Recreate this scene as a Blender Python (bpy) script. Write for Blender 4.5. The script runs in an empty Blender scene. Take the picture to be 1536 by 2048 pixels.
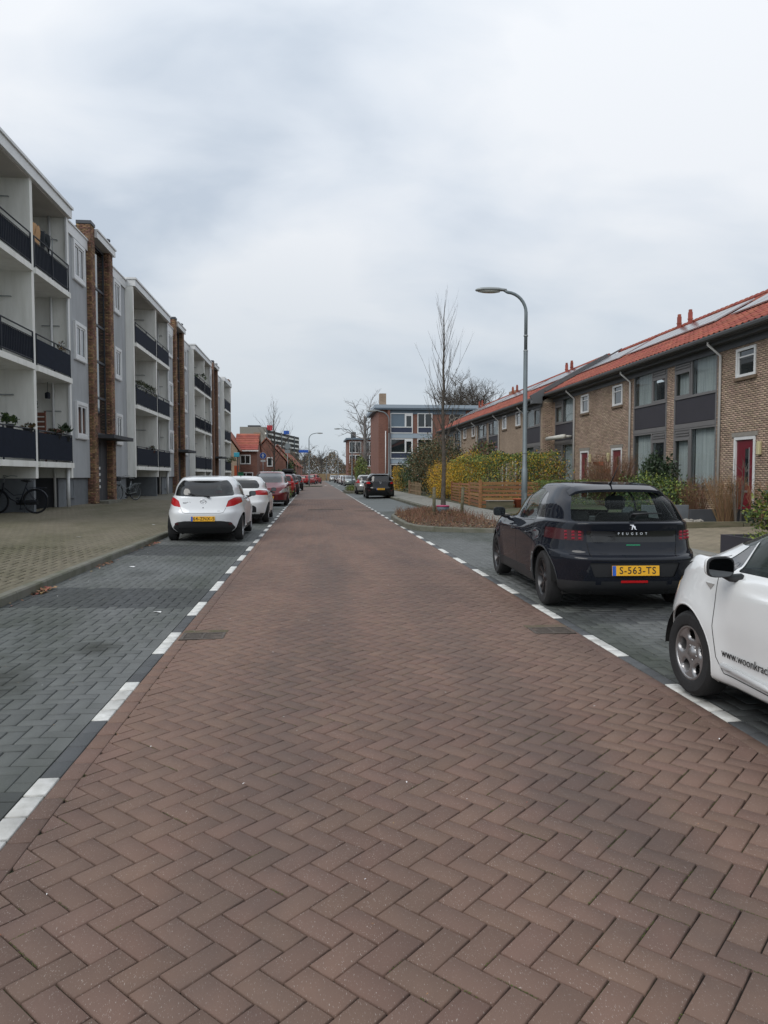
import bpy, bmesh, math, random
import numpy as np
from mathutils import Vector, Matrix
from mathutils.bvhtree import BVHTree
R = math.radians
PI = math.pi
random.seed(7)
rng = np.random.default_rng(11)
S = bpy.context.scene
COL = S.collection

# ------------------------------------------------------------------ camera
CAMH = 1.53
cam_data = bpy.data.cameras.new('camera')
cam = bpy.data.objects.new('camera', cam_data)
COL.objects.link(cam)
S.camera = cam
cam.location = (0, 0, CAMH)
YAW = math.atan(140 / 1470)
PITCH = math.atan(74 / 1470)
cam.rotation_euler = (PI / 2 - PITCH, 0, -YAW)
cam_data.sensor_fit = 'VERTICAL'
cam_data.sensor_height = 24.0
cam_data.sensor_width = 18.0
cam_data.lens = 1470 / 2048 * 24.0
cam_data.clip_start = 0.05
cam_data.clip_end = 3000

# ------------------------------------------------------------------ sky and sun (overcast)
SUN_EL, SUN_AZ = 44, 228       # degrees; azimuth measured from +Y towards +X
world = bpy.data.worlds.new('World')
S.world = world
world.use_nodes = True
nt = world.node_tree
for n in list(nt.nodes):
    nt.nodes.remove(n)
def _n(tree, t, **kw):
    nd = tree.nodes.new(t)
    for k, v in kw.items():
        setattr(nd, k, v)
    return nd
w_out = _n(nt, 'ShaderNodeOutputWorld')
w_bg = _n(nt, 'ShaderNodeBackground')
w_sky = _n(nt, 'ShaderNodeTexSky')
w_sky.sky_type = 'NISHITA'
w_sky.sun_disc = False
w_sky.sun_elevation = R(SUN_EL)
w_sky.sun_rotation = R(SUN_AZ)
w_skys = _n(nt, 'ShaderNodeVectorMath', operation='SCALE')
w_skys.inputs['Scale'].default_value = 0.10
nt.links.new(w_sky.outputs[0], w_skys.inputs[0])
tc = _n(nt, 'ShaderNodeTexCoord')
sep = _n(nt, 'ShaderNodeSeparateXYZ')
nt.links.new(tc.outputs['Generated'], sep.inputs[0])
# cloud sheet: direction projected on a plane overhead
zc = _n(nt, 'ShaderNodeMath', operation='MAXIMUM'); zc.inputs[1].default_value = 0.0
nt.links.new(sep.outputs['Z'], zc.inputs[0])
za = _n(nt, 'ShaderNodeMath', operation='ADD'); za.inputs[1].default_value = 0.38
nt.links.new(zc.outputs[0], za.inputs[0])
dx = _n(nt, 'ShaderNodeMath', operation='DIVIDE'); dy = _n(nt, 'ShaderNodeMath', operation='DIVIDE')
nt.links.new(sep.outputs['X'], dx.inputs[0]); nt.links.new(za.outputs[0], dx.inputs[1])
nt.links.new(sep.outputs['Y'], dy.inputs[0]); nt.links.new(za.outputs[0], dy.inputs[1])
cmb = _n(nt, 'ShaderNodeCombineXYZ')
nt.links.new(dx.outputs[0], cmb.inputs[0]); nt.links.new(dy.outputs[0], cmb.inputs[1])
def wnoise(scale, detail, rough, dist, off):
    mp = _n(nt, 'ShaderNodeMapping'); mp.inputs['Location'].default_value = off
    mp.inputs['Scale'].default_value = (1.0, 1.5, 1)
    nt.links.new(cmb.outputs[0], mp.inputs[0])
    q = _n(nt, 'ShaderNodeTexNoise'); q.inputs['Scale'].default_value = scale
    q.inputs['Detail'].default_value = detail; q.inputs['Roughness'].default_value = rough
    q.inputs['Distortion'].default_value = dist
    nt.links.new(mp.outputs[0], q.inputs['Vector'])
    return q
n1 = wnoise(1.15, 4, 0.45, 0.25, (5.0, 9.5, 0))
n2 = wnoise(3.2, 6, 0.5, 0.3, (7.3, 4.2, 0))
mixn = _n(nt, 'ShaderNodeMix', data_type='FLOAT'); mixn.inputs[0].default_value = 0.33
nt.links.new(n1.outputs[0], mixn.inputs[2]); nt.links.new(n2.outputs[0], mixn.inputs[3])
ramp = _n(nt, 'ShaderNodeValToRGB')
cr = ramp.color_ramp
cr.elements[0].position = 0.38; cr.elements[0].color = (0.50, 0.565, 0.65, 1)
cr.elements[1].position = 0.59; cr.elements[1].color = (0.79, 0.815, 0.85, 1)
e = cr.elements.new(0.48); e.color = (0.66, 0.71, 0.775, 1)
nt.links.new(mixn.outputs[0], ramp.inputs[0])
# overcast brightness rises towards the zenith
grad = _n(nt, 'ShaderNodeMapRange'); grad.inputs['From Min'].default_value = 0.0
grad.inputs['From Max'].default_value = 0.75; grad.inputs['To Min'].default_value = 0.84
grad.inputs['To Max'].default_value = 1.16
nt.links.new(zc.outputs[0], grad.inputs['Value'])
sc = _n(nt, 'ShaderNodeVectorMath', operation='SCALE')
nt.links.new(ramp.outputs[0], sc.inputs[0]); nt.links.new(grad.outputs[0], sc.inputs['Scale'])
# low haze band near the horizon: bluish grey
hz = _n(nt, 'ShaderNodeMapRange'); hz.inputs['From Min'].default_value = 0.0
hz.inputs['From Max'].default_value = 0.32; hz.inputs['To Min'].default_value = 0.85; hz.inputs['To Max'].default_value = 0.0
nt.links.new(zc.outputs[0], hz.inputs['Value'])
mxh = _n(nt, 'ShaderNodeMix', data_type='RGBA'); mxh.inputs[7].default_value = (0.48, 0.54, 0.595, 1)
nt.links.new(hz.outputs[0], mxh.inputs[0]); nt.links.new(sc.outputs[0], mxh.inputs[6])
mxs = _n(nt, 'ShaderNodeMix', data_type='RGBA'); mxs.inputs[0].default_value = 0.93
nt.links.new(w_skys.outputs[0], mxs.inputs[6]); nt.links.new(mxh.outputs[2], mxs.inputs[7])
nt.links.new(mxs.outputs[2], w_bg.inputs['Color'])
w_bg.inputs['Strength'].default_value = 1.0
nt.links.new(w_bg.outputs[0], w_out.inputs[0])

sun_d = bpy.data.lights.new('sun', 'SUN')
sun_d.energy = 1.4
sun_d.angle = R(38)
sun_d.color = (1.0, 0.97, 0.92)
sun = bpy.data.objects.new('sun', sun_d)
COL.objects.link(sun)
_d = Vector((math.sin(R(SUN_AZ)) * math.cos(R(SUN_EL)), math.cos(R(SUN_AZ)) * math.cos(R(SUN_EL)), math.sin(R(SUN_EL))))
sun.rotation_euler = (-_d).to_track_quat('-Z', 'Y').to_euler()

S.view_settings.view_transform = 'Standard'
S.view_settings.look = 'None'
S.view_settings.exposure = 0.22
S.view_settings.gamma = 1.0
S.view_settings.use_curve_mapping = False
S.cycles.max_bounces = 6
S.cycles.diffuse_bounces = 3
S.cycles.glossy_bounces = 3
S.cycles.transparent_max_bounces = 12
S.cycles.use_denoising = True

# ------------------------------------------------------------------ helpers
class MB:
    """collects geometry and links it as one mesh object"""
    def __init__(s):
        s.v = []; s.f = []; s.m = []; s.cm = 0
    def mat(s, i):
        s.cm = i; return s
    def add(s, vs, fs):
        o = len(s.v)
        s.v.extend([tuple(p) for p in vs])
        s.f.extend([tuple(o + i for i in f) for f in fs])
        s.m.extend([s.cm] * len(fs))
        return s
    def box(s, x0, x1, y0, y1, z0, z1, M=None):
        if x0 > x1: x0, x1 = x1, x0
        if y0 > y1: y0, y1 = y1, y0
        if z0 > z1: z0, z1 = z1, z0
        vs = [(x0, y0, z0), (x1, y0, z0), (x1, y1, z0), (x0, y1, z0), (x0, y0, z1), (x1, y0, z1), (x1, y1, z1), (x0, y1, z1)]
        if M is not None: vs = [M @ Vector(p) for p in vs]
        return s.add(vs, [(0, 3, 2, 1), (4, 5, 6, 7), (0, 1, 5, 4), (1, 2, 6, 5), (2, 3, 7, 6), (3, 0, 4, 7)])
    def bbox(s, x0, x1, y0, y1, z0, z1, c=0.005, M=None):
        """box with chamfered edges"""
        bm = bmesh.new()
        bmesh.ops.create_cube(bm, size=1)
        for v in bm.verts:
            v.co = Vector(((x0 + x1) / 2 + v.co.x * abs(x1 - x0), (y0 + y1) / 2 + v.co.y * abs(y1 - y0), (z0 + z1) / 2 + v.co.z * abs(z1 - z0)))
        bmesh.ops.bevel(bm, geom=list(bm.edges), offset=c, segments=1, affect='EDGES')
        if M is not None: bm.transform(M)
        s.add_bm(bm); bm.free(); return s
    def add_bm(s, bm):
        bm.verts.ensure_lookup_table(); bm.verts.index_update()
        return s.add([v.co[:] for v in bm.verts], [[v.index for v in f.verts] for f in bm.faces])
    def prism(s, poly, axis, a, b):
        """poly: 2D points; axis 'x': poly in (y,z); 'y': poly in (x,z); 'z': poly in (x,y)"""
        n = len(poly)
        def P(p, t):
            return (t, p[0], p[1]) if axis == 'x' else ((p[0], t, p[1]) if axis == 'y' else (p[0], p[1], t))
        vs = [P(p, a) for p in poly] + [P(p, b) for p in poly]
        fs = [tuple(range(n))[::-1], tuple(range(n, 2 * n))] + [(i, (i + 1) % n, n + (i + 1) % n, n + i) for i in range(n)]
        return s.add(vs, fs)
    def tube(s, pts, r, n=6, cap=True):
        pts = [Vector(p) for p in pts]
        rs = r if isinstance(r, (list, tuple)) else [r] * len(pts)
        vs = []; fs = []
        prev = None
        for i, p in enumerate(pts):
            if i == 0: d = pts[1] - pts[0]
            elif i == len(pts) - 1: d = pts[-1] - pts[-2]
            else: d = pts[i + 1] - pts[i - 1]
            if d.length < 1e-9: d = Vector((0, 0, 1))
            d.normalize()
            if prev is None:
                a = Vector((0, 0, 1)) if abs(d.z) < 0.9 else Vector((1, 0, 0))
                u = d.cross(a).normalized()
            else:
                u = (prev - d * prev.dot(d))
                u = u.normalized() if u.length > 1e-6 else d.orthogonal().normalized()
            prev = u
            w = d.cross(u)
            for k in range(n):
                t = 2 * PI * k / n
                vs.append(p + (u * math.cos(t) + w * math.sin(t)) * rs[i])
        for i in range(len(pts) - 1):
            for k in range(n):
                fs.append((i * n + k, i * n + (k + 1) % n, (i + 1) * n + (k + 1) % n, (i + 1) * n + k))
        if cap:
            fs.append(tuple(range(n))[::-1]); fs.append(tuple(range((len(pts) - 1) * n, len(pts) * n)))
        return s.add(vs, fs)
    def lathe(s, prof, n=24, c=(0, 0, 0), axis='z', cap=True):
        """prof: (radius, height) pairs"""
        vs = []; fs = []
        for r, h in prof:
            for k in range(n):
                t = 2 * PI * k / n
                a, b = r * math.cos(t), r * math.sin(t)
                vs.append((c[0] + a, c[1] + b, c[2] + h) if axis == 'z' else ((c[0] + h, c[1] + a, c[2] + b) if axis == 'x' else (c[0] + a, c[1] + h, c[2] + b)))
        m = len(prof)
        for i in range(m - 1):
            for k in range(n):
                fs.append((i * n + k, i * n + (k + 1) % n, (i + 1) * n + (k + 1) % n, (i + 1) * n + k))
        if cap:
            fs.append(tuple(range(n))[::-1]); fs.append(tuple(range((m - 1) * n, m * n)))
        return s.add(vs, fs)
    def mesh(s, name, mats, smooth=False, off=(0, 0, 0)):
        me = bpy.data.meshes.new(name)
        if off != (0, 0, 0):
            vs = [(p[0] - off[0], p[1] - off[1], p[2] - off[2]) for p in s.v]
        else:
            vs = s.v
        me.from_pydata([tuple(p) for p in vs], [], s.f)
        if not isinstance(mats, (list, tuple)): mats = [mats]
        for m in mats: me.materials.append(m)
        if len(mats) > 1: me.polygons.foreach_set('material_index', s.m)
        if smooth:
            me.polygons.foreach_set('use_smooth', [True] * len(me.polygons))
        return me
    def build(s, name, mats, parent=None, smooth=False, auto=None, kind=None, label=None, world_off=True):
        off = (0, 0, 0)
        if parent is not None and world_off:
            b = parent.get('_base')
            if b is not None: off = tuple(b)
        me = s.mesh(name, mats, smooth, off)
        if auto is not None:
            smooth_by_angle(me, auto)
        o = bpy.data.objects.new(name, me)
        COL.objects.link(o)
        if parent is not None:
            o.parent = parent
            if '_base' in parent: o['_base'] = list(parent['_base'])
        if kind: o['kind'] = kind
        if label: o['label'] = label
        return o

def smooth_by_angle(me, deg):
    bm = bmesh.new(); bm.from_mesh(me)
    for f in bm.faces: f.smooth = True
    lim = R(deg)
    for ed in bm.edges:
        if len(ed.link_faces) == 2:
            ed.smooth = ed.calc_face_angle(0) < lim
    bm.to_mesh(me); bm.free()

def np_mesh(name, V, F, mats, mi=None, smooth=False):
    """V (n,3), F (m,4) quads -> mesh quickly"""
    me = bpy.data.meshes.new(name)
    V = np.asarray(V, dtype=np.float32); F = np.asarray(F, dtype=np.int32)
    k = F.shape[1]
    me.vertices.add(len(V)); me.vertices.foreach_set('co', V.ravel())
    me.loops.add(F.size); me.loops.foreach_set('vertex_index', F.ravel())
    me.polygons.add(len(F))
    me.polygons.foreach_set('loop_start', np.arange(0, F.size, k, dtype=np.int32))
    me.polygons.foreach_set('loop_total', np.full(len(F), k, dtype=np.int32))
    for m in (mats if isinstance(mats, (list, tuple)) else [mats]): me.materials.append(m)
    if mi is not None: me.polygons.foreach_set('material_index', np.asarray(mi, dtype=np.int32))
    if smooth: me.polygons.foreach_set('use_smooth', np.ones(len(F), dtype=bool))
    me.update(calc_edges=True); me.validate()
    return me

def link(name, me, parent=None, kind=None, loc=None, rot=None):
    o = bpy.data.objects.new(name, me); COL.objects.link(o)
    if parent is not None: o.parent = parent
    if kind: o['kind'] = kind
    if loc is not None: o.location = loc
    if rot is not None: o.rotation_euler = rot
    return o

def tag(o, label, cat, group=None):
    o['label'] = label; o['category'] = cat
    if group: o['group'] = group
    return o

def thing(name, label, cat, loc=(0, 0, 0), rz=0.0, group=None, scale=1.0, base=True):
    """an Empty at the thing's base; parts written in world coordinates when base is True"""
    o = bpy.data.objects.new(name, None); COL.objects.link(o)
    o.location = loc; o.rotation_euler = (0, 0, rz); o.scale = (scale,) * 3
    o.empty_display_size = 0.3
    if base: o['_base'] = list(loc)
    return tag(o, label, cat, group)

KIDS = {}
def kids_of(root):
    return [o for o in COL.objects if o.parent == root]
def copy_tree(o, parent=None):
    c = o.copy(); COL.objects.link(c); c.parent = parent
    for ch in list(o.children): copy_tree(ch, c)
    return c

# ------------------------------------------------------------------ materials
def material(name, col, rough=0.6, metal=0.0, spec=0.5, noise=0.0, nscale=4.0, col2=None, bump=0.0, bscale=40.0,
             island=0.0, coat=0.0, detail=5, speck=0.0, coords='world', emit=None, ior=None, ramp=(0.35, 0.65), stretch=(1, 1, 1), alpha=None):
    m = bpy.data.materials.new(name); m.use_nodes = True
    t = m.node_tree; b = t.nodes['Principled BSDF']
    b.inputs['Roughness'].default_value = rough
    b.inputs['Metallic'].default_value = metal
    b.inputs['Specular IOR Level'].default_value = spec
    if coat: b.inputs['Coat Weight'].default_value = coat; b.inputs['Coat Roughness'].default_value = 0.04
    col = tuple(col) + (1,)
    if coords == 'world':
        g = t.nodes.new('ShaderNodeNewGeometry'); vec = g.outputs['Position']
    else:
        g = t.nodes.new('ShaderNodeTexCoord'); vec = g.outputs['Object']
    if stretch != (1, 1, 1):
        mp = t.nodes.new('ShaderNodeMapping'); mp.inputs['Scale'].default_value = stretch
        t.links.new(vec, mp.inputs[0]); vec = mp.outputs[0]
    cur = None
    def rgb(c):
        q = t.nodes.new('ShaderNodeRGB'); q.outputs[0].default_value = c; return q.outputs[0]
    cur = rgb(col)
    if noise or col2:
        nz = t.nodes.new('ShaderNodeTexNoise'); nz.inputs['Scale'].default_value = nscale; nz.inputs['Detail'].default_value = detail
        nz.inputs['Roughness'].default_value = 0.6
        t.links.new(vec, nz.inputs['Vector'])
        mr = t.nodes.new('ShaderNodeMapRange'); mr.inputs['From Min'].default_value = ramp[0]; mr.inputs['From Max'].default_value = ramp[1]
        t.links.new(nz.outputs[0], mr.inputs['Value'])
        c2 = tuple(col2) + (1,) if col2 else tuple(max(0, c * (1 - noise)) for c in col[:3]) + (1,)
        mx = t.nodes.new('ShaderNodeMix'); mx.data_type = 'RGBA'
        t.links.new(mr.outputs[0], mx.inputs[0]); t.links.new(cur, mx.inputs[6]); mx.inputs[7].default_value = c2
        cur = mx.outputs[2]
    if island:
        gi = t.nodes.new('ShaderNodeNewGeometry'); oi = t.nodes.new('ShaderNodeObjectInfo')
        ad = t.nodes.new('ShaderNodeMath'); ad.operation = 'ADD'
        t.links.new(gi.outputs['Random Per Island'], ad.inputs[0]); t.links.new(oi.outputs['Random'], ad.inputs[1])
        fr = t.nodes.new('ShaderNodeMath'); fr.operation = 'FRACT'; t.links.new(ad.outputs[0], fr.inputs[0])
        hs = t.nodes.new('ShaderNodeHueSaturation')
        m1 = t.nodes.new('ShaderNodeMapRange'); m1.inputs['To Min'].default_value = 1 - island; m1.inputs['To Max'].default_value = 1 + island
        t.links.new(fr.outputs[0], m1.inputs['Value']); t.links.new(m1.outputs[0], hs.inputs['Value'])
        m3 = t.nodes.new('ShaderNodeMath'); m3.operation = 'MULTIPLY'; m3.inputs[1].default_value = 7.13; t.links.new(fr.outputs[0], m3.inputs[0])
        f2 = t.nodes.new('ShaderNodeMath'); f2.operation = 'FRACT'; t.links.new(m3.outputs[0], f2.inputs[0])
        m2 = t.nodes.new('ShaderNodeMapRange'); m2.inputs['To Min'].default_value = 0.5 - island * 0.06; m2.inputs['To Max'].default_value = 0.5 + island * 0.06
        t.links.new(f2.outputs[0], m2.inputs['Value']); t.links.new(m2.outputs[0], hs.inputs['Hue'])
        t.links.new(cur, hs.inputs['Color']); cur = hs.outputs[0]
    if speck:
        v = t.nodes.new('ShaderNodeTexNoise'); v.inputs['Scale'].default_value = 210; v.inputs['Detail'].default_value = 2
        t.links.new(vec, v.inputs['Vector'])
        mr = t.nodes.new('ShaderNodeMapRange'); mr.inputs['From Min'].default_value = 0.655; mr.inputs['From Max'].default_value = 0.70
        mr.inputs['To Max'].default_value = speck
        t.links.new(v.outputs[0], mr.inputs['Value'])
        mx = t.nodes.new('ShaderNodeMix'); mx.data_type = 'RGBA'; mx.inputs[7].default_value = (0.55, 0.5, 0.45, 1)
        t.links.new(mr.outputs[0], mx.inputs[0]); t.links.new(cur, mx.inputs[6]); cur = mx.outputs[2]
    t.links.new(cur, b.inputs['Base Color'])
    if bump:
        nb = t.nodes.new('ShaderNodeTexNoise'); nb.inputs['Scale'].default_value = bscale; nb.inputs['Detail'].default_value = 4
        t.links.new(vec, nb.inputs['Vector'])
        bp = t.nodes.new('ShaderNodeBump'); bp.inputs['Strength'].default_value = bump; bp.inputs['Distance'].default_value = 0.01
        t.links.new(nb.outputs[0], bp.inputs['Height']); t.links.new(bp.outputs[0], b.inputs['Normal'])
    if emit:
        b.inputs['Emission Color'].default_value = tuple(emit[:3]) + (1,); b.inputs['Emission Strength'].default_value = emit[3]
    return m

def glass_mat(name, tint=(0.02, 0.025, 0.025), through=0.0, rough=0.02, tcol=(0.6, 0.65, 0.62)):
    """dark reflecting glass; 'through' lets part of what lies behind show"""
    m = bpy.data.materials.new(name); m.use_nodes = True
    t = m.node_tree; b = t.nodes['Principled BSDF']
    b.inputs['Base Color'].default_value = tuple(tint) + (1,)
    b.inputs['Roughness'].default_value = rough
    b.inputs['IOR'].default_value = 1.55
    b.inputs['Coat Weight'].default_value = 0.5; b.inputs['Coat Roughness'].default_value = 0.01
    if through > 0:
        tr = t.nodes.new('ShaderNodeBsdfTransparent'); tr.inputs[0].default_value = tuple(tcol) + (1,)
        mx = t.nodes.new('ShaderNodeMixShader')
        lw = t.nodes.new('ShaderNodeLayerWeight'); lw.inputs['Blend'].default_value = 0.5
        pw = t.nodes.new('ShaderNodeMath'); pw.operation = 'POWER'; pw.inputs[1].default_value = 4.0; t.links.new(lw.outputs['Facing'], pw.inputs[0])
        mr = t.nodes.new('ShaderNodeMapRange'); mr.inputs['To Min'].default_value = 1 - through; mr.inputs['To Max'].default_value = 1.0
        t.links.new(pw.outputs[0], mr.inputs['Value'])
        t.links.new(mr.outputs[0], mx.inputs[0])
        t.links.new(tr.outputs[0], mx.inputs[1]); t.links.new(b.outputs[0], mx.inputs[2])
        t.links.new(mx.outputs[0], t.nodes['Material Output'].inputs[0])
    return m

def brickwork(name, c1, c2, mortar, scale_w=0.22, scale_h=0.0625, rough=0.85, axis='x', vary=0.5):
    """far brick wall, pattern by brick texture in world metres. axis: the wall's normal"""
    m = bpy.data.materials.new(name); m.use_nodes = True
    t = m.node_tree; b = t.nodes['Principled BSDF']; b.inputs['Roughness'].default_value = rough
    g = t.nodes.new('ShaderNodeNewGeometry'); sx = t.nodes.new('ShaderNodeSeparateXYZ'); t.links.new(g.outputs['Position'], sx.inputs[0])
    cb = t.nodes.new('ShaderNodeCombineXYZ')
    ad = t.nodes.new('ShaderNodeMath'); ad.operation = 'ADD'
    t.links.new(sx.outputs['X'], ad.inputs[0]); t.links.new(sx.outputs['Y'], ad.inputs[1])
    t.links.new(ad.outputs[0], cb.inputs[0])
    t.links.new(sx.outputs['Z'], cb.inputs[1])
    br = t.nodes.new('ShaderNodeTexBrick')
    t.links.new(cb.outputs[0], br.inputs['Vector'])
    br.inputs['Scale'].default_value = 1.0; br.inputs['Brick Width'].default_value = scale_w; br.inputs['Row Height'].default_value = scale_h
    br.inputs['Mortar Size'].default_value = 0.006; br.inputs['Color1'].default_value = tuple(c1) + (1,); br.inputs['Color2'].default_value = tuple(c2) + (1,)
    br.inputs['Mortar'].default_value = tuple(mortar) + (1,)
    nz = t.nodes.new('ShaderNodeTexNoise'); nz.inputs['Scale'].default_value = 0.8; nz.inputs['Detail'].default_value = 6
    t.links.new(g.outputs['Position'], nz.inputs['Vector'])
    mr = t.nodes.new('ShaderNodeMapRange'); mr.inputs['To Min'].default_value = 1 - vary * .5; mr.inputs['To Max'].default_value = 1 + vary * .5
    t.links.new(nz.outputs[0], mr.inputs['Value'])
    vm = t.nodes.new('ShaderNodeVectorMath'); vm.operation = 'SCALE'
    t.links.new(br.outputs[0], vm.inputs[0]); t.links.new(mr.outputs[0], vm.inputs['Scale'])
    t.links.new(vm.outputs[0], b.inputs['Base Color'])
    bp = t.nodes.new('ShaderNodeBump'); bp.inputs['Strength'].default_value = 0.6; bp.inputs['Distance'].default_value = 0.006
    iv = t.nodes.new('ShaderNodeMath'); iv.operation = 'SUBTRACT'; iv.inputs[0].default_value = 1
    t.links.new(br.outputs['Fac'], iv.inputs[1]); t.links.new(iv.outputs[0], bp.inputs['Height']); t.links.new(bp.outputs[0], b.inputs['Normal'])
    return m

M = {}
M['ground'] = material('ground_soil', (0.09, 0.085, 0.07), 0.95, noise=.4, nscale=.6, col2=(0.06, 0.08, 0.035), bump=.5, bscale=6)
M['garden'] = material('garden_soil', (0.10, 0.085, 0.06), 0.95, nscale=1.3, col2=(0.05, 0.07, 0.025), bump=.8, bscale=14)
M['joint'] = material('paving_joint', (0.018, 0.014, 0.011), 0.98, nscale=1.7, col2=(0.045, 0.07, 0.015), ramp=(.5, .62), bump=.6, bscale=120)
M['joint_grey'] = material('bay_joint', (0.03, 0.033, 0.028), 0.98, nscale=1.4, col2=(0.05, 0.075, 0.02), ramp=(.48, .62), bump=.6, bscale=120)
M['anthra'] = material('anthracite_paver', (0.075, 0.080, 0.084), 0.7, noise=.25, nscale=2, island=.12, bump=.35, bscale=180, speck=.25)
M['white_paver'] = material('white_paver', (0.66, 0.66, 0.64), 0.7, col2=(0.50, 0.50, 0.47), nscale=14, island=.06, bump=.3, bscale=160)
M['kerb'] = material('kerb_concrete', (0.155, 0.15, 0.125), 0.9, nscale=3, col2=(0.09, 0.095, 0.06), bump=.4, bscale=60, ramp=(.4, .7))
M['iron'] = material('cast_iron', (0.11, 0.09, 0.075), 0.7, metal=.2, noise=.4, nscale=20, bump=.4, bscale=80)
M['paper'] = material('litter_paper', (0.8, 0.8, 0.8), 0.7)
M['leaf_dry'] = material('dry_leaf', (0.22, 0.09, 0.05), 0.8, island=.4)
# ------------------------------------------------------------------ ground heights
def z_left(X):
    return 0.05 * min(1, max(0, (-1.3 - X) / 2.2))
def z_bay(X):
    """height of the paving across the street"""
    if -1.29 <= X <= 2.56: return 0.018 * (1 - ((X - 0.63) / 1.93) ** 2)
    if X < -1.29: return min(0.05, (-1.29 - X) * 0.023)
    return min(0.05, (X - 2.56) * 0.02)
def z_walk_l(X):
    return 0.155 + (-3.62 - X) * 0.053
def z_walk_r(X):
    return 0.15 + (X - 4.9) * 0.012

def paver_material(name, base, dark, speck, rough=0.72):
    m = material(name, base, rough, spec=.22, nscale=.55, col2=dark, island=.08, bump=.22, bscale=240, speck=speck, detail=6, stretch=(1.5, .45, 1), ramp=(.42, .68))
    return m
M['brown'] = paver_material('brown_paver', (0.168, 0.107, 0.083), (0.108, 0.074, 0.062), .42)
M['grey'] = paver_material('grey_paver', (0.124, 0.130, 0.128), (0.058, 0.066, 0.056), .15)
M['grey_dark'] = paver_material('dark_grey_paver', (0.066, 0.070, 0.072), (0.05, 0.055, 0.05), .10)
M['walk'] = paver_material('sidewalk_paver', (0.158, 0.140, 0.102), (0.105, 0.098, 0.062), .12, .8)
def stains(m, spots, col, amount=.6):
    """oil and dirt spots at fixed places on the ground (x, y, radius x, radius y)"""
    t = m.node_tree; b = t.nodes['Principled BSDF']; src = b.inputs['Base Color'].links[0].from_socket
    g = t.nodes.new('ShaderNodeNewGeometry'); nz = t.nodes.new('ShaderNodeTexNoise'); nz.inputs['Scale'].default_value = 5; nz.inputs['Detail'].default_value = 5
    t.links.new(g.outputs['Position'], nz.inputs['Vector'])
    for (x, y, rx, ry) in spots:
        mp = t.nodes.new('ShaderNodeMapping'); mp.inputs['Location'].default_value = (-x / rx, -y / ry, 0); mp.inputs['Scale'].default_value = (1 / rx, 1 / ry, 0)
        t.links.new(g.outputs['Position'], mp.inputs[0])
        ln = t.nodes.new('ShaderNodeVectorMath'); ln.operation = 'LENGTH'; t.links.new(mp.outputs[0], ln.inputs[0])
        ad = t.nodes.new('ShaderNodeMath'); ad.operation = 'MULTIPLY_ADD'; ad.inputs[1].default_value = 1.6; t.links.new(nz.outputs[0], ad.inputs[0]); t.links.new(ln.outputs['Value'], ad.inputs[2])
        mr = t.nodes.new('ShaderNodeMapRange'); mr.inputs['From Min'].default_value = 1.1; mr.inputs['From Max'].default_value = 1.9; mr.inputs['To Min'].default_value = amount; mr.inputs['To Max'].default_value = 0
        t.links.new(ad.outputs[0], mr.inputs['Value'])
        mx = t.nodes.new('ShaderNodeMix'); mx.data_type = 'RGBA'; mx.inputs[7].default_value = tuple(col) + (1,)
        t.links.new(mr.outputs[0], mx.inputs[0]); t.links.new(src, mx.inputs[6]); src = mx.outputs[2]
    t.links.new(src, b.inputs['Base Color'])
stains(M['grey'], [(-2.35, 5.4, .30, .55), (-2.7, 4.6, .5, .3), (-1.9, 6.6, .2, .3), (3.6, 6.3, .5, .35), (-2.6, 11.5, .35, .5)], (.028, .03, .024), .7)
stains(M['grey'], [(-2.9, 6.7, .6, .9), (-2.4, 12.0, .9, 1.2)], (.16, .17, .172), .45)
stains(M['brown'], [(-.25, 4.0, .35, 3.4), (1.3, 5.0, .38, 4.2), (.2, 11, .4, 5)], (.085, .068, .062), .4)
stains(M['brown'], [(-.85, 6.0, .3, 5.0), (2.1, 7.0, .3, 6.0)], (.19, .128, .10), .4)
stains(M['white_paver'], [(-1.34, 5.1, .08, .3), (2.6, 4.8, .1, .35), (-1.34, 3.4, .1, .5), (2.6, 6.4, .06, .3)], (.30, .29, .27), .55)
M['walk_r'] = material('right_sidewalk_tile', (0.23, 0.225, 0.20), .85, noise=.2, nscale=1.2, island=.08, bump=.3, bscale=120)

PW, PL = 0.1065, 0.213     # paver pitch
JT = 0.0068                # joint
def herring_cells(x0, x1, y0, y1, ang, ox=0.0, oy=0.0, flip=False):
    """centres (n,2) and angle of herringbone pavers covering the rectangle"""
    ca, sa = math.cos(ang), math.sin(ang)
    cx, cy = (x0 + x1) / 2, (y0 + y1) / 2
    rad = math.hypot(x1 - x0, y1 - y0) / 2 + .4
    # bounding in rotated frame
    cor = [(x0, y0), (x1, y0), (x1, y1), (x0, y1)]
    U = [((px - ox) * ca + (py - oy) * sa, -(px - ox) * sa + (py - oy) * ca) for px, py in cor]
    i0 = int(min(u[0] for u in U) / PW) - 3; i1 = int(max(u[0] for u in U) / PW) + 3
    j0 = int(min(u[1] for u in U) / PW) - 3; j1 = int(max(u[1] for u in U) / PW) + 3
    I, J = np.meshgrid(np.arange(i0, i1), np.arange(j0, j1), indexing='ij')
    k = (I - J) % 4
    H = k == 0; V = k == 3
    if flip: k = (I + J) % 4; H = k == 0; V = k == 2
    hx = (I[H] + 1.0) * PW; hy = (J[H] + .5) * PW
    vx = (I[V] + .5) * PW; vy = (J[V] + 1.0) * PW
    ux = np.concatenate([hx, vx]); uy = np.concatenate([hy, vy])
    th = np.concatenate([np.full(len(hx), ang), np.full(len(vx), ang + PI / 2)])
    X = ux * ca - uy * sa + ox; Y = ux * sa + uy * ca + oy
    ok = (X > x0 - .16) & (X < x1 + .16) & (Y > y0 - .16) & (Y < y1 + .16)
    return X[ok], Y[ok], th[ok]

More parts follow.
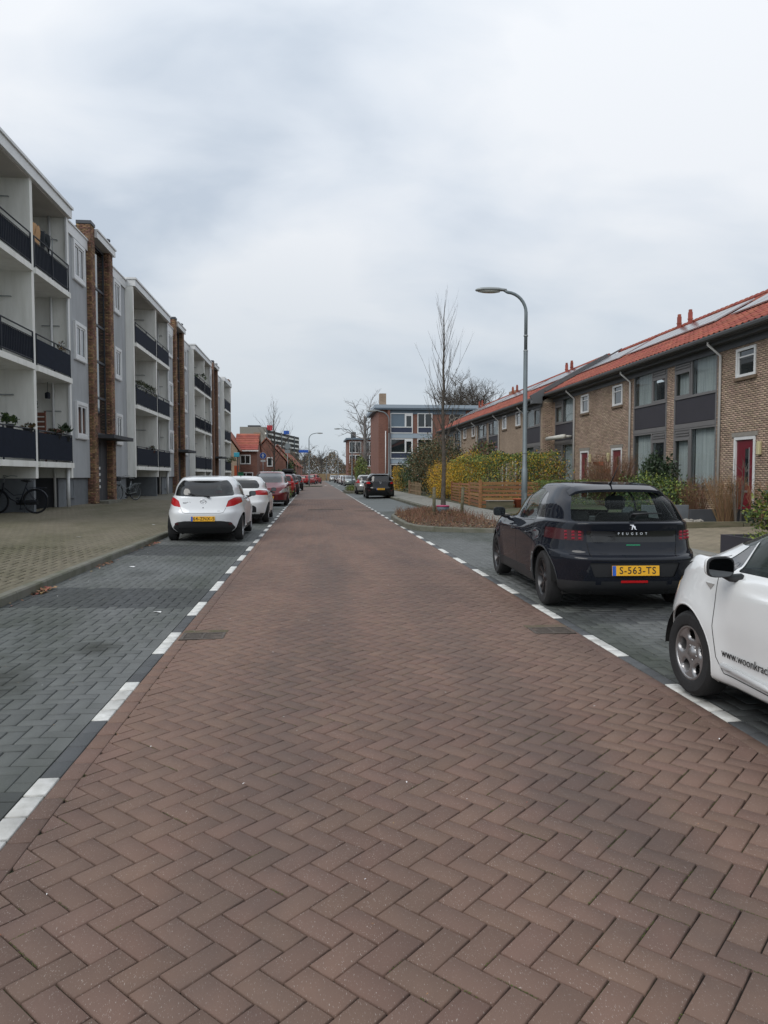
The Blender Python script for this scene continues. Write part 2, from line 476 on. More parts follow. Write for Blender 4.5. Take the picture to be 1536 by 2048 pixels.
def clip_poly(poly, x0, x1, y0, y1):
    for ax, lim, sg in ((0, x0, 1), (0, x1, -1), (1, y0, 1), (1, y1, -1)):
        out = []
        for i in range(len(poly)):
            a, b = poly[i], poly[(i + 1) % len(poly)]
            da, db = (a[ax] - lim) * sg, (b[ax] - lim) * sg
            if da >= 0: out.append(a)
            if (da > 0) != (db > 0) and abs(da - db) > 1e-12 and (da * db < 0):
                t = da / (da - db); out.append((a[0] + (b[0] - a[0]) * t, a[1] + (b[1] - a[1]) * t))
        poly = out
        if len(poly) < 3: return []
    return poly

CH = 0.0032
def unit_paver(L=PL, W=PW):
    l, w = L / 2 - JT / 2, W / 2 - JT / 2
    vs = []
    for (a, z) in ((CH, 0.0), (0.0, -CH), (0.0, -0.03)):
        vs += [(-l + a, -w + a, z), (l - a, -w + a, z), (l - a, w - a, z), (-l + a, w - a, z)]
    fs = [(0, 1, 2, 3)]
    for r in (0, 4):
        for i in range(4):
            fs.append((r + i, r + 4 + i, r + 4 + (i + 1) % 4, r + (i + 1) % 4))
    return np.array(vs), np.array(fs)
UP_V, UP_F = unit_paver()

def pave(parent, x0, x1, y0, y1, ang, zf, mats, bed, singles=0, oy=0.0, ox=0.0, matf=None, bedname='joint_bed', keep=None, part='paver', flip=False):
    """lay herringbone pavers in a rectangle; the nearest 'singles' are objects of their own"""
    X, Y, T = herring_cells(x0, x1, y0, y1, ang, ox, oy, flip)
    ext = np.abs(np.cos(T)) * PL / 2 + np.abs(np.sin(T)) * PW / 2
    eyt = np.abs(np.sin(T)) * PL / 2 + np.abs(np.cos(T)) * PW / 2
    full = (X - ext >= x0 - 1e-4) & (X + ext <= x1 + 1e-4) & (Y - eyt >= y0 - 1e-4) & (Y + eyt <= y1 + 1e-4)
    if keep is not None:
        kp = np.array([keep(a, b) for a, b in zip(X, Y)]); full_k = full & kp
    else:
        kp = np.ones(len(X), bool); full_k = full
    idx = np.nonzero(full_k)[0]
    if singles:
        # nearest the camera among those inside its view
        vis = []
        for i in idx:
            a = math.atan2(X[i], Y[i]); dist = math.hypot(X[i], Y[i])
            dep = Y[i] * math.cos(YAW) + X[i] * math.sin(YAW)
            u = 768 + 1470 * (X[i] * math.cos(YAW) - Y[i] * math.sin(YAW)) / max(dep, .1)
            v = 950 + 1470 * CAMH / max(dep, .1)
            if -60 < u < 1596 and v < 2110: vis.append((dist, i))
        vis.sort()
        sel = [i for _, i in vis[:singles]]
    else:
        sel = []
    mats = mats if isinstance(mats, list) else [mats]
    selset = set(sel)
    rest = np.array([i for i in idx if i not in selset], dtype=int)
    mi = np.zeros(len(X), int)
    if matf is not None:
        mi = np.array([matf(a, b) for a, b in zip(X, Y)])
    base_me = [np_mesh(part, UP_V, UP_F, [m]) for m in mats]
    for i in sel:
        o = link(part, base_me[mi[i]], parent)
        dz = random.uniform(-.0015, .0015)
        o.location = (X[i], Y[i], zf(X[i]) + dz)
        o.rotation_euler = (random.gauss(0, .004), random.gauss(0, .004) - (zf(X[i] + .1) - zf(X[i] - .1)) / .2 * abs(math.cos(T[i])) * .6, T[i] + random.gauss(0, .004) + (PI if random.random() < .5 else 0))
    if len(rest):
        n = len(rest)
        c, s = np.cos(T[rest] + rng.normal(0, .004, n)), np.sin(T[rest] + rng.normal(0, .004, n))
        V = np.repeat(UP_V[None], n, 0)
        vx = V[:, :, 0] * c[:, None] - V[:, :, 1] * s[:, None] + X[rest][:, None]
        vy = V[:, :, 0] * s[:, None] + V[:, :, 1] * c[:, None] + Y[rest][:, None]
        zb = np.array([zf(a) for a in X[rest]])
        sl = np.array([(zf(a + .1) - zf(a - .1)) / .2 for a in X[rest]])
        tx, ty = rng.normal(0, .004, n), rng.normal(0, .004, n)
        vz = V[:, :, 2] + zb[:, None] + (vx - X[rest][:, None]) * (tx + sl)[:, None] + (vy - Y[rest][:, None]) * ty[:, None] + rng.uniform(-.001, .001, n)[:, None]
        VV = np.stack([vx, vy, vz], -1).reshape(-1, 3)
        FF = (UP_F[None] + (np.arange(n) * 12)[:, None, None]).reshape(-1, 4)
        link('paving', np_mesh('paving', VV, FF, mats, np.repeat(mi[rest], 9)), parent, 'stuff')
    # cut pavers along the edges
    mb = MB()
    hl, hw = PL / 2 - JT / 2, PW / 2 - JT / 2
    for i in np.nonzero(~full & kp)[0]:
        c, s = math.cos(T[i]), math.sin(T[i])
        poly = [(X[i] + a * c - b * s, Y[i] + a * s + b * c) for a, b in ((-hl, -hw), (hl, -hw), (hl, hw), (-hl, hw))]
        poly = clip_poly(poly, x0 + .002, x1 - .002, y0 + .002, y1 - .002)
        if len(poly) < 3: continue
        ar = abs(sum(poly[k][0] * poly[(k + 1) % len(poly)][1] - poly[(k + 1) % len(poly)][0] * poly[k][1] for k in range(len(poly)))) / 2
        if ar < 0.0003: continue
        gx = sum(p[0] for p in poly) / len(poly); gy = sum(p[1] for p in poly) / len(poly)
        n = len(poly); dz = random.uniform(-.001, .001)
        def ins(p, d):
            L_ = math.hypot(p[0] - gx, p[1] - gy); k = max(0, 1 - d / max(L_, 1e-3)); return (gx + (p[0] - gx) * k, gy + (p[1] - gy) * k)
        top = [ins(p, CH * .6) for p in poly]
        vs = [(a, b, zf(a) + dz) for a, b in top] + [(a, b, zf(a) - CH + dz) for a, b in poly] + [(a, b, zf(a) - .03) for a, b in poly]
        fs = [tuple(range(n))]
        for r in (0, n):
            for q in range(n): fs.append((r + q, r + n + q, r + n + (q + 1) % n, r + (q + 1) % n))
        mb.mat(int(mi[i])).add(vs, fs)
    if mb.v: mb.build('cut_paving', mats, parent, kind='stuff')
    if bed is not None:
        b = MB(); nx = 12
        for q in range(nx):
            a0 = x0 + (x1 - x0) * q / nx; a1 = x0 + (x1 - x0) * (q + 1) / nx
            b.add([(a0, y0, zf(a0) - .013), (a1, y0, zf(a1) - .013), (a1, y1, zf(a1) - .013), (a0, y1, zf(a0) - .013)], [(0, 1, 2, 3)])
        b.build(bedname, bed, parent)

def course(parent, x0, x1, ya, yb, pl, zf, mat_of, mats, name='paver', limit=None):
    """a straight course of pavers along the street"""
    n = int((yb - ya) / pl); y = ya
    me = {}
    for mi_, m in enumerate(mats):
        jt_ = .019 if mi_ else JT
        l, w = pl / 2 - jt_ / 2, (x1 - x0) / 2 - JT / 2
        vs = []
        for (a, z) in ((CH, 0.0), (0.0, -CH), (0.0, -0.03)):
            vs += [(-w + a, -l + a, z), (w - a, -l + a, z), (w - a, l - a, z), (-w + a, l - a, z)]
        me[mi_] = np_mesh(name, np.array(vs), UP_F, [m])
    allv = []; allf = []; ami = []
    for i in range(n):
        k = mat_of(i); cx, cy = (x0 + x1) / 2, ya + (i + .5) * pl
        z = zf(cx)
        if limit is None or i < limit:
            o = link(name if k == 0 else 'white_paver', me[k], parent); o.location = (cx, cy, z + random.uniform(-.001, .0015) + (.001 if k else 0))
            o.rotation_euler = (random.gauss(0, .003), random.gauss(0, .003), random.gauss(0, .006))
        else:
            src = me[k]
            off = len(allv) * 12
            vv = np.array([v.co[:] for v in src.vertices]) + np.array([cx, cy, z + random.uniform(-.001, .001)])
            allv.append(vv); allf.append(UP_F + off); ami += [k] * 9
    if allv:
        link('edge_course', np_mesh('edge_course', np.concatenate(allv), np.concatenate(allf), mats, ami), parent, 'stuff')

# ------------------------------------------------------------------ the setting
LX, RX = -1.285, 2.545        # inner edges of the dashed line
ROADEND = 46.0
NEAR = 1.2
g = MB()
xs = [-900, -40, -9.0, -6, 6, 13, 40, 900]; ys = [-60, 0, 60, 150, 400, 1500]
g.add([(-1200, -200, -.06), (1200, -200, -.06), (1200, 2200, -.06), (-1200, 2200, -.06)], [(0, 1, 2, 3)])
o = g.build('ground', M['ground']); o['kind'] = 'structure'

road = bpy.data.objects.new('road', None); COL.objects.link(road); road['kind'] = 'structure'
pave(road, LX + .1065, RX - .1065, NEAR, ROADEND, PI / 4, z_bay, M['brown'], M['joint'], singles=300, ox=.05, oy=.03, flip=True)
course(road, LX, LX + .1065, NEAR, ROADEND, .213, z_bay, lambda i: 0, [M['brown']], limit=30)
course(road, RX - .1065, RX, NEAR, ROADEND, .213, z_bay, lambda i: 0, [M['brown']], limit=30)
for (a, b) in ((LX, LX + .1065), (RX - .1065, RX)):
    mb = MB(); mb.add([(a, NEAR, z_bay(a) - .009), (b, NEAR, z_bay(b) - .009), (b, ROADEND, z_bay(b) - .009), (a, ROADEND, z_bay(a) - .009)], [(0, 1, 2, 3)]); mb.build('joint_bed', M['joint'], road)
# road further on: the same surface, too far to tell the pavers apart
def strip(name, xa, xb, ya, yb, zf, mat, parent, n=10, ny=1):
    mb = MB()
    for q in range(n):
        a0 = xa + (xb - xa) * q / n; a1 = xa + (xb - xa) * (q + 1) / n
        mb.add([(a0, ya, zf(a0)), (a1, ya, zf(a1)), (a1, yb, zf(a1)), (a0, yb, zf(a0))], [(0, 1, 2, 3)])
    return mb.build(name, mat, parent)
M['brown_far'] = material('brown_paving_far', (0.175, 0.125, 0.102), .75, spec=.3, nscale=.5, col2=(0.125, 0.095, 0.083), bump=.7, bscale=9, detail=8, stretch=(1.2, .5, 1))
M['grey_far'] = material('grey_paving_far', (0.108, 0.12, 0.12), .7, nscale=.5, col2=(0.08, 0.09, 0.085), bump=.6, bscale=9, detail=8)
M['walk_far'] = material('walk_paving_far', (0.145, 0.135, 0.108), .85, nscale=.7, col2=(0.11, 0.105, 0.075), bump=.6, bscale=9, detail=8)
strip('far_surface', LX, RX, ROADEND, 215, z_bay, M['brown_far'], road)

def in_bed(x, y): return False
bays = {}
for side in (-1, 1):
    bay = bpy.data.objects.new('parking_lane', None); COL.objects.link(bay); bay['kind'] = 'structure'
    if side < 0:
        x0, x1 = -3.50, LX - .1065
        y0 = 2.0; per = 1.728; st = 4.655
        dark = lambda a, b: 1 if (8.55 < b < 10.0 or 13.9 < b < 16.0 or b < 3.55 + .12 * math.sin(a * 3)) else 0
        pave(bay, x0, x1, y0, 34.0, 0, z_bay, [M['grey'], M['grey_dark']], M['joint_grey'], singles=300, matf=dark)
        strip('far_surface', x0, x1, 34.0, 92, z_bay, M['grey_far'], bay)
        ex0, ex1 = LX - .1065, LX
    else:
        x0, x1 = RX + .1065, 4.75
        y0 = 2.6; per = 1.655; st = 4.27
        dark = lambda a, b: 1 if (b < 5.3 or 7.2 < b < 7.9) else 0
        pave(bay, x0, x1, y0, 18.6, 0, z_bay, [M['grey'], M['grey_dark']], M['joint_grey'], singles=200, matf=dark)
        pave(bay, x0, x1, 18.6, 30.5, 0, z_bay, [M['grey'], M['grey_dark']], M['joint_grey'])
        strip('far_surface', x0, x1, 30.5, 60, z_bay, M['grey_far'], bay)
        ex0, ex1 = RX, RX + .1065
    pl = per / 8
    k0 = int((st - 1.5) / pl)
    ya = st - k0 * pl
    def mo(i, k0=k0): return 1 if ((i - k0) % 8) < 4 else 0
    course(bay, ex0, ex1, ya, 46, pl, z_bay, mo, [M['anthra'], M['white_paver']], limit=96)
    mb = MB(); mb.add([(ex0, ya, z_bay(ex0) - .009), (ex1, ya, z_bay(ex1) - .009), (ex1, 60, z_bay(ex1) - .009), (ex0, 60, z_bay(ex0) - .009)], [(0, 1, 2, 3)]); mb.build('joint_bed', M['joint_grey'], bay)
    # painted-looking white pavers go on far down the road
    fm = MB(); y = st + per * 24
    while y < 92:
        if not (side > 0 and 60 < y < 66):
            fm.add([(ex0, y, z_bay(ex0) + .004), (ex1, y, z_bay(ex1) + .004), (ex1, y + per / 2, z_bay(ex1) + .004), (ex0, y + per / 2, z_bay(ex0) + .004)], [(0, 1, 2, 3)])
        y += per
    fm.build('far_dash', M['white_paver'], bay, kind='stuff')

# left kerb, kerb stones one metre long
def kerb_run(name, pts, h0, h1, w, parent_label=None, stone=1.0, mat=None, side=1):
    """kerb along a polyline: pts (x,y); stones as separate parts; top at h1; w to the 'side'"""
    root = bpy.data.objects.new(name, None); COL.objects.link(root); root['kind'] = 'structure'
    # resample
    P = [Vector((a, b, 0)) for a, b in pts]
    segs = []
    carry = []
    tot = 0
    cum = [0]
    for i in range(len(P) - 1): tot += (P[i + 1] - P[i]).length; cum.append(tot)
    n = max(1, round(tot / stone))
    def at(s):
        for i in range(len(P) - 1):
            if s <= cum[i + 1] + 1e-9:
                t = (s - cum[i]) / max(1e-9, cum[i + 1] - cum[i]); return P[i].lerp(P[i + 1], t)
        return P[-1]
    for k in range(n):
        sa, sb = tot * k / n, tot * (k + 1) / n
        ss = [sa + .004] + [c for c in cum if sa + .02 < c < sb - .02] + [sb - .004]
        pp = [at(s) for s in ss]
        mb = MB(); vs = []; fs = []
        for i, p in enumerate(pp):
            d = (pp[min(i + 1, len(pp) - 1)] - pp[max(i - 1, 0)]).normalized()
            nrm = Vector((d.y, -d.x, 0)) * side
            q = [(0, h0), (0, h1 - .02), (.018, h1), (w - .006, h1), (w, h1 - .006), (w, h0)]
            dzr = 0
            for (a, z) in q: vs.append(p + nrm * a + Vector((0, 0, z)))
        m = 6
        for i in range(len(pp) - 1):
            for j in range(m): fs.append((i * m + j, i * m + (j + 1) % m, (i + 1) * m + (j + 1) % m, (i + 1) * m + j))
        fs.append(tuple(range(m))); fs.append(tuple(range((len(pp) - 1) * m, len(pp) * m))[::-1])
        mb.add(vs, fs)
        o = mb.build('kerb_stone', mat or M['kerb'], root)
        o.location.z = random.uniform(-.003, .003)
    return root
kerb_run('kerb_left', [(-3.50, 2.0), (-3.50, 90.0)], -.05, .158, .13, side=-1)
# left sidewalk
walk = bpy.data.objects.new('sidewalk_left', None); COL.objects.link(walk); walk['kind'] = 'structure'
pave(walk, -8.9, -3.63, 6.5, 36.0, 0, z_walk_l, M['walk'], M['joint_grey'], singles=300)
strip('far_surface', -9.4, -3.63, 36.0, 92, z_walk_l, M['walk_far'], walk)
strip('near_surface', -9.4, -3.63, -2, 6.5, z_walk_l, M['walk_far'], walk)

# right kerbs: sidewalk edge behind the bays and the planted build-out
kerb_run('kerb_right', [(4.86, 31.2), (4.82, 60)], -.05, .15, .12, side=1)
BED = [(2.90, 26.6), (2.66, 25.3), (2.60, 23.6), (2.60, 21.3), (2.66, 20.5), (2.86, 19.8), (3.25, 19.35), (3.9, 18.9), (4.75, 18.45), (5.35, 18.2)]
kerb_run('kerb_build_out', BED[::-1], -.05, .15, .13, side=1, stone=.8)
kerb_run('kerb_build_out_back', [(2.90, 26.6), (3.15, 27.4), (3.6, 28.6), (4.2, 30.0), (4.86, 31.2)], -.05, .15, .13, side=1, stone=.8)
kerb_run('kerb_near_right', [(4.75, 2.0), (4.75, 18.2)], -.05, .14, .12, side=1)

wr = bpy.data.objects.new('sidewalk_right', None); COL.objects.link(wr); wr['kind'] = 'structure'
def tiles(parent, x0, x1, y0, y1, t, zf, mat, name='tile'):
    """square tiles in half bond as separate pieces where they can be told apart"""
    me = None
    n = 0
    V = []; F = []
    w = t / 2 - .003
    base = []
    for (a, z) in ((.004, 0.0), (0.0, -.004), (0.0, -.03)):
        base += [(-w + a, -w + a, z), (w - a, -w + a, z), (w - a, w - a, z), (-w + a, w - a, z)]
    base = np.array(base)
    ix = 0; x = x0
    while x + t <= x1 + .01:
        y = y0 + (t / 2 if ix % 2 else 0)
        while y + t <= y1 + .01:
            cx, cy = x + t / 2, y + t / 2
            V.append(base + np.array([cx, cy, zf(cx) + random.uniform(-.0015, .0015)])); F.append(UP_F + 12 * n); n += 1
            y += t
        x += t; ix += 1
    link('paving', np_mesh('paving', np.concatenate(V), np.concatenate(F), [mat]), parent, 'stuff')
    b = MB(); b.add([(x0, y0, zf(x0) - .01), (x1, y0, zf(x1) - .01), (x1, y1, zf(x1) - .01), (x0, y1, zf(x0) - .01)], [(0, 1, 2, 3)]); b.build('joint_bed', M['joint_grey'], parent)
tiles(wr, 5.05, 7.0, 18.3, 44, .30, z_walk_r, M['walk_r'])
tiles(wr, 4.87, 6.97, 6, 18.3, .30, z_walk_r, M['walk_r'])
strip('far_surface', 4.93, 7.0, 44, 72, z_walk_r, M['walk_r'], wr)
# raised gardens on both sides, sloping up to the houses
def z_gard(X): return .15 + (X - 7.0) * .052
gd = MB()
gd.add([(6.99, 19.0, z_gard(7) - .02), (12.0, 19.0, z_gard(12)), (12.0, 72, z_gard(12)), (6.99, 72, z_gard(7) - .02)], [(0, 1, 2, 3)])
gd.add([(12.0, 16.0, z_gard(12)), (15.0, 16.0, z_gard(12)), (15.0, 72, z_gard(12)), (12.0, 72, z_gard(12))], [(0, 1, 2, 3)])
o = gd.build('front_garden_ground', M['garden']); o['kind'] = 'structure'
M['path'] = paver_material('path_paver', (0.235, 0.20, 0.145), (0.16, 0.14, 0.10), .15, .85)
pth = bpy.data.objects.new('garden_path', None); COL.objects.link(pth); pth['kind'] = 'structure'
pave(pth, 6.97, 12.6, 11.0, 17.3, 0, lambda X: .17 + (X - 7) * .02, M['path'], M['joint_grey'])

# planted bed with soil
bs = MB()
bp = [(x + .06, y) for x, y in BED] + [(5.35, 31.0), (4.8, 31.0), (4.2, 29.9), (3.6, 28.5), (3.1, 27.3)]
n_ = len(bp); cx_ = 4.1; cy_ = 24.5
bs.add([(cx_, cy_, .22)] + [(a, b, .13) for a, b in bp], [(0, 1 + (i + 1) % n_, 1 + i) for i in range(n_)])
M['mulch'] = material('mulch', (0.11, 0.075, 0.05), .95, nscale=6, col2=(0.055, 0.045, 0.03), bump=1.0, bscale=30)
o = bs.build('planting_bed', M['mulch']); o['kind'] = 'structure'
for f in o.data.polygons: pass

# gullies let into the edge of the road
def gully(x, y, w, d, lab, grp, rz=0):
    t = thing('gully_grate', lab, 'drain grate', (x, y, z_bay(x) - .004), rz, grp, base=False)
    f = MB()
    f.box(-w / 2, w / 2, -d / 2, -d / 2 + .03, -.02, .012); f.box(-w / 2, w / 2, d / 2 - .03, d / 2, -.02, .012)
    f.box(-w / 2, -w / 2 + .03, -d / 2 + .03, d / 2 - .03, -.02, .012); f.box(w / 2 - .03, w / 2, -d / 2 + .03, d / 2 - .03, -.02, .012)
    f.box(-.012, .012, -d / 2 + .03, d / 2 - .03, -.02, .011)
    f.build('frame', M['iron'], t, world_off=False)
    for k in range(7):
        yy = -d / 2 + .03 + (k + .5) * (d - .06) / 7
        b = MB()
        b.box(-w / 2 + .03, -.012, yy - .010, yy + .010, -.018, .008); b.box(.012, w / 2 - .03, yy - .010, yy + .010, -.018, .008)
        b.build('bar', M['iron'], t, world_off=False)
    p = MB(); p.box(-w / 2 - .005, w / 2 + .005, -d / 2 - .005, d / 2 + .005, .001, .004);  # flat black sheet over the pavers, its colour stands for the shaft's darkness
    p.build('pit_shade_sheet', material('pit_shade_black', (.012, .011, .01), .95), t, world_off=False)
    # sunk kerb piece behind the grate
    k = MB(); k.bbox(-w / 2 - .01, w / 2 + .01, d / 2 + .004, d / 2 + .11, -.02, .012, .004)
    k.build('back_stone', M['mossy'], t, world_off=False)
    return t
M['mossy'] = material('mossy_stone', (0.13, 0.09, 0.065), .95, nscale=12, col2=(0.075, 0.07, 0.035), bump=.8, bscale=60)
gully(-1.05, 7.02, .40, .28, 'slotted iron drain grate at the road edge nearest the left parking lane, mossy stone behind', 'drain grates along the road edges')
gully(2.31, 6.95, .40, .28, 'slotted iron drain grate in the road edge behind the black hatchback', 'drain grates along the road edges')
gully(.50, 32.2, 1.5, .28, 'long thin grate across the middle of the road far ahead', 'drain grates along the road edges')
gully(2.1, 31.0, .9, .28, 'short far grate beside the right dashed line near the planted build-out', 'drain grates along the road edges')

# moss and sand caught in the joints near the camera
def joint_moss():
    X, Y, T = herring_cells(LX + .11, RX - .11, NEAR, 8.5, PI / 4, .05, .03, True)
    r2 = np.random.default_rng(3); V = []
    for x, y, t in zip(X, Y, T):
        fld = math.sin(x * 2.1 + 1.3) * math.sin(y * 1.3 + .4) + .6 * math.sin(x * 5.3 + y * 3.1)
        if fld < .35 and r2.random() > .06: continue
        for side, ln in ((0, PL), (1, PW)):
            if r2.random() < .45: continue
            n = int(ln / .0036)
            s_ = r2.uniform(0, .4); e_ = r2.uniform(.6, 1)
            for q in range(n):
                f = q / n
                if f < s_ or f > e_: continue
                a = (f - .5) * ln; b = PW / 2 if side == 0 else 0
                if side: a, b = PL / 2, (f - .5) * ln
                a += r2.normal(0, .0016); b += r2.normal(0, .0016)
                px_, py_ = x + a * math.cos(t) - b * math.sin(t), y + a * math.sin(t) + b * math.cos(t)
                z_ = z_bay(px_) - .004 + r2.uniform(-.001, .0035); w_ = r2.uniform(.0012, .0036); an = r2.uniform(0, PI)
                c_, d_ = math.cos(an) * w_, math.sin(an) * w_
                V += [(px_ - c_, py_ - d_, z_), (px_ + d_ * .6, py_ - c_ * .6, z_ + .001), (px_ + c_, py_ + d_, z_ + .0015), (px_ - d_ * .6, py_ + c_ * .6, z_)]
    V = np.array(V); n = len(V) // 4
    link('joint_moss', np_mesh('joint_moss', V, np.arange(4 * n).reshape(-1, 4), [M['moss'], M['sand']], r2.choice([0, 0, 1], n)), None, 'stuff')
M['moss'] = material('moss', (0.055, 0.075, 0.012), .95, island=.35)
M['sand'] = material('joint_sand', (0.035, 0.026, 0.018), .95, island=.35)
joint_moss()
# ------------------------------------------------------------------ cars
def paint(name, col, metal=0.0, rough=0.32, coat=1.0, dirt=.12, spec=.25):
    m = material(name, col, rough, metal, spec=spec, noise=dirt, nscale=1.5, coat=coat, coords='object')
    return m
M['rubber'] = material('tyre_rubber', (0.018, 0.018, 0.019), .85, noise=.3, nscale=20, bump=.3, bscale=90, coords='object')
M['plastic'] = material('black_plastic', (0.018, 0.019, 0.021), .55, bump=.1, bscale=200, coords='object')
M['gloss_black'] = material('gloss_black', (0.008, 0.008, 0.009), .12, coat=.6)
M['well'] = material('wheel_well', (0.006, 0.006, 0.006), .95)
M['rim_black'] = material('rim_dark', (0.045, 0.045, 0.048), .35, metal=.6, coat=.3)
M['rim_silver'] = material('rim_silver', (0.36, 0.355, 0.36), .33, metal=.75, noise=.25, nscale=9, coat=.3, coords='object')
M['chrome'] = material('chrome', (0.75, 0.75, 0.76), .12, metal=1.0)
M['red_lens'] = material('red_lens', (0.40, 0.008, 0.010), .25, coat=.15, spec=.35)
M['dark_red_lens'] = material('dark_red_lens', (0.05, 0.009, 0.012), .2, coat=.2, spec=.4)
M['clear_lens'] = material('clear_lens', (0.42, 0.43, 0.42), .1, metal=.3, coat=.8)
M['smoke_lens'] = material('smoke_lens', (0.035, 0.032, 0.034), .1, coat=.8)
M['plate_yellow'] = material('plate_yellow', (0.80, 0.42, 0.02), .45, noise=.06, nscale=30)
M['plate_blue'] = material('plate_blue', (0.02, 0.10, 0.45), .45)
M['ink'] = material('ink_black', (0.02, 0.02, 0.02), .6)
M['glass_dark'] = glass_mat('car_glass', through=.90, tcol=(.86, .95, .92))
M['glass_black'] = glass_mat('privacy_glass', (0.012, 0.013, 0.014), through=.18, tcol=(.3, .32, .32))
M['seat'] = material('seat_cloth', (0.02, 0.02, 0.022), .9)
M['steel'] = material('exhaust_steel', (0.25, 0.24, 0.23), .4, metal=.8)

def pchip(xs, ys, q):
    xs = np.asarray(xs, float); ys = np.asarray(ys, float); q = np.clip(np.asarray(q, float), xs[0], xs[-1])
    n = len(xs)
    if n == 2: return np.interp(q, xs, ys)
    h = np.diff(xs); d = np.diff(ys, axis=0) / (h if ys.ndim == 1 else h.reshape(-1, *([1] * (ys.ndim - 1))))
    m = np.zeros_like(ys)
    for i in range(1, n - 1):
        a, b = d[i - 1], d[i]
        w1, w2 = 2 * h[i] + h[i - 1], h[i] + 2 * h[i - 1]
        with np.errstate(divide='ignore', invalid='ignore'):
            mm = (w1 + w2) / (w1 / a + w2 / b)
        m[i] = np.where((a * b) > 0, np.nan_to_num(mm), 0)
    m[0] = d[0]; m[-1] = d[-1]
    i = np.clip(np.searchsorted(xs, q, side='right') - 1, 0, n - 2)
    t = (q - xs[i]) / h[i]
    hh = h[i]
    if ys.ndim > 1:
        sh = (-1,) + (1,) * (ys.ndim - 1); t = t.reshape(sh); hh = hh.reshape(sh)
    return (ys[i] * (2 * t ** 3 - 3 * t ** 2 + 1) + m[i] * hh * (t ** 3 - 2 * t ** 2 + t) + ys[i + 1] * (-2 * t ** 3 + 3 * t ** 2) + m[i + 1] * hh * (t ** 3 - t ** 2))

def ring(L, NA=12, NB=44, NC=12):
    """half ring from the rear centre to the front centre, right side (x>0)"""
    yr, yf, w = L['yr'], L['yf'], L['w']
    nr, nf = L.get('nr', 3.6), L.get('nf', 3.2)
    yc = L.get('yc', yr + (yf - yr) * .5)
    th = np.linspace(-PI / 2, PI / 2, 1601)
    c, s = np.cos(th), np.sin(th)
    rear = th < 0
    nn = np.where(rear, nr, nf)
    x = w * np.abs(c) ** (2 / nn)
    y = yc + np.where(rear, yc - yr, yf - yc) * np.sign(s) * np.abs(s) ** (2 / nn)
    P = np.stack([x, y], 1)
    def res(a, b, n, incl):
        seg = P[a:b + 1]; dl = np.r_[0, np.cumsum(np.hypot(*np.diff(seg, axis=0).T))]
        q = np.linspace(0, dl[-1], n + 1)[: n + (1 if incl else 0)]
        return np.stack([np.interp(q, dl, seg[:, 0]), np.interp(q, dl, seg[:, 1])], 1)
    i1, i2 = 400, 1200
    A = np.concatenate([res(0, i1, NA, False), res(i1, i2, NB, False), res(i2, 1600, NC, True)])
    t = (A[:, 1] - yr) / (yf - yr)
    if 'taper' in L:
        A[:, 0] *= pchip([p[0] for p in L['taper']], [p[1] for p in L['taper']], t)
    zp = L['z']
    z = pchip([p[0] for p in zp], [p[1] for p in zp], t) if len(zp) > 1 else np.full(len(t), zp[0][1])
    return np.column_stack([A, z])

def in_poly(x, y, poly):
    ins = False; j = len(poly) - 1
    for i in range(len(poly)):
        xi, yi = poly[i]; xj, yj = poly[j]
        if (yi > y) != (yj > y) and x < (xj - xi) * (y - yi) / (yj - yi) + xi: ins = not ins
        j = i
    return ins

def rounded(poly, r=.03, n=3):
    out = []
    m = len(poly)
    for i in range(m):
        p = Vector(poly[i]); a = Vector(poly[i - 1]); b = Vector(poly[(i + 1) % m])
        da, db = (a - p), (b - p)
        k = min(r, da.length * .45, db.length * .45)
        p0 = p + da.normalized() * k; p1 = p + db.normalized() * k
        for j in range(n + 1):
            t = j / n
            out.append(tuple((p0 * (1 - t) ** 2 + p * 2 * t * (1 - t) + p1 * t ** 2)))
    return out

def carve(bm, poly, axis, filt):
    """cut the outline of poly (seen along axis) into the mesh; return the faces inside"""
    if axis == 'x': proj = lambda c: (c.y, c.z); mk = lambda d: Vector((0, d[0], d[1])); pt = lambda p: Vector((0, p[0], p[1]))
    else: proj = lambda c: (c.x, c.z); mk = lambda d: Vector((d[0], 0, d[1])); pt = lambda p: Vector((p[0], 0, p[1]))
    xs = [p[0] for p in poly]; ys = [p[1] for p in poly]
    bx = (min(xs) - .12, max(xs) + .12, min(ys) - .12, max(ys) + .12)
    n = len(poly)
    cand = set()
    for f in bm.faces:
        c = f.calc_center_median(); q = proj(c)
        if bx[0] <= q[0] <= bx[1] and bx[2] <= q[1] <= bx[3] and filt(f): cand.add(f)
    for i in range(n):
        a, b = poly[i], poly[(i + 1) % n]
        d = (b[0] - a[0], b[1] - a[1]); L = math.hypot(*d)
        if L < 1e-5: continue
        no = mk((-d[1] / L, d[0] / L)); co = pt(a)
        lo = (min(a[0], b[0]) - .07, min(a[1], b[1]) - .07); hi = (max(a[0], b[0]) + .07, max(a[1], b[1]) + .07)
        fs = []
        for f in cand:
            c = proj(f.calc_center_median())
            if lo[0] <= c[0] <= hi[0] and lo[1] <= c[1] <= hi[1]: fs.append(f)
        if not fs: continue
        geom = set(fs)
        for f in fs: geom.update(f.edges); geom.update(f.verts)
        r = bmesh.ops.bisect_plane(bm, geom=list(geom), dist=1e-6, plane_co=co, plane_no=no)
        cand.update(g for g in r['geom'] if isinstance(g, bmesh.types.BMFace))
        cand = {f for f in cand if f.is_valid}
    res = []
    for f in cand:
        c = proj(f.calc_center_median())
        if in_poly(c[0], c[1], poly): res.append(f)
    return res

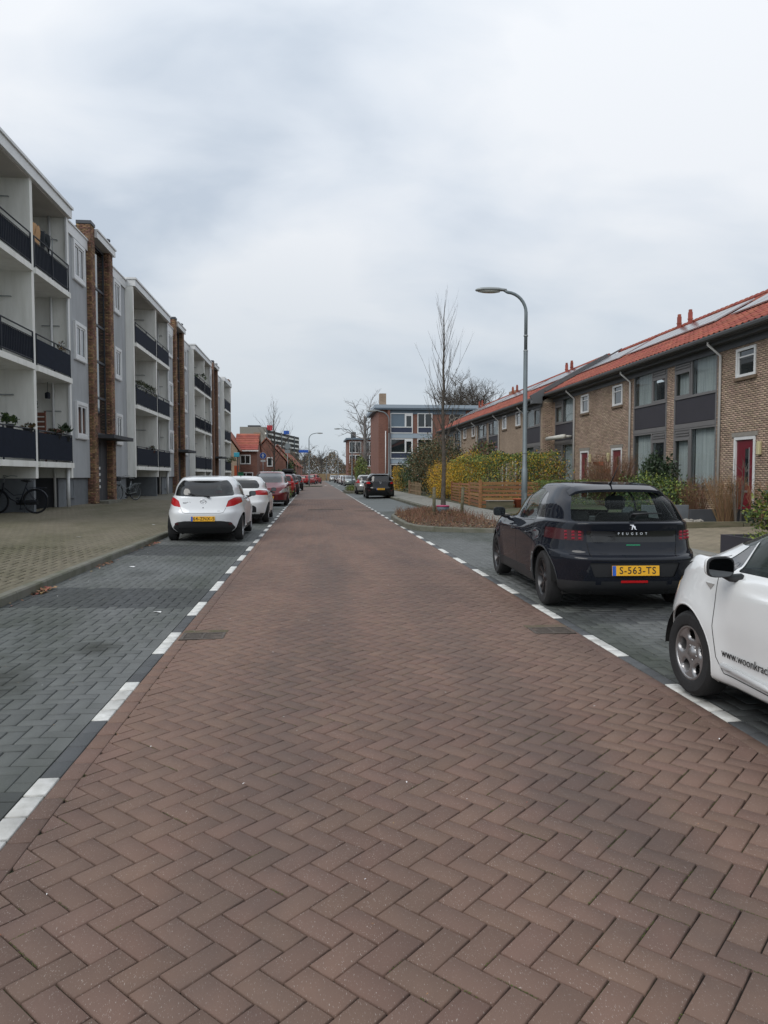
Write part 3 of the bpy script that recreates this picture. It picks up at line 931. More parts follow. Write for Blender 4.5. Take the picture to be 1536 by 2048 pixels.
def lift(bm, faces, name, mats, parent, inset=.004, smooth=True):
    """take faces out of bm and make them a part of their own, set back by inset"""
    nb = bmesh.new(); vm = {}
    for f in faces:
        for v in f.verts:
            if v not in vm: vm[v] = nb.verts.new(v.co - v.normal * inset)
    for f in faces:
        try:
            q = nb.faces.new([vm[v] for v in f.verts]); q.smooth = smooth
        except ValueError: pass
    me = bpy.data.meshes.new(name); nb.to_mesh(me); nb.free()
    me.materials.append(mats)
    o = link(name, me, parent)
    bmesh.ops.delete(bm, geom=faces, context='FACES')
    return o

def ribbon(bvh, pts, axis, sgn, w=.004, off=.0015, mb=None):
    """thin strip laid on the surface along pts (2D in the projection)"""
    out = []
    for p in pts:
        if axis == 'x': org = Vector((sgn * 3, p[0], p[1])); d = Vector((-sgn, 0, 0))
        elif axis == 'z': org = Vector((p[0], p[1], 4)); d = Vector((0, 0, -1))
        else: org = Vector((p[0], sgn * 9, p[1])); d = Vector((0, -sgn, 0))
        h = bvh.ray_cast(org, d)
        if h[0] is None: continue
        out.append((h[0], h[1]))
    vs = []; fs = []
    for i, (c, nn) in enumerate(out):
        a = out[max(0, i - 1)][0]; b = out[min(len(out) - 1, i + 1)][0]
        t = (b - a)
        if t.length < 1e-6: t = Vector((0, 0, 1))
        if nn.dot(d) > 0: nn = -nn
        s = t.normalized().cross(nn).normalized() * w / 2
        vs += [c + nn * off - s, c + nn * off + s]
    for i in range(len(out) - 1): fs.append((2 * i, 2 * i + 1, 2 * i + 3, 2 * i + 2))
    if mb is not None and fs: mb.add(vs, fs)

def densify(pts, step=.03):
    out = []
    for i in range(len(pts) - 1):
        a, b = Vector(pts[i]), Vector(pts[i + 1]); n = max(1, int((b - a).length / step))
        out += [tuple(a.lerp(b, k / n)) for k in range(n)]
    return out + [tuple(pts[-1])]

def text_part(parent, txt, size, loc, rot, mat, name='lettering', align='CENTER', bold=0.0, sx=1.0, depth=.0008, space=1.0):
    c = bpy.data.curves.new(name, 'FONT'); c.body = txt; c.size = size; c.align_x = align; c.align_y = 'CENTER'
    c.extrude = depth; c.offset = bold; c.space_character = space; c.resolution_u = 3
    c.materials.append(mat)
    tmp = bpy.data.objects.new(name, c)
    me = bpy.data.meshes.new_from_object(tmp); me.name = name
    bpy.data.objects.remove(tmp)
    if not me.materials: me.materials.append(mat)
    o = bpy.data.objects.new(name, me)
    COL.objects.link(o); o.parent = parent; o.location = loc; o.rotation_euler = rot; o.scale = (sx, 1, 1)
    return o

def plate(parent, txt, loc, tilt=0.0, w=.52, h=.11, front=False):
    """yellow licence plate; rear plate faces -y"""
    rz = PI if front else 0
    p = MB(); p.bbox(-w / 2, w / 2, -.004, .004, -h / 2, h / 2, .002)
    o = p.build('licence_plate', M['plate_yellow'], parent, world_off=False)
    o.location = loc; o.rotation_euler = (tilt, 0, rz)
    b = MB(); b.box(-w / 2 + .002, -w / 2 + .042, -.0055, -.0035, -h / 2 + .002, h / 2 - .002)
    b.build('blue_band', M['plate_blue'], o, world_off=False)
    if txt:
        text_part(o, txt, h * .98, (.02, -.0058, 0), (PI / 2, 0, 0), M['ink'], 'plate_characters', bold=.0006, sx=.92, space=1.12)
    return o

def wheel(parent, x, y, r, rr, width, style, side, matr, steer=0.0):
    """wheel centre at (x,y,r); side +1 right, -1 left (outer face direction)"""
    e = bpy.data.objects.new('wheel', None); COL.objects.link(e); e.parent = parent
    e.location = (x, y, r); e.rotation_euler = (0, 0, steer + (0 if side > 0 else PI))
    w = width / 2
    t = MB()
    prof = [(rr, -w * .9), (rr + .012, -w), (r - .03, -w), (r - .008, -w * .82), (r, -w * .6), (r, w * .6), (r - .008, w * .82), (r - .03, w), (rr + .015, w), (rr + .004, w * .93), (rr, w * .85)]
    t.lathe(prof, 40, axis='x', cap=False)
    t.build('tyre', M['rubber'], e, auto=35, world_off=False)
    m = MB()
    m.lathe([(rr + .002, w * .86), (rr - .008, w * .9), (rr - .016, w * .8), (rr - .02, 0), (rr - .022, -w * .8)], 40, axis='x', cap=False)
    m.mat(0)
    def spoke(a0, wa, wb, ra, rb, xa, xb, thick=.022, skew=0.0):
        pts = []
        for (rad, ww, xx, ang) in ((ra, wa, xa, a0), ((ra + rb) / 2, (wa + wb) / 2 * .9, (xa + xb) / 2 + .004, a0 + skew * .5), (rb, wb, xb, a0 + skew)):
            cx, cz = math.cos(ang) * rad, math.sin(ang) * rad
            tx, tz = -math.sin(ang) * ww / 2, math.cos(ang) * ww / 2
            pts.append([(xx, cx - tx, cz - tz), (xx, cx + tx, cz + tz), (xx - thick, cx + tx * 1.2, cz + tz * 1.2), (xx - thick, cx - tx * 1.2, cz - tz * 1.2)])
        vs = sum(pts, []); fs = []
        for i in range(2):
            for k in range(4): fs.append((i * 4 + k, i * 4 + (k + 1) % 4, (i + 1) * 4 + (k + 1) % 4, (i + 1) * 4 + k))
        m.add(vs, fs)
    xf = w * .62
    if style == 'twin5':
        for k in range(5):
            a = 2 * PI * k / 5 + PI / 2
            spoke(a - .13, .03, .024, .05, rr - .012, xf - .012, xf + .012, skew=-.12)
            spoke(a + .13, .03, .024, .05, rr - .012, xf - .012, xf + .012, skew=.12)
            spoke(a, .05, .02, .04, .11, xf - .012, xf, skew=0)
    elif style == 'five_hole':
        # dished steel-style cover with five oval openings
        N = 240; nr_ = 34
        rad = np.linspace(.028, rr - .010, nr_)
        for i in range(nr_ - 1):
            for k in range(N):
                a0, a1 = 2 * PI * k / N, 2 * PI * (k + 1) / N
                am = ((a0 + a1) / 2 + .3) % (2 * PI / 5) - PI / 5
                rm = (rad[i] + rad[i + 1]) / 2 / rr
                if ((rm - .70) / .20) ** 2 + (am * rm / .235) ** 2 < 1: continue
                def xx(rd, ag):
                    q = rd / rr; am_ = ((ag + .3) % (2 * PI / 5)) - PI / 5
                    e_ = ((q - .70) / .20) ** 2 + (am_ * q / .235) ** 2
                    return xf + .018 - .03 * (1 - q) - .018 * math.exp(-max(0, e_ - 1) * 3)
                vs = []
                for (rd, ag) in ((rad[i], a0), (rad[i + 1], a0), (rad[i + 1], a1), (rad[i], a1)):
                    vs.append((xx(rd, ag), math.cos(ag) * rd, math.sin(ag) * rd))
                m.add(vs, [(0, 1, 2, 3)])
        for k in range(5):
            a = 2 * PI * k / 5 - .3 + 0; 
            m.lathe([(.009, 0), (.009, .012), (.001, .013)], 8, c=(xf - .012, math.cos(a) * .052, math.sin(a) * .052), axis='x', cap=False)
    else:
        n = 7 if style == 'seven' else 5
        for k in range(n):
            spoke(2 * PI * k / n + PI / 2, .05, .035, .04, rr - .012, xf - .01, xf + .01)
    m.lathe([(.0, xf + .012), (.028, xf + .012), (.034, xf + .004), (.06, xf - .008), (.06, xf - .03)], 20, axis='x', cap=False)
    m.build('rim', matr, e, auto=None if style == 'five_hole' else 40, smooth=style == 'five_hole', world_off=False)
    d = MB(); d.lathe([(.0, w * .05), (rr * .72, w * .05), (rr * .72, -w * .1)], 24, axis='x', cap=False)
    d.build('brake_disc', M['well'], e, world_off=False)
    return e

def make_car(name, label, loc, rz, spec, group=None, scale=1.0):
    """builds a car; origin on the ground under the middle of the rear axle, +y forward"""
    root = thing(name, label, spec.get('cat', 'car'), loc, rz, group, scale, base=False)
    P = spec['paint']
    detail = spec.get('detail', 1)
    NA, NB, NC = (14, 60, 14) if detail else (7, 26, 7)
    sub = spec.get('sub', 6 if detail else 3)
    rings = np.array([ring(L, NA, NB, NC) for L in spec['levels']])       # (K, n, 3)
    K = len(rings)
    cum = [0.0]
    for k in range(K - 1):
        d = np.linalg.norm(rings[k + 1] - rings[k], axis=1).max(); cum.append(cum[-1] + max(d, .004))
    q = [cum[0]]
    step = .05 if detail else .11
    for k in range(K - 1):
        n = max(1, int(round((cum[k + 1] - cum[k]) / step)))
        q += list(np.linspace(cum[k], cum[k + 1], n + 1)[1:])
    G = pchip(cum, rings, q)
    nr_, nc_ = G.shape[0], G.shape[1]
    # wheels' flares
    for wy, wr in ((0.0, spec['r']), (spec['wb'], spec['r'])):
        fl = spec.get('flare', 0.0)
        if fl:
            dd = np.hypot(G[:, :, 1] - wy, G[:, :, 2] - wr) - spec['arch']
            amt = np.where(dd < 0, 1, np.exp(-(np.clip(dd, 0, 9) / spec.get('flare_w', .07)) ** 2)) * fl
            amt *= (G[:, :, 0] > .5)
            G[:, :, 0] += amt
    bm = bmesh.new()
    grid = [[None] * (2 * nc_ - 2) for _ in range(nr_)]
    for i in range(nr_):
        for j in range(nc_):
            grid[i][j] = bm.verts.new(G[i, j] * np.array([1, 1, 1]) if 0 < j < nc_ - 1 else (0, G[i, j, 1], G[i, j, 2]))
        for j in range(1, nc_ - 1):
            grid[i][2 * nc_ - 2 - j] = bm.verts.new((-G[i, j, 0], G[i, j, 1], G[i, j, 2]))
    m = 2 * nc_ - 2
    for i in range(nr_ - 1):
        for j in range(m):
            bm.faces.new((grid[i][j], grid[i][(j + 1) % m], grid[i + 1][(j + 1) % m], grid[i + 1][j]))
    # roof cap as strips across, and a flat underside
    for i, rev in ((nr_ - 1, False), (0, True)):
        for j in range(nc_ - 1):
            a, b = grid[i][j], grid[i][j + 1]; c, d = grid[i][(m - j - 1) % m], grid[i][(m - j) % m]
            q4 = []
            for v in (a, b, c, d):
                if v not in q4: q4.append(v)
            if len(q4) >= 3:
                try: bm.faces.new(q4 if not rev else q4[::-1])
                except ValueError: pass
    bm.normal_update()
    bmesh.ops.recalc_face_normals(bm, faces=list(bm.faces))
    bvh = BVHTree.FromBMesh(bm)
    side = lambda s: (lambda f: f.calc_center_median().x * s > .30 and abs(f.normal.x) > .22)
    # wheel arches
    for wy in (0.0, spec['wb']):
        ar = spec['arch']
        poly = [(wy + ar * math.cos(2 * PI * k / 36), spec['r'] + ar * math.sin(2 * PI * k / 36)) for k in range(36)]
        poly = [(a, max(b, .02)) for a, b in poly]
        for s in (-1, 1):
            fs = carve(bm, poly, 'x', lambda f, s=s: f.calc_center_median().x * s > .40 and f.normal.z < .85)
            bmesh.ops.delete(bm, geom=fs, context='FACES')
            # open the floor too
            fs = [f for f in bm.faces if f.calc_center_median().x * s > .45 and abs(f.calc_center_median().y - wy) < ar * .9 and f.normal.z < -.8 and f.calc_center_median().z < .35]
            bmesh.ops.delete(bm, geom=fs, context='FACES')
    # glass, lights and trim as parts
    for reg in spec['regions']:
        nm, axis, poly, mat_, ins = reg[:5]
        opt = reg[5] if len(reg) > 5 else {}
        rd = opt.get('r', .025)
        if rd and detail: poly = rounded(poly, rd)
        sides = opt.get('sides', (-1, 1) if axis == 'x' else (0,))
        for s in sides:
            if axis == 'x': flt = side(s)
            elif axis == 'rear': flt = lambda f: f.normal.y < -.12 and f.calc_center_median().y < spec['wb'] * .45
            elif axis == 'front': flt = lambda f: f.normal.y > .10 and f.calc_center_median().y > spec['wb'] * .45
            elif axis == 'rear_l': flt = lambda f: f.normal.y < -.12 and f.calc_center_median().y < .6 and f.calc_center_median().x < 0
            pol = poly
            ax = 'x' if axis == 'x' else 'y'
            if ax == 'y' and opt.get('mirror'):
                for sg in (1, -1):
                    pp = [(a * sg, b) for a, b in poly]
                    fs = carve(bm, pp, 'y', flt)
                    if fs: lift(bm, fs, nm, mat_, root, ins)
            else:
                fs = carve(bm, pol, ax, flt)
                if fs: lift(bm, fs, nm, mat_, root, ins)
    # lower trim in another material
    me = bpy.data.meshes.new('body')
    trims = spec.get('trim', [])
    mats = [P, M['plastic'], M['gloss_black']]
    for f in bm.faces:
        f.smooth = True
        c = f.calc_center_median()
        for (tf, mi_) in trims:
            if tf(c, f.normal): f.material_index = mi_
    bm.to_mesh(me); bm.free()
    for mm in mats: me.materials.append(mm)
    link('body', me, root)
    # wheel wells
    wl = MB()
    hw = spec['levels'][3]['w']
    for wy in (0.0, spec['wb']):
        for s in (-1, 1):
            ar = spec['arch'] + .004; N = 20; vs = []; fs = []
            for k in range(N + 1):
                a = PI * k / N - 0.0
                for xx in (hw - .035, .50):
                    vs.append((s * xx, wy + ar * math.cos(a), spec['r'] + ar * math.sin(a)))
            for k in range(N): fs.append((2 * k, 2 * k + 1, 2 * k + 3, 2 * k + 2))
            wl.add(vs, fs)
            wl.add([(s * .50, wy + ar * math.cos(PI * k / N), spec['r'] + ar * math.sin(PI * k / N)) for k in range(N + 1)] + [(s * .5, wy - ar, .15), (s * .5, wy + ar, .15)], [tuple(range(N + 3))])
    wl.box(-.70, .70, spec['levels'][0]['yr'] + .12, spec['levels'][0]['yf'] - .1, .17, .20)
    wl.build('wheel_well', M['well'], root, world_off=False)
    # arch lips
    for wy in (0.0, spec['wb']):
        for s in (-1, 1):
            pts = []
            for k in range(41):
                a = -.42 + (PI + .84) * k / 40
                yy, zz = wy + (spec['arch'] + .006) * math.cos(a), spec['r'] + (spec['arch'] + .006) * math.sin(a)
                if zz < .16: continue
                h = bvh.ray_cast(Vector((s * 3, yy, zz)), Vector((-s, 0, 0)))
                if h[0] is not None and abs(h[0].x) > .6: pts.append(h[0] + Vector((-s * .006, 0, 0)))
            if len(pts) > 3:
                lp = MB(); lp.tube(pts, spec.get('lip', .011), 6); lp.build('arch_lip', spec.get('lip_mat', P), root, smooth=True, world_off=False)
    # panel gaps
    gp = MB()
    for axis, pts in spec.get('gaps', []):
        pp = densify(pts)
        if axis == 'x':
            for s in (-1, 1): ribbon(bvh, pp, 'x', s, mb=gp, w=.006)
        elif axis == 'rear': ribbon(bvh, pp, 'y', -1, mb=gp, w=.006)
        elif axis == 'rear2':
            ribbon(bvh, pp, 'y', -1, mb=gp, w=.006); ribbon(bvh, [(-a, b) for a, b in pp], 'y', -1, mb=gp, w=.006)
        elif axis == 'top2':
            ribbon(bvh, pp, 'z', 1, mb=gp, w=.006); ribbon(bvh, [(-a, b) for a, b in pp], 'z', 1, mb=gp, w=.006)
    if gp.v: gp.build('panel_gaps', M['well'], root, kind='stuff', world_off=False)
    # wheels
    tr = spec['levels'][3]['w'] - spec.get('tw', .195) / 2 - .022
    for wy in (0.0, spec['wb']):
        for s in (-1, 1):
            wheel(root, s * tr, wy, spec['r'], spec['rr'], spec.get('tw', .195), spec['style'], s, spec['rim'], steer=spec.get('steer', 0) if wy > 0 else 0)
    # mirrors
    my, mz, mw = spec['mirror']
    for s in (-1, 1):
        mir = MB()
        bm2 = bmesh.new()
        bmesh.ops.create_icosphere(bm2, subdivisions=3, radius=1)
        for v in bm2.verts:
            c = v.co
            v.co = Vector((math.copysign(abs(c.x) ** .55, c.x) * .098, (c.y if c.y > 0 else c.y * .2) * .08, math.copysign(abs(c.z) ** .6, c.z) * .072))
        mir.add_bm(bm2); bm2.free()
        mo_ = mir.build('wing_mirror', spec.get('mirror_mat', P), root, smooth=True, world_off=False)
        mo_.location = (s * (mw + .10), my, mz)
        gl = MB()
        vs = [(0, 0, 0)]; N = 20
        for k in range(N):
            a = 2 * PI * k / N
            vs.append((math.copysign(abs(math.cos(a)) ** .55, math.cos(a)) * .090, 0, math.copysign(abs(math.sin(a)) ** .6, math.sin(a)) * .065))
        gl.add(vs, [(0, 1 + (k + 1) % N, 1 + k) for k in range(N)])
        mo_.scale = (.88, .88, .88)
        go = gl.build('mirror_glass', M['glass_mirror'], mo_, world_off=False); go.location = (0, -.0225, 0); go.rotation_euler = (R(-2), 0, 0)
        bz = MB(); vs = []; fs = []
        for k in range(28):
            a = 2 * PI * k / 28
            for (sx_, sz_, yy_) in ((.0985, .0725, -.004), (.0975, .0715, -.020), (.086, .061, -.0215)):
                vs.append((math.copysign(abs(math.cos(a)) ** .55, math.cos(a)) * sx_, yy_, math.copysign(abs(math.sin(a)) ** .6, math.sin(a)) * sz_))
        for k in range(28):
            for j in range(2): fs.append((k * 3 + j, k * 3 + j + 1, ((k + 1) % 28) * 3 + j + 1, ((k + 1) % 28) * 3 + j))
        bz.add(vs, fs); bz.build('mirror_bezel', M['plastic'], mo_, auto=40, world_off=False)
        stem = MB(); stem.tube([(s * (mw - .06), my + .03, mz - .075), (s * (mw + .02), my + .015, mz - .07), (s * (mw + .07), my + .01, mz - .045)], [.03, .024, .022], 8)
        stem.build('mirror_arm', M['plastic'], root, smooth=True, world_off=False)
    # seats seen through the glass
    if detail:
        st_ = MB()
        for (sx, sy) in ((-.37, .95), (.37, .95)):
            st_.bbox(sx - .24, sx + .24, sy, sy + .14, .50, 1.02, .05); st_.bbox(sx - .13, sx + .13, sy - .02, sy + .08, 1.06, 1.24, .04)
        st_.bbox(-.62, .62, .12, .28, .45, .88, .05)
        for sx in (-.36, .36): st_.bbox(sx - .12, sx + .12, .12, .2, .95, 1.08, .03)
        st_.bbox(-.66, .66, 1.75, 2.1, .6, .92, .05)
        st_.build('seats', M['seat'], root, world_off=False)
    return root, bvh

M['glass_mirror'] = material('mirror_darkened', (0.10, 0.105, 0.11), .03, metal=1.0)  # tint darkened, puts a dark reflection into the mirror's colour

def on_surf(bvh, x, z, rear=True):
    h = bvh.ray_cast(Vector((x, -9 if rear else 9, z)), Vector((0, 1 if rear else -1, 0)))
    return h[0], h[1]
def on_side(bvh, y, z, s):
    h = bvh.ray_cast(Vector((s * 3, y, z)), Vector((-s, 0, 0)))
    return h[0], h[1]

def handle(parent, bvh, y, z, s, mat):
    p, n = on_side(bvh, y, z, s)
    if p is None: return
    mb = MB(); mb.tube([(p.x + s * .0, y - .085, z), (p.x + s * .024, y - .06, z), (p.x + s * .026, y + .06, z), (p.x + s * .0, y + .085, z)], [.010, .012, .012, .010], 6)
    mb.build('door_handle', mat, parent, smooth=True, world_off=False)

def hatch_levels(L_rear, L_front, W, H, wb, belt_r=1.0, belt_f=.96, hood=.76, cowl_y=None, tail_y=None, roof_r=None, roof_f=None, roof_w=.57, belt_w=None, tail_top=None, zb=.30, bump_z=.52, nr=3.4, nf=3.0, sill=.18, glass_rear_y=None, boot=0.0, rear_v=0.06, ledge=False, cowl_z=None):
    """levels of a hatchback body. y of the tail = -L_rear, of the nose = L_front (from the rear axle)"""
    w = W / 2
    if belt_w is None: belt_w = w * .915
    cowl = cowl_y if cowl_y is not None else wb - .12
    ty = -L_rear
    gy = glass_rear_y if glass_rear_y is not None else ty + .14
    rr_ = roof_r if roof_r is not None else ty + .50
    rf = roof_f if roof_f is not None else cowl - .85
    NZ = L_front
    t_cowl = (cowl - gy) / (cowl + .02 - gy)
    cz = cowl_z or belt_f + .035
    lv = []
    lv.append(dict(yr=ty + .22, yf=NZ - .22, w=w * .90, z=[(0, sill)], nr=nr, nf=nf))
    lv.append(dict(yr=ty + .06, yf=NZ - .07, w=w * .965, z=[(0, zb - .02), (.5, sill + .05), (1, sill + .04)], nr=nr, nf=nf))
    lv.append(dict(yr=ty + .01, yf=NZ - .02, w=w * .985, z=[(0, bump_z - .08), (.5, bump_z - .10), (1, .42)], nr=nr, nf=nf))
    lv.append(dict(yr=ty, yf=NZ, w=w, z=[(0, bump_z + .03), (.5, bump_z + .06), (1, .54)], nr=nr, nf=nf))
    if ledge: lv.append(dict(yr=ty + .012, yf=NZ - .015, w=w * .999, z=[(0, bump_z + .055), (.5, (bump_z + belt_f) / 2 + .03), (1, .59)], nr=nr, nf=nf))
    lv.append(dict(yr=ty + (rear_v * .85 if ledge else rear_v * .6), yf=NZ - .03, w=w * .995, z=[(0, bump_z + (.085 if ledge else .12)), (.5, (bump_z + belt_f) / 2 + .08), (1, .64)], nr=nr, nf=nf))
    lv.append(dict(yr=ty + rear_v + .02, yf=NZ - .11, w=w * .97, z=[(0, belt_r - .13), (.2, belt_r - .09), (.55, belt_f - .09), (.8, hood + .07), (1, hood - .04)], nr=nr, nf=nf * .95))
    lv.append(dict(yr=gy - .03, yf=NZ - .20, w=belt_w + .01, z=[(0, belt_r - .025), (.15, belt_r - .01), (.5, belt_f - .005), (.72, belt_f - .01), (.88, (hood + cz) / 2 + .03), (1, hood)], nr=nr, nf=nf * .9))
    # belt at the rear, foot of the windscreen at the front
    lv.append(dict(yr=gy, yf=cowl + .06, w=belt_w - .012, z=[(0, belt_r), (.2, belt_r + .005), (.6, belt_f + .01), (.85, belt_f * .6 + cz * .4), (1, cz)], nr=nr * .9, nf=3.4))
    lv.append(dict(yr=gy + (rr_ - gy) * .5 - .03, yf=cowl - (cowl - rf) * .45 + .02, w=(belt_w + roof_w) / 2 + .035, z=[(0, (belt_r + H) / 2 - .02), (.5, (belt_f + H) / 2 + .01), (1, (belt_f + H) / 2 + .03)], nr=nr * .95, nf=3.2))
    lv.append(dict(yr=rr_ - .06, yf=rf + .06, w=roof_w + .05, z=[(0, H - .115), (.3, H - .095), (.7, H - .085), (1, H - .075)], nr=nr, nf=3.0))
    lv.append(dict(yr=rr_ - .01, yf=rf - .0, w=roof_w, z=[(0, H - .065), (.35, H - .042), (.7, H - .036), (1, H - .045)], nr=nr, nf=3.0))
    lv.append(dict(yr=rr_ + .06, yf=rf - .10, w=roof_w * .8, z=[(0, H - .042), (.4, H - .012), (.7, H - .012), (1, H - .026)], nr=3, nf=3.0))
    lv.append(dict(yr=rr_ + .25, yf=rf - .40, w=roof_w * .35, z=[(0, H - .022), (.5, H), (1, H - .008)], nr=2.6, nf=2.6))
    return lv

def spoiler(root, bvh, y0, y1, hw, H, drop, mat, under=None, t=.028):
    """lip carried back from the roof's rear edge"""
    mb = MB(); N = 18; vs = []; fs = []
    for i in range(N + 1):
        u = -1 + 2 * i / N; x = u * hw
        cv = .055 * u * u
        yy0 = y0; yy1 = y1 + .11 * abs(u) ** 3
        h = bvh.ray_cast(Vector((x, yy0, 4)), Vector((0, 0, -1)))
        z0 = h[0].z if h[0] is not None else H - cv
        z1 = z0 - drop
        vs += [(x, yy0, z0 + .004), (x, (yy0 + yy1) / 2, (z0 + z1) / 2 + .008), (x, yy1, z1 + .002), (x, yy1 - .0, z1 - t), (x, yy0, z0 - t - .02)]
    for i in range(N):
        for k in range(5): fs.append((i * 5 + k, (i + 1) * 5 + k, (i + 1) * 5 + (k + 1) % 5, i * 5 + (k + 1) % 5))
    fs += [tuple(range(5)), tuple(range(N * 5, N * 5 + 5))[::-1]]
    mb.add(vs, fs)
    return mb.build('roof_spoiler', mat, root, auto=40, world_off=False)

def wiper(root, bvh, x0, x1, z0, z1):
    p0, n0 = on_surf(bvh, x0, z0); p1, n1 = on_surf(bvh, x1, z1)
    if p0 is None or p1 is None: return
    mb = MB(); mb.tube([p0 + n0 * .03, p0.lerp(p1, .5) + n0 * .032, p1 + n1 * .012], [.016, .011, .006], 6)
    mb.lathe([(.028, 0), (.026, .035), (.0, .04)], 12, c=(p0.x, p0.y - .04, p0.z), axis='y', cap=False)
    mb.build('wiper', M['plastic'], root, smooth=True, world_off=False)
P_black = paint('paint_midnight', (0.009, 0.011, 0.017), rough=.5, coat=.8, spec=0)
P_white = paint('paint_white', (0.74, 0.75, 0.75), rough=.3, dirt=.06)
P_white2 = paint('paint_white_cool', (0.70, 0.72, 0.74), rough=.3, dirt=.06)
P_wine = paint('paint_wine', (0.16, 0.014, 0.02), metal=.3, rough=.28)
P_red = paint('paint_red', (0.34, 0.02, 0.02), rough=.35, coat=.6)
P_dark = paint('paint_dark_plum', (0.035, 0.02, 0.026), metal=.4)
P_silver = paint('paint_silver', (0.42, 0.43, 0.42), metal=.6, rough=.3)
P_greygreen = paint('paint_sage', (0.24, 0.28, 0.27), metal=.5)
P_grey = paint('paint_grey', (0.16, 0.16, 0.18), metal=.5)
P_black2 = paint('paint_black', (0.009, 0.009, 0.010), rough=.5, spec=0)

# --- black hatchback, right lane
sp = dict(paint=P_black, wb=2.66, r=.318, rr=.215, arch=.365, track=1.55, tw=.20, style='twin5', rim=M['rim_black'], mirror=(2.02, .99, .84), mirror_mat=M['gloss_black'], flare=.022, flare_w=.09, lip=.012, lip_mat=M['plastic'])
sp['levels'] = hatch_levels(.70, 3.47, 1.745, 1.43, 2.66, belt_r=1.0, belt_f=.93, hood=.78, cowl_y=2.42, glass_rear_y=-.57, roof_r=-.06, roof_f=1.35, roof_w=.56, belt_w=.80, bump_z=.56, nr=5.0, nf=4.2, rear_v=.10, ledge=True, zb=.30)
sp['regions'] = [
    ('rear_window', 'rear', [(-.63, 1.005), (.63, 1.005), (.60, 1.15), (.51, 1.335), (-.51, 1.335), (-.60, 1.15)], M['glass_dark'], .004, dict(r=.03)),
    ('windscreen', 'front', [(-.66, 1.0), (.66, 1.0), (.52, 1.34), (-.52, 1.34)], M['glass_dark'], .004, dict(r=.05)),
    ('side_window', 'x', [(1.30, .955), (2.08, .955), (1.62, 1.225), (1.30, 1.325), (1.22, 1.335)], M['glass_dark'], .005, dict(r=.04)),
    ('side_window', 'x', [(.58, .965), (1.235, .955), (1.15, 1.335), (.80, 1.345), (.62, 1.32)], M['glass_dark'], .005, dict(r=.04)),
    ('quarter_window', 'x', [(.13, 1.00), (.53, .97), (.56, 1.315), (.42, 1.28)], M['gloss_black'], .003, dict(r=.03)),
    ('tail_light', 'rear', [(.53, .79), (.80, .79), (.90, .80), (.90, .90), (.78, .92), (.53, .90)], M['dark_red_lens'], .006, dict(r=.02, mirror=True)),
    ('tailgate_band', 'rear', [(-.50, .775), (.50, .775), (.50, .90), (-.50, .90)], M['gloss_black'], .004, dict(r=0)),
    ('number_plate_recess', 'rear', [(-.44, .40), (.44, .40), (.50, .56), (-.50, .56)], M['plastic'], .012, dict(r=.02)),
]
sp['trim'] = [(lambda c, n: c.z < .34 and abs(n.z) < .9, 1)]
sp['gaps'] = [('x', [(1.27, .93), (1.26, .50), (1.24, .27)]), ('x', [(2.14, .93), (2.17, .62), (2.10, .27)]), ('x', [(.46, .97), (.40, .80), (.42, .62), (.36, .50)]), ('x', [(2.14, .93), (1.27, .925), (.50, .96)]),
              ('rear2', [(.66, 1.00), (.72, .96)]), ('rear2', [(.50, .77), (.48, .66), (.46, .585), (0, .57)]), ('rear', [(-.60, 1.0), (.60, 1.0)])]
car, bv = make_car('parked_car', 'black hatchback', (2.72 + .78, 8.32, z_bay(3.5)), R(-2.8), sp, scale=1.0)
car['label'] = 'glossy black hatchback with black wheels and a short roof aerial, parked rear towards us'
spoiler(car, bv, .02, -.20, .56, 1.43, .045, P_black)
p, n = on_surf(bv, 0, .475)
plate(car, 'S-563-TS', (0.0, p.y - .006, .475), tilt=R(-4))
wiper(car, bv, .02, .36, 1.055, 1.075)
# lion-like badge and wordmark
def badge_shape(parent, pts, s, loc, mat, name='badge', flip=False, ry=0):
    mb = MB(); mb.prism([(a * s * (-1 if flip else 1), b * s) for a, b in pts], 'y', -.003, .001)
    o = mb.build(name, mat, parent, world_off=False); o.location = loc; o.rotation_euler = (ry, 0, 0); return o
lion = [(-.5, .35), (-.35, .5), (-.05, .5), (.15, .25), (.1, .1), (.35, -.05), (.3, -.3), (.5, -.5), (.2, -.45), (.12, -.2), (-.05, -.1), (-.1, -.45), (-.35, -.5), (-.22, -.35), (-.2, -.05), (-.1, .15), (-.3, .1), (-.5, .2), (-.3, .28)]
p, n = on_surf(bv, 0, .95); badge_shape(car, lion, .075, (0, p.y - .006, .95), M['chrome'], ry=R(-15))
p, n = on_surf(bv, 0, .855); text_part(car, 'PEUGEOT', .036, (0, p.y - .004, .868), (PI / 2 - R(6), 0, 0), M['chrome'], 'wordmark', sx=1.1, space=2.3)
p, n = on_surf(bv, -.36, .66); text_part(car, 'BLUEHDI', .026, (-.36, p.y - .004, .645), (PI / 2, 0, R(-8)), M['rim_black'], 'model_lettering', sx=1.3, space=1.2)
M['claw'] = material('claw_red', (0.26, 0.015, 0.03), .3)
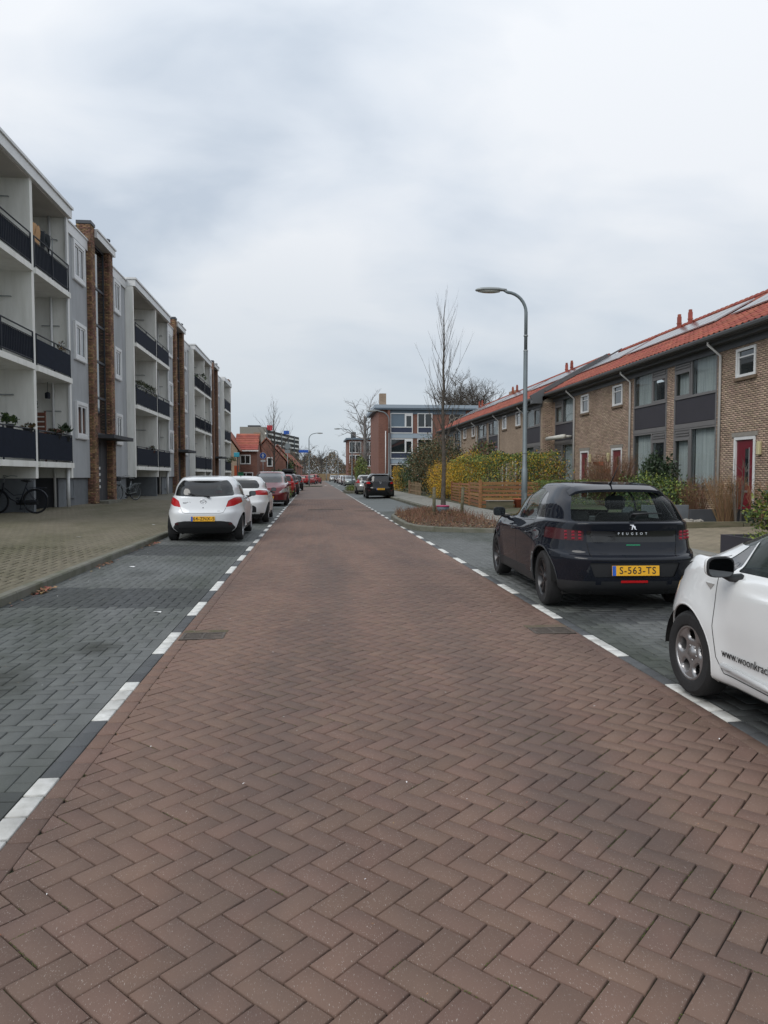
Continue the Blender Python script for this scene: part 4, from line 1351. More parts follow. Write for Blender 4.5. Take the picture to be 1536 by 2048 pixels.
# red claws in the lamps
for s in (-1, 1):
    for k in range(3):
        x = s * (.565 + k * .062)
        mb = MB()
        for zz in (.802, .838, .872):
            p, n = on_surf(bv, x, zz)
            if p is None: continue
            mb.bbox(x - .018, x + .018, p.y - .002, p.y + .01, zz, zz + .024, .004)
        mb.build('light_claw', M['claw'], car, world_off=False)
mb = MB()
p, n = on_surf(bv, 0, .345); mb.bbox(-.15, .15, p.y - .01, p.y + .02, .335, .365, .006)
mb.build('fog_reflector', M['red_lens'], car, world_off=False)
mb = MB(); mb.tube([(.14, -.52, .27), (.26, -.50, .26), (.38, -.44, .22)], [.03, .03, .035], 8); mb.build('exhaust', M['steel'], car, smooth=True, world_off=False)
mb = MB(); mb.tube([(-.02, .10, 1.395), (-.02, .04, 1.43), (0.015, -.10, 1.62)], [.018, .010, .003], 6); mb.build('aerial', M['plastic'], car, smooth=True, world_off=False)
mb = MB(); p, n = on_surf(bv, .05, .74); mb.box(-.07, .085, p.y - .003, p.y + .002, .738, .752); mb.build('sticker', material('green_sticker', (.02, .22, .11), .6), car, world_off=False)
for yy in (1.38, .62): handle(car, bv, yy, .80, -1, P_black); handle(car, bv, yy, .80, 1, P_black)
text_part(car, 'e', .05, (on_side(bv, 2.1, .72, -1)[0].x - .003, 2.1, .72), (PI / 2, 0, -PI / 2), M['chrome'], 'side_badge')

# --- white city car, right foreground
sp = dict(paint=P_white, wb=2.40, r=.29, rr=.185, arch=.335, track=1.445, tw=.175, style='five_hole', rim=M['rim_silver'], mirror=(1.84, .955, .80), mirror_mat=P_white, flare=.03, flare_w=.12, lip=.009)
sp['levels'] = hatch_levels(.55, 3.03, 1.62, 1.49, 2.40, belt_r=.98, belt_f=.885, hood=.84, cowl_z=1.03, cowl_y=2.46, glass_rear_y=-.45, roof_r=-.10, roof_f=1.3, roof_w=.56, belt_w=.755, bump_z=.56, nr=5, nf=4.4, rear_v=.04)
sp['regions'] = [
    ('rear_window', 'rear', [(-.55, 1.05), (.55, 1.05), (.50, 1.40), (-.50, 1.40)], M['glass_dark'], .004, dict(r=.05)),
    ('windscreen', 'front', [(-.60, 1.055), (.60, 1.055), (.51, 1.40), (-.51, 1.40)], M['glass_dark'], .004, dict(r=.05)),
    ('window_corner', 'x', [(1.96, .91), (2.26, .91), (1.94, 1.14)], M['gloss_black'], .003, dict(r=.01)),
    ('side_window', 'x', [(1.10, .92), (1.935, .91), (1.915, 1.15), (1.58, 1.36), (1.10, 1.39)], M['glass_dark'], .005, dict(r=.03)),
    ('side_window', 'x', [(.30, 1.0), (1.04, .97), (1.04, 1.39), (.50, 1.37)], M['glass_dark'], .005, dict(r=.03)),
    ('headlight', 'front', [(.46, .74), (.62, .73), (.72, .76), (.70, .83), (.52, .80)], M['smoke_lens'], .004, dict(r=.03, mirror=True)),
    ('headlight_corner', 'x', [(2.48, .915), (2.72, .80), (3.02, .72), (3.02, .80), (2.80, .86)], M['smoke_lens'], .003, dict(r=.01)),
]
sp['gaps'] = [('x', [(2.03, .96), (2.04, .80), (2.05, .55), (2.01, .36), (1.94, .27), (1.2, .25)]), ('x', [(1.07, .95), (1.07, .30)]), ('top2', [(.60, 2.20), (.64, 2.60), (.60, 2.85)])]
wc, bw = make_car('parked_car', 'white city car', (2.56 + .81, 4.80 - 2.40, z_bay(3.4)), R(.6), sp)
wc['label'] = 'white small car with a web address on its door, cut off by the photo edge'
# text on the door: reads along the left side from front to rear
text_part(wc, 'www.woonkracht10.nl', .072, (on_side(bw, 1.35, .47, -1)[0].x - .004, 1.96, .40), (PI / 2, 0, -PI / 2), M['ink'], 'door_lettering', align='LEFT', bold=.0002)
tri = MB()
p, n = on_side(bw, 2.12, .80, -1)
tri.prism([(2.07, .815), (2.17, .815), (2.11, .775)], 'x', p.x - .006, p.x + .01); tri.build('side_indicator', M['clear_lens'], wc, world_off=False)
ms = MB(); ms.tube([(-.765 - .04, 0.3, .30), (-.765 - .045, 1.2, .29), (-.765 - .04, 1.95, .32)], .018, 6); ms.build('sill_moulding', P_white, wc, smooth=True, world_off=False)

# --- small white hatchback, left lane
sp = dict(paint=P_white2, wb=2.49, r=.30, rr=.20, arch=.345, track=1.47, tw=.185, style='seven', rim=M['rim_silver'], mirror=(1.95, 1.02, .80), mirror_mat=P_white2, flare=.03, flare_w=.10, lip=.009)
sp['levels'] = hatch_levels(.62, 3.28, 1.695, 1.475, 2.49, belt_r=1.03, belt_f=.96, hood=.78, cowl_y=2.42, glass_rear_y=-.48, roof_r=-.12, roof_f=1.25, roof_w=.55, belt_w=.77, bump_z=.60, nr=4.6, nf=4, rear_v=.07, zb=.36)
sp['regions'] = [
    ('rear_window', 'rear', [(-.66, 1.03), (-.2, 1.005), (.2, 1.005), (.66, 1.03), (.60, 1.25), (.50, 1.375), (-.50, 1.375), (-.60, 1.25)], M['glass_black'], .005, dict(r=.05)),
    ('windscreen', 'front', [(-.62, 1.0), (.62, 1.0), (.50, 1.38), (-.50, 1.38)], M['glass_dark'], .004, dict(r=.05)),
    ('side_window', 'x', [(1.20, .985), (2.02, .975), (1.62, 1.24), (1.20, 1.365)], M['glass_dark'], .005, dict(r=.04)),
    ('side_window', 'x', [(.30, 1.07), (1.14, .99), (1.14, 1.37), (.65, 1.37), (.38, 1.28)], M['glass_dark'], .005, dict(r=.04)),
    ('tail_light', 'rear', [(.49, .775), (.66, .80), (.83, .88), (.83, 1.00), (.66, .985), (.54, .92)], M['red_lens'], .004, dict(r=.025, mirror=True)),
    ('lower_diffuser', 'rear', [(-.70, .30), (.70, .30), (.60, .44), (.40, .47), (-.40, .47), (-.60, .44)], M['plastic'], .006, dict(r=.02)),
]
sp['trim'] = [(lambda c, n: c.z < .30, 1)]
sp['gaps'] = [('rear2', [(.50, .77), (.44, .66), (.38, .645), (0, .640)]), ('rear2', [(.66, 1.03), (.70, .99)]), ('x', [(1.17, .96), (1.17, .3)]), ('x', [(2.05, .95), (2.06, .3)])]
c2, b2 = make_car('parked_car', 'small white hatchback', (-3.28 + .8 + .025, 17.15, .04), R(0.5), sp, 'cars parked along the left kerb')
c2['label'] = 'nearest white rounded hatchback on the left, rear window wiper and yellow plate below'
spoiler(c2, b2, -.04, -.22, .46, 1.475, .05, P_white2)
p, n = on_surf(b2, 0, .52); plate(c2, '64-ZNX-5', (0, p.y - .008, .52))
wiper(c2, b2, .12, -.34, 1.0, 1.075)
def oval_badge(parent, bvh, z, s=.065):
    p, n = on_surf(bvh, 0, z); mb = MB()
    pts = [(s * math.cos(2 * PI * k / 24), p.y - .008, z + s * .72 * math.sin(2 * PI * k / 24)) for k in range(25)]
    mb.tube(pts, .006, 5, cap=False)
    mb.tube([(-s * .95, p.y - .008, z + s * .15), (-s * .45, p.y - .009, z + s * .1), (0, p.y - .01, z - s * .3), (s * .45, p.y - .009, z + s * .1), (s * .95, p.y - .008, z + s * .15)], .006, 5)
    mb.build('badge', M['chrome'], parent, smooth=True, world_off=False)
oval_badge(c2, b2, .90)
p, n = on_surf(b2, -.38, .88); text_part(c2, 'mazda 2', .05, (-.36, p.y - .004, .875), (PI / 2 - R(10), 0, R(-4)), M['rim_black'], 'model_lettering', bold=.0006)
p, n = on_surf(b2, .36, .69); text_part(c2, 'sport', .03, (.34, p.y - .004, .69), (PI / 2 - R(4), 0, R(4)), M['rim_black'], 'trim_lettering')
mb = MB(); p, n = on_surf(b2, 0, .775); mb.lathe([(.012, 0), (.012, .008), (0, .009)], 10, c=(0, p.y - .009, .765), axis='y'); mb.build('lock', M['plastic'], c2, world_off=False)
for s in (-1, 1):
    p, n = on_surf(b2, s * .58, .40)
    mb = MB(); mb.bbox(s * .58 - .05, s * .58 + .05, p.y - .012, p.y + .01, .385, .425, .006); mb.build('rear_reflector', M['dark_red_lens'], c2, world_off=False)
    handle(c2, b2, 1.28, .86, s, P_white2)

# --- second white hatchback
sp = dict(paint=P_white, wb=2.58, r=.31, rr=.205, arch=.355, track=1.54, tw=.20, style='five', rim=M['rim_silver'], mirror=(2.0, 1.0, .83), mirror_mat=M['plastic'], flare=.02, lip=.009, detail=1)
sp['levels'] = hatch_levels(.80, 3.45, 1.77, 1.46, 2.58, belt_r=1.05, belt_f=.96, hood=.78, cowl_y=2.45, glass_rear_y=-.62, roof_r=-.25, roof_f=1.3, roof_w=.56, belt_w=.79, bump_z=.60, nr=4.2, nf=4, rear_v=.09, zb=.38)
sp['regions'] = [
    ('rear_window', 'rear', [(-.58, 1.08), (.58, 1.08), (.60, 1.18), (.50, 1.33), (-.50, 1.33), (-.60, 1.18)], M['glass_black'], .005, dict(r=.06)),
    ('windscreen', 'front', [(-.62, 1.0), (.62, 1.0), (.50, 1.38), (-.50, 1.38)], M['glass_black'], .004, dict(r=.05)),
    ('side_window', 'x', [(.30, 1.10), (1.14, .99), (2.04, .975), (1.62, 1.24), (1.20, 1.355), (.65, 1.35)], M['glass_black'], .005, dict(r=.04)),
    ('tail_light', 'rear', [(.36, .92), (.50, .88), (.86, .86), (.86, 1.0), (.60, 1.03), (.44, 1.0)], M['red_lens'], .004, dict(r=.025, mirror=True)),
    ('lower_diffuser', 'rear', [(-.52, .34), (.52, .34), (.52, .50), (.44, .56), (-.44, .56), (-.52, .50)], M['plastic'], .006, dict(r=.03)),
]
sp['trim'] = [(lambda c, n: c.z < .30, 1)]
c3, b3 = make_car('parked_car', 'second white', (-1.42 - .87, 23.5, .04), R(0.5), sp, 'cars parked along the left kerb')
c3['label'] = 'second white hatchback, wide red rear lights, between the nearest one and the wine-red car'
spoiler(c3, b3, -.16, -.32, .47, 1.46, .04, P_white)
mb = MB(); mb.tube([(0, .0, 1.43), (0, -.05, 1.50)], [.015, .006], 6); mb.build('aerial', M['plastic'], c3, smooth=True, world_off=False)
p, n = on_surf(b3, 0, .45); mb = MB(); mb.bbox(-.2, .2, p.y - .01, p.y + .01, .43, .50, .01); mb.build('rear_reflector', M['dark_red_lens'], c3, world_off=False)

# generic cars further down the street
def simple_car(name, label, loc, rz, P, L=4.1, W=1.74, H=1.48, wb=2.55, lens=None, front=None, group=None, detail=0, glass='glass_black', tail=1.0, plate_txt=None, van=0.0, headl=True, tail_h=(.80, 1.0)):
    sp = dict(paint=P, wb=wb, r=.31, rr=.20, arch=.36, track=W - .2, tw=.20, style='five', rim=M['rim_silver'], mirror=(wb - .5, 1.02, W / 2 - .05), mirror_mat=P, flare=.02, lip=.009, detail=detail)
    rear = (L - wb) * .43; fr = L - rear
    b = .98 + (H - 1.48) * .55
    sp['levels'] = hatch_levels(rear, fr, W, H, wb, belt_r=b + .05, belt_f=b - .02, hood=.80 + (H - 1.48) * .5, cowl_y=wb - .06 + van * .3, glass_rear_y=-rear + .13, roof_r=-rear + .38 - van * .1, roof_f=wb - 1.15 + van * .15, roof_w=.57 + van * .05, belt_w=W / 2 * .91, bump_z=.60, nr=4.8, nf=4.2, rear_v=.06, zb=.36)
    h2 = H - .10
    sp['regions'] = [
        ('rear_window', 'rear', [(-.60, b + .06), (.60, b + .06), (.50, h2), (-.50, h2)], M[glass], .005, dict(r=.05)),
        ('windscreen', 'front', [(-.64, b + .03), (.64, b + .03), (.52 + van * .03, h2 + .01), (-.52 - van * .03, h2 + .01)], M[glass], .005, dict(r=.05)),
        ('side_window', 'x', [(-.05, b + .08), (wb - .52 + van * .3, b + .01), (wb - 1.0 + van * .2, h2 - .08), (wb - 1.3, h2 - .01), (.2, h2 - .02)], M[glass], .005, dict(r=.04)),
        ('tail_light', 'rear', [(W / 2 - .32, tail_h[0]), (W / 2 + .0, tail_h[0]), (W / 2 + .0, tail_h[1]), (W / 2 - .25, tail_h[1] - .02)], M['red_lens'], .004, dict(r=.03, mirror=True)),
        ('headlight', 'front', [(W / 2 - .45, .64), (W / 2 - .0, .66), (W / 2 - .0, .86), (W / 2 - .20, .84)], M['clear_lens'], .004, dict(r=.04, mirror=True)),
        ('grille', 'front', [(-.34, .60), (.34, .60), (.30, .68), (-.30, .68)], M['plastic'], .008, dict(r=.02)),
    ]
    sp['trim'] = [(lambda c, n: c.z < .30, 1)]
    car, bv = make_car(name, label, loc, rz, sp, group)
    if plate_txt is not None:
        p, n = on_surf(bv, 0, .60); plate(car, plate_txt, (0, p.y - .008, .60))
        p, n = on_surf(bv, 0, .42, False); plate(car, plate_txt, (0, p.y + .008, .42), front=True)
    return car, bv
GL = 'cars parked along the left kerb'
# wine-red people carrier facing us
cw, bw2 = simple_car('parked_car', 'wine-red people carrier facing us on the left, pale headlamp and large sloping windscreen', (-2.22, 36.6 + 2.75 + .05, .04), PI + R(.5), P_wine, L=4.45, W=1.86, H=1.68, wb=2.75, group=GL, detail=1, van=1, glass='glass_black', plate_txt='')
cr_, br_ = simple_car('parked_car', 'bright red small car behind the wine-red one, seen rear first beside the green shrub', (-2.12, 50.5, .04), R(.3), P_red, L=3.8, W=1.68, H=1.52, wb=2.4, group=GL, detail=1, tail_h=(.85, 1.25))
cd_, bd_ = simple_car('parked_car', 'dark plum car with a black roof box, beyond the bright red small car', (-2.05, 57.5, .04), R(.3), P_dark, L=4.5, W=1.8, H=1.60, wb=2.7, group=GL)
rb = thing('roof_box', 'black roof box carried on top of the dark plum car', 'roof box', (-2.05, 58.2, 1.62), 0, base=False)
m_ = MB(); m_.bbox(-.42, .42, 0, 1.9, .10, .40, .09); m_.build('box_shell', M['plastic'], rb, world_off=False)
m_ = MB(); m_.box(-.55, .55, .45, .50, .0, .10); m_.build('roof_bar', M['plastic'], rb, world_off=False)
m_ = MB(); m_.box(-.55, .55, 1.35, 1.40, .0, .10); m_.build('roof_bar', M['plastic'], rb, world_off=False)
simple_car('parked_car', 'black car half hidden at the far end of the left row', (-1.9, 72, .04), R(.3), P_black2, L=4.3, H=1.5, group=GL)
simple_car('parked_car', 'red car standing across the end of the street beyond the left lamp post', (-1.6, 118, .0), R(-25), P_red, L=4.2, W=1.75, H=1.5, wb=2.6, group='red cars far down the street')
simple_car('parked_car', 'second red car behind the first one at the end of the street', (-.2, 128, .0), R(-15), P_red, L=4.4, W=1.75, H=1.65, wb=2.6, group='red cars far down the street')
GR = 'cars parked along the right kerb'
cs, bs_ = simple_car('parked_car', 'black compact SUV with yellow plate, in the right lane past the planted bed', (4.20, 47.0, .04), R(-1), P_black2, L=4.4, W=1.86, H=1.60, wb=2.65, group=GR, detail=1, tail_h=(.93, 1.08), plate_txt='KS-832-B')
p, n = on_surf(bs_, 0, .9); oval_badge(cs, bs_, 1.0, .07)
spoiler(cs, bs_, -.3, -.50, .56, 1.6, .04, P_black2)
for s in (-1, 1):
    p, n = on_surf(bs_, s * .66, .50); mb = MB(); mb.bbox(s * .66 - .1, s * .66 + .1, p.y - .012, p.y + .01, .47, .54, .01); mb.build('rear_reflector', M['dark_red_lens'], cs, world_off=False)
simple_car('parked_car', 'silver car tucked behind the black compact SUV on the right', (4.10, 57.2, .04), R(-1), P_silver, L=4.2, W=1.75, H=1.50, wb=2.6, group=GR, detail=1, tail_h=(.88, 1.15))
for (x, y, P, lab, rz_) in ((5.0, 104, P_greygreen, 'sage grey-green car facing us, nearest of the far right row', PI), (5.0, 115, P_grey, 'grey car second in the far right row', PI), (5.0, 125, P_white, 'white car in the middle of the far right row', PI), (5.0, 136, P_grey, 'dark grey car fourth in the far right row', PI), (4.9, 150, P_black2, 'black car fifth in the far right row', PI), (4.4, 172, P_silver, 'pale silver car last in the far right row', PI)):
    simple_car('parked_car', lab, (x, y, 0), rz_ + R(1), P, L=4.3, W=1.76, H=1.48, wb=2.6, group='cars far down the right side')
# ------------------------------------------------------------------ apartment building on the left
M['white_wall'] = material('white_render', (0.78, 0.78, 0.74), .85, nscale=1.6, col2=(0.62, 0.62, 0.57), bump=.25, bscale=60, ramp=(.45, .8), stretch=(2.2, 2.2, .35))
M['white_frame'] = material('white_frame', (0.68, 0.69, 0.69), .45, noise=.08, nscale=3)
M['grey_wall'] = material('grey_render', (0.40, 0.415, 0.43), .88, nscale=.9, col2=(0.32, 0.335, 0.345), bump=.3, bscale=50, stretch=(2, 2, .5))
M['soffit'] = material('soffit_concrete', (0.50, 0.48, 0.44), .9, noise=.15, nscale=1)
M['plinth_dark'] = material('plinth_dark_brick', (0.055, 0.058, 0.065), .8, noise=.2, nscale=3)
M['plinth_grey'] = material('plinth_grey_brick', (0.15, 0.165, 0.18), .8, noise=.2, nscale=3, island=.12)
M['rail_dark'] = material('balcony_screen', (0.011, 0.016, 0.029), .8, spec=.15, noise=.2, nscale=6)
M['rail_metal'] = material('rail_metal', (0.014, 0.018, 0.028), .5, spec=.3)
M['galv'] = material('galvanised', (0.30, 0.33, 0.34), .5, metal=.5, noise=.2, nscale=12)
M['brick_t'] = material('tower_brick', (0.28, 0.165, 0.09), .85, nscale=2.2, col2=(0.165, 0.09, 0.06), island=.42, bump=.4, bscale=120, ramp=(.42, .6))
M['brick_g'] = material('house_brick', (0.385, 0.285, 0.215), .85, nscale=1.1, col2=(0.31, 0.225, 0.165), island=.22, bump=.4, bscale=120, ramp=(.4, .65))
M['mortar'] = material('mortar', (0.095, 0.08, 0.062), .95)
M['mortar_l'] = material('mortar_light', (0.24, 0.205, 0.165), .95)
M['zinc'] = material('dark_cap', (0.06, 0.065, 0.075), .5, metal=.3)
M['win_glass'] = glass_mat('window_glass', (0.03, 0.04, 0.045), through=.88, rough=.015, tcol=(.93, .96, .96))
M['win_dark'] = glass_mat('window_dark', (0.015, 0.02, 0.022), through=.0, rough=.02)
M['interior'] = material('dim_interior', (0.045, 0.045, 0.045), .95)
M['curtain'] = material('net_curtain', (0.74, 0.76, 0.76), .9, noise=.3, nscale=2, stretch=(8, 8, .3))
M['curtain_d'] = material('drape', (0.40, 0.44, 0.44), .9, noise=.5, nscale=3, stretch=(8, 8, .3))

def brick_wall(parent, plane, pos, a0, a1, z0, z1, mats, holes=(), out=-1, bw=.22, bh=.0625, proud=.006, singles=0, face=.05, mortar=None, back=.02, name='brickwork', order_from=0.0):
    """bricks in running bond. plane 'x': wall at x=pos along y; plane 'y': wall at y=pos along x. out: +1/-1 side the face looks to"""
    jt = .010; L = []; row = 0; z = z0
    while z + bh <= z1 + 1e-6:
        segs = [(a0, a1)]
        for (h0, h1, hz0, hz1) in holes:
            if z + bh - .012 > hz0 and z + .006 < hz1:
                ns = []
                for (s0, s1) in segs:
                    if h1 <= s0 or h0 >= s1: ns.append((s0, s1)); continue
                    if h0 > s0: ns.append((s0, h0))
                    if h1 < s1: ns.append((h1, s1))
                segs = ns
        offs = (bw / 2 if row % 2 else 0)
        k0 = math.floor((a0 - offs) / bw) - 1
        for (s0, s1) in segs:
            k = math.floor((s0 - offs) / bw)
            while True:
                b0 = offs + k * bw; b1 = b0 + bw; k += 1
                if b0 >= s1: break
                c0, c1 = max(b0 + jt / 2, s0), min(b1 - jt / 2, s1)
                if c1 - c0 > .02: L.append((c0, c1, z + jt / 2, z + bh - jt / 2))
        z += bh; row += 1
    if not L: return
    A = np.array(L); n = len(A)
    p = proud + rng.uniform(-.0015, .002, n)
    f = pos + out * p; b = np.full(n, pos - out * .02)
    def corners(A, f, b):
        c = np.zeros((len(A), 8, 3))
        for i, (ai, zi, d) in enumerate(((0, 2, 1), (1, 2, 1), (1, 3, 1), (0, 3, 1), (0, 2, 0), (1, 2, 0), (1, 3, 0), (0, 3, 0))):
            dd = f if d else b
            if plane == 'x': c[:, i, 0] = dd; c[:, i, 1] = A[:, ai]
            else: c[:, i, 1] = dd; c[:, i, 0] = A[:, ai]
            c[:, i, 2] = A[:, zi]
        return c
    F = np.array([(0, 1, 2, 3), (0, 4, 5, 1), (1, 5, 6, 2), (2, 6, 7, 3), (3, 7, 4, 0)])
    if (plane == 'x') == (out > 0): pass
    else: F = F[:, ::-1]
    C = corners(A, f, b)
    off = np.array(parent.get('_base', [0, 0, 0]))
    idx = np.arange(n)
    if singles:
        mid = (A[:, 0] + A[:, 1]) / 2
        if plane == 'x': d = np.hypot(np.full(n, pos), mid)
        else: d = np.hypot(mid, np.full(n, pos))
        vis = np.abs((A[:, 2] + A[:, 3]) / 2 - order_from)
        o_ = np.argsort(d + vis * .2)[:singles]
        cache = {}
        for i in o_:
            w = round(float(A[i, 1] - A[i, 0]), 3); key = w
            cen = C[i].mean(0)
            if key not in cache: cache[key] = np_mesh('brick', C[i] - cen, F, [mats] if not isinstance(mats, list) else mats)
            q = link('brick', cache[key], parent); q.location = cen - off
        idx = np.setdiff1d(idx, o_)
    V = (C[idx] - off).reshape(-1, 3); FF = (F[None] + (np.arange(len(idx)) * 8)[:, None, None]).reshape(-1, 4)
    if len(idx): link(name, np_mesh(name, V, FF, mats), parent, 'stuff')

def window_x(parent, X, y0, y1, z0, z1, out=1, frame=.07, mid=None, deep=.10, mat=None, glass=None, sill=True, surround=.0, name='window', curtain=None, trans=None, fproud=.0, label=None):
    """window in a wall whose plane is x=X, the face looking to +x*out"""
    mat = mat or M['white_frame']; glass = glass or M['win_glass']
    f = MB(); o = out
    xa, xb = X - o * deep, X - o * (deep - .06) + o * fproud
    if surround:
        s = surround
        f.box(X, X + o * .09, y0 - s, y1 + s, z1, z1 + s); f.box(X, X + o * .09, y0 - s, y1 + s, z0 - s, z0)
        f.box(X, X + o * .09, y0 - s, y0, z0, z1); f.box(X, X + o * .09, y1, y1 + s, z0, z1)
    f.box(xa, xb, y0, y1, z0, z0 + frame); f.box(xa, xb, y0, y1, z1 - frame, z1)
    f.box(xa, xb, y0, y0 + frame, z0 + frame, z1 - frame); f.box(xa, xb, y1 - frame, y1, z0 + frame, z1 - frame)
    cuts = [y0 + frame] + [m_ for m_ in (mid or [])] + [y1 - frame]
    for m_ in (mid or []): f.box(xa, xb, m_ - frame * .6, m_ + frame * .6, z0 + frame, z1 - frame)
    if sill: f.box(X - o * deep, X + o * .06, y0 - .02, y1 + .02, z0 - .045, z0 - .003)
    w = f.build(name, mat, parent, label=label)
    ztop = z1 - frame
    for i in range(len(cuts) - 1):
        a = cuts[i] + (frame * .6 if i > 0 else 0); b = cuts[i + 1] - (frame * .6 if i < len(cuts) - 2 else 0)
        g = MB(); gx = (xa + xb) / 2
        g.box(gx - .006, gx + .006, a, b, z0 + frame, ztop)
        g.build('pane', glass, w)
    if curtain is not None:
        c = MB(); cx = xa - o * .12; N = 40; vs = []; fs = []
        for k in range(N + 1):
            yy = y0 + frame + (y1 - y0 - 2 * frame) * k / N
            xx = cx + .03 * math.sin(k * 1.9) + .012 * math.sin(k * 4.3)
            vs += [(xx, yy, z0 + .02), (xx, yy, z1 - .02)]
        for k in range(N): fs.append((2 * k, 2 * k + 1, 2 * k + 3, 2 * k + 2))
        c.add(vs, fs); c.build('curtain', curtain, w)
    bk = MB(); bx = xa - o * .9
    bk.box(bx, bx - o * .02, y0 - .3, y1 + .3, z0 - .3, z1 + .3)
    return w, bk

apt = thing('apartment_building', 'long white and grey three-storey apartment block with balconies and brick stair towers', 'building', (-8.6, 18.2, .42))
BX, WX, TX, IX = -8.25, -8.60, -8.42, -9.85      # balcony plane, wall plane, tower plane, loggia back wall
PER = 17.15
FL = [1.94, 4.80, 7.66]
ROOF = 10.58
solid = MB()       # grey wall panels
def unit(k):
    o = PER * k
    yA, yM, yB = 18.2 + o, 22.85 + o, 26.10 + o        # bay from, middle fin, bay to
    t0, t1 = 29.4 + o, 32.45 + o                       # stair tower
    e = 35.15 + o                                      # next bay
    far = k >= 2
    # plinth under the bays and wall panels
    m = MB(); m.box(IX - .3, IX, yA - .1, yB, .2, 1.43); m.box(IX - .1, WX - .12, yB - .02, yB + .2, .2, 1.43); m.box(IX - .1, WX - .12, yA - .3, yA, .2, 1.43); m.build('garage_wall', M['plinth_dark'], apt)
    for (a, b) in ((yB, t0), (t1, e)):
        m = MB(); m.box(WX - .4, WX, a, b, 1.43, 10.05); m.build('wall', M['grey_wall'], apt)
        m = MB(); m.box(WX - .4, WX - .10, a, b, .2, 1.43); m.build('plinth', M['plinth_grey'], apt)
        # parapet and roof edge
        m = MB(); m.box(WX - .4, WX + .06, a, b, 10.05, 10.42); m.box(WX - .4, WX + .10, a, b, 10.42, 10.47)
        m.build('roof_edge', M['white_frame'], apt)
        ya_, yb_ = ((27.66 + o, 29.0 + o) if a == yB else (33.0 + o, 34.1 + o))
        for fi, (z0, z1) in enumerate(((2.88, 4.22), (5.74, 7.10), (8.60, 10.0))):
            m0 = (ya_ + yb_) / 2
            w, bk = window_x(apt, WX, ya_ + .14, yb_ - .14, z0 + .12, z1 - .13, 1, .07, [m0], .0, sill=False, surround=.13, glass=M['win_dark'])
            mm = MB(); mm.box(WX, WX + .07, ya_ + .02, yb_ - .02, z0 - .035, z0 - .005); mm.build('window_sill', M['white_frame'], w)
    # white pilaster beside the bays (return wall) and cellar windows
    m = MB(); m.box(WX - .3, BX, yA - .18, yA, 1.43, 10.2); m.build('bay_wall', M['white_wall'], apt)
    m = MB(); m.box(IX, BX, yB - .02, yB + .16, 1.43, 10.2); m.build('bay_wall', M['white_wall'], apt)
    m = MB(); m.box(IX, BX + .03, yM - .10, yM + .10, 1.43, 10.2); m.build('dividing_wall', M['white_wall'], apt)
    m = MB(); m.box(IX - .1, BX - .05, yM - .08, yM + .08, .2, 1.425); m.build('garage_pier', M['plinth_grey'], apt)
    # loggia back wall with doors and windows
    m = MB(); m.box(IX - .2, IX, yA, yB, 1.43, 10.2); m.build('loggia_wall', M['white_wall'], apt)
    for z in FL:
        for (a, b) in ((yA + .5, yM - .5), (yM + .4, yB - .35)):
            if k < 2:
                w, bk = window_x(apt, IX, a, b, z + .10, z + 2.3, 1, .07, [a + .9, b - .8] if b - a > 2.5 else [a + .9], .02, sill=False, glass=M['win_dark'])
    # slabs
    for fi, z in enumerate(FL):
        for (a, b) in ((yA, yM - .10), (yM + .10, yB - .02)):
            m = MB(); m.box(IX, BX + .10, a, b, z - .17, z); m.build('balcony_slab', M['white_wall'], apt)
            if k < 4: railing(a, b, z, (k, fi, a < yM - 1))
    m = MB(); m.box(IX, BX + .02, yA, yB, 10.16, 10.2); m.build('soffit', M['soffit'], apt)
    m = MB(); m.box(IX, BX + .12, yA - .2, yB + .2, 10.2, 10.5); m.box(IX, BX + .17, yA - .24, yB + .24, 10.5, 10.58)
    m.build('roof_edge', M['white_frame'], apt)
    m = MB(); m.box(-20, WX - .35, yA - .2, e, 10.30, 10.36); m.build('roof', M['zinc'], apt)
    # thin downpipes at the far wall of each bay
    m = MB()
    m.tube([(BX - .30, yM + .9, 1.40), (BX - .30, yM + .9, 10.16)], .05, 8) if False else None
    m.tube([(BX - .52, yB - .14, .44), (BX - .52, yB - .14, 10.16)], .045, 8)
    m.tube([(BX - .10, yB - .08, .44), (BX - .10, yB - .08, 1.77)], .06, 8)
    m.build('drainpipe', M['white_frame'], apt, smooth=True)
    m = MB(); m.box(BX - .03, BX + .03, yB - .12, yB - .02, 1.94, 10.16); m.build('corner_post', M['white_frame'], apt)
    # clothes brackets on the dividing walls
    for z in FL:
        m = MB(); m.tube([(BX - .55, yM - .11, z + 1.95), (BX - .55, yM - .17, z + 1.95), (BX - 1.1, yM - .17, z + 1.95), (BX - 1.1, yM - .11, z + 1.95)], .017, 5); m.build('clothes_bracket', M['galv'], apt)
        m = MB(); m.tube([(BX - .30, yB - .03, z + 1.75), (BX - .30, yB - .10, z + 1.75), (BX - .85, yB - .10, z + 1.75), (BX - .85, yB - .03, z + 1.75)], .017, 5); m.build('clothes_bracket', M['galv'], apt)
    # cellar windows beside the tower
    w, bk = window_x(apt, WX - .10, 26.9 + o, 27.7 + o, .75, 1.36, 1, .05, None, .05, sill=True, mat=M['plinth_grey'], glass=M['win_dark'], name='cellar_window')
    # stair tower: two brick piers, glass strip, door and canopy
    H = 11.2
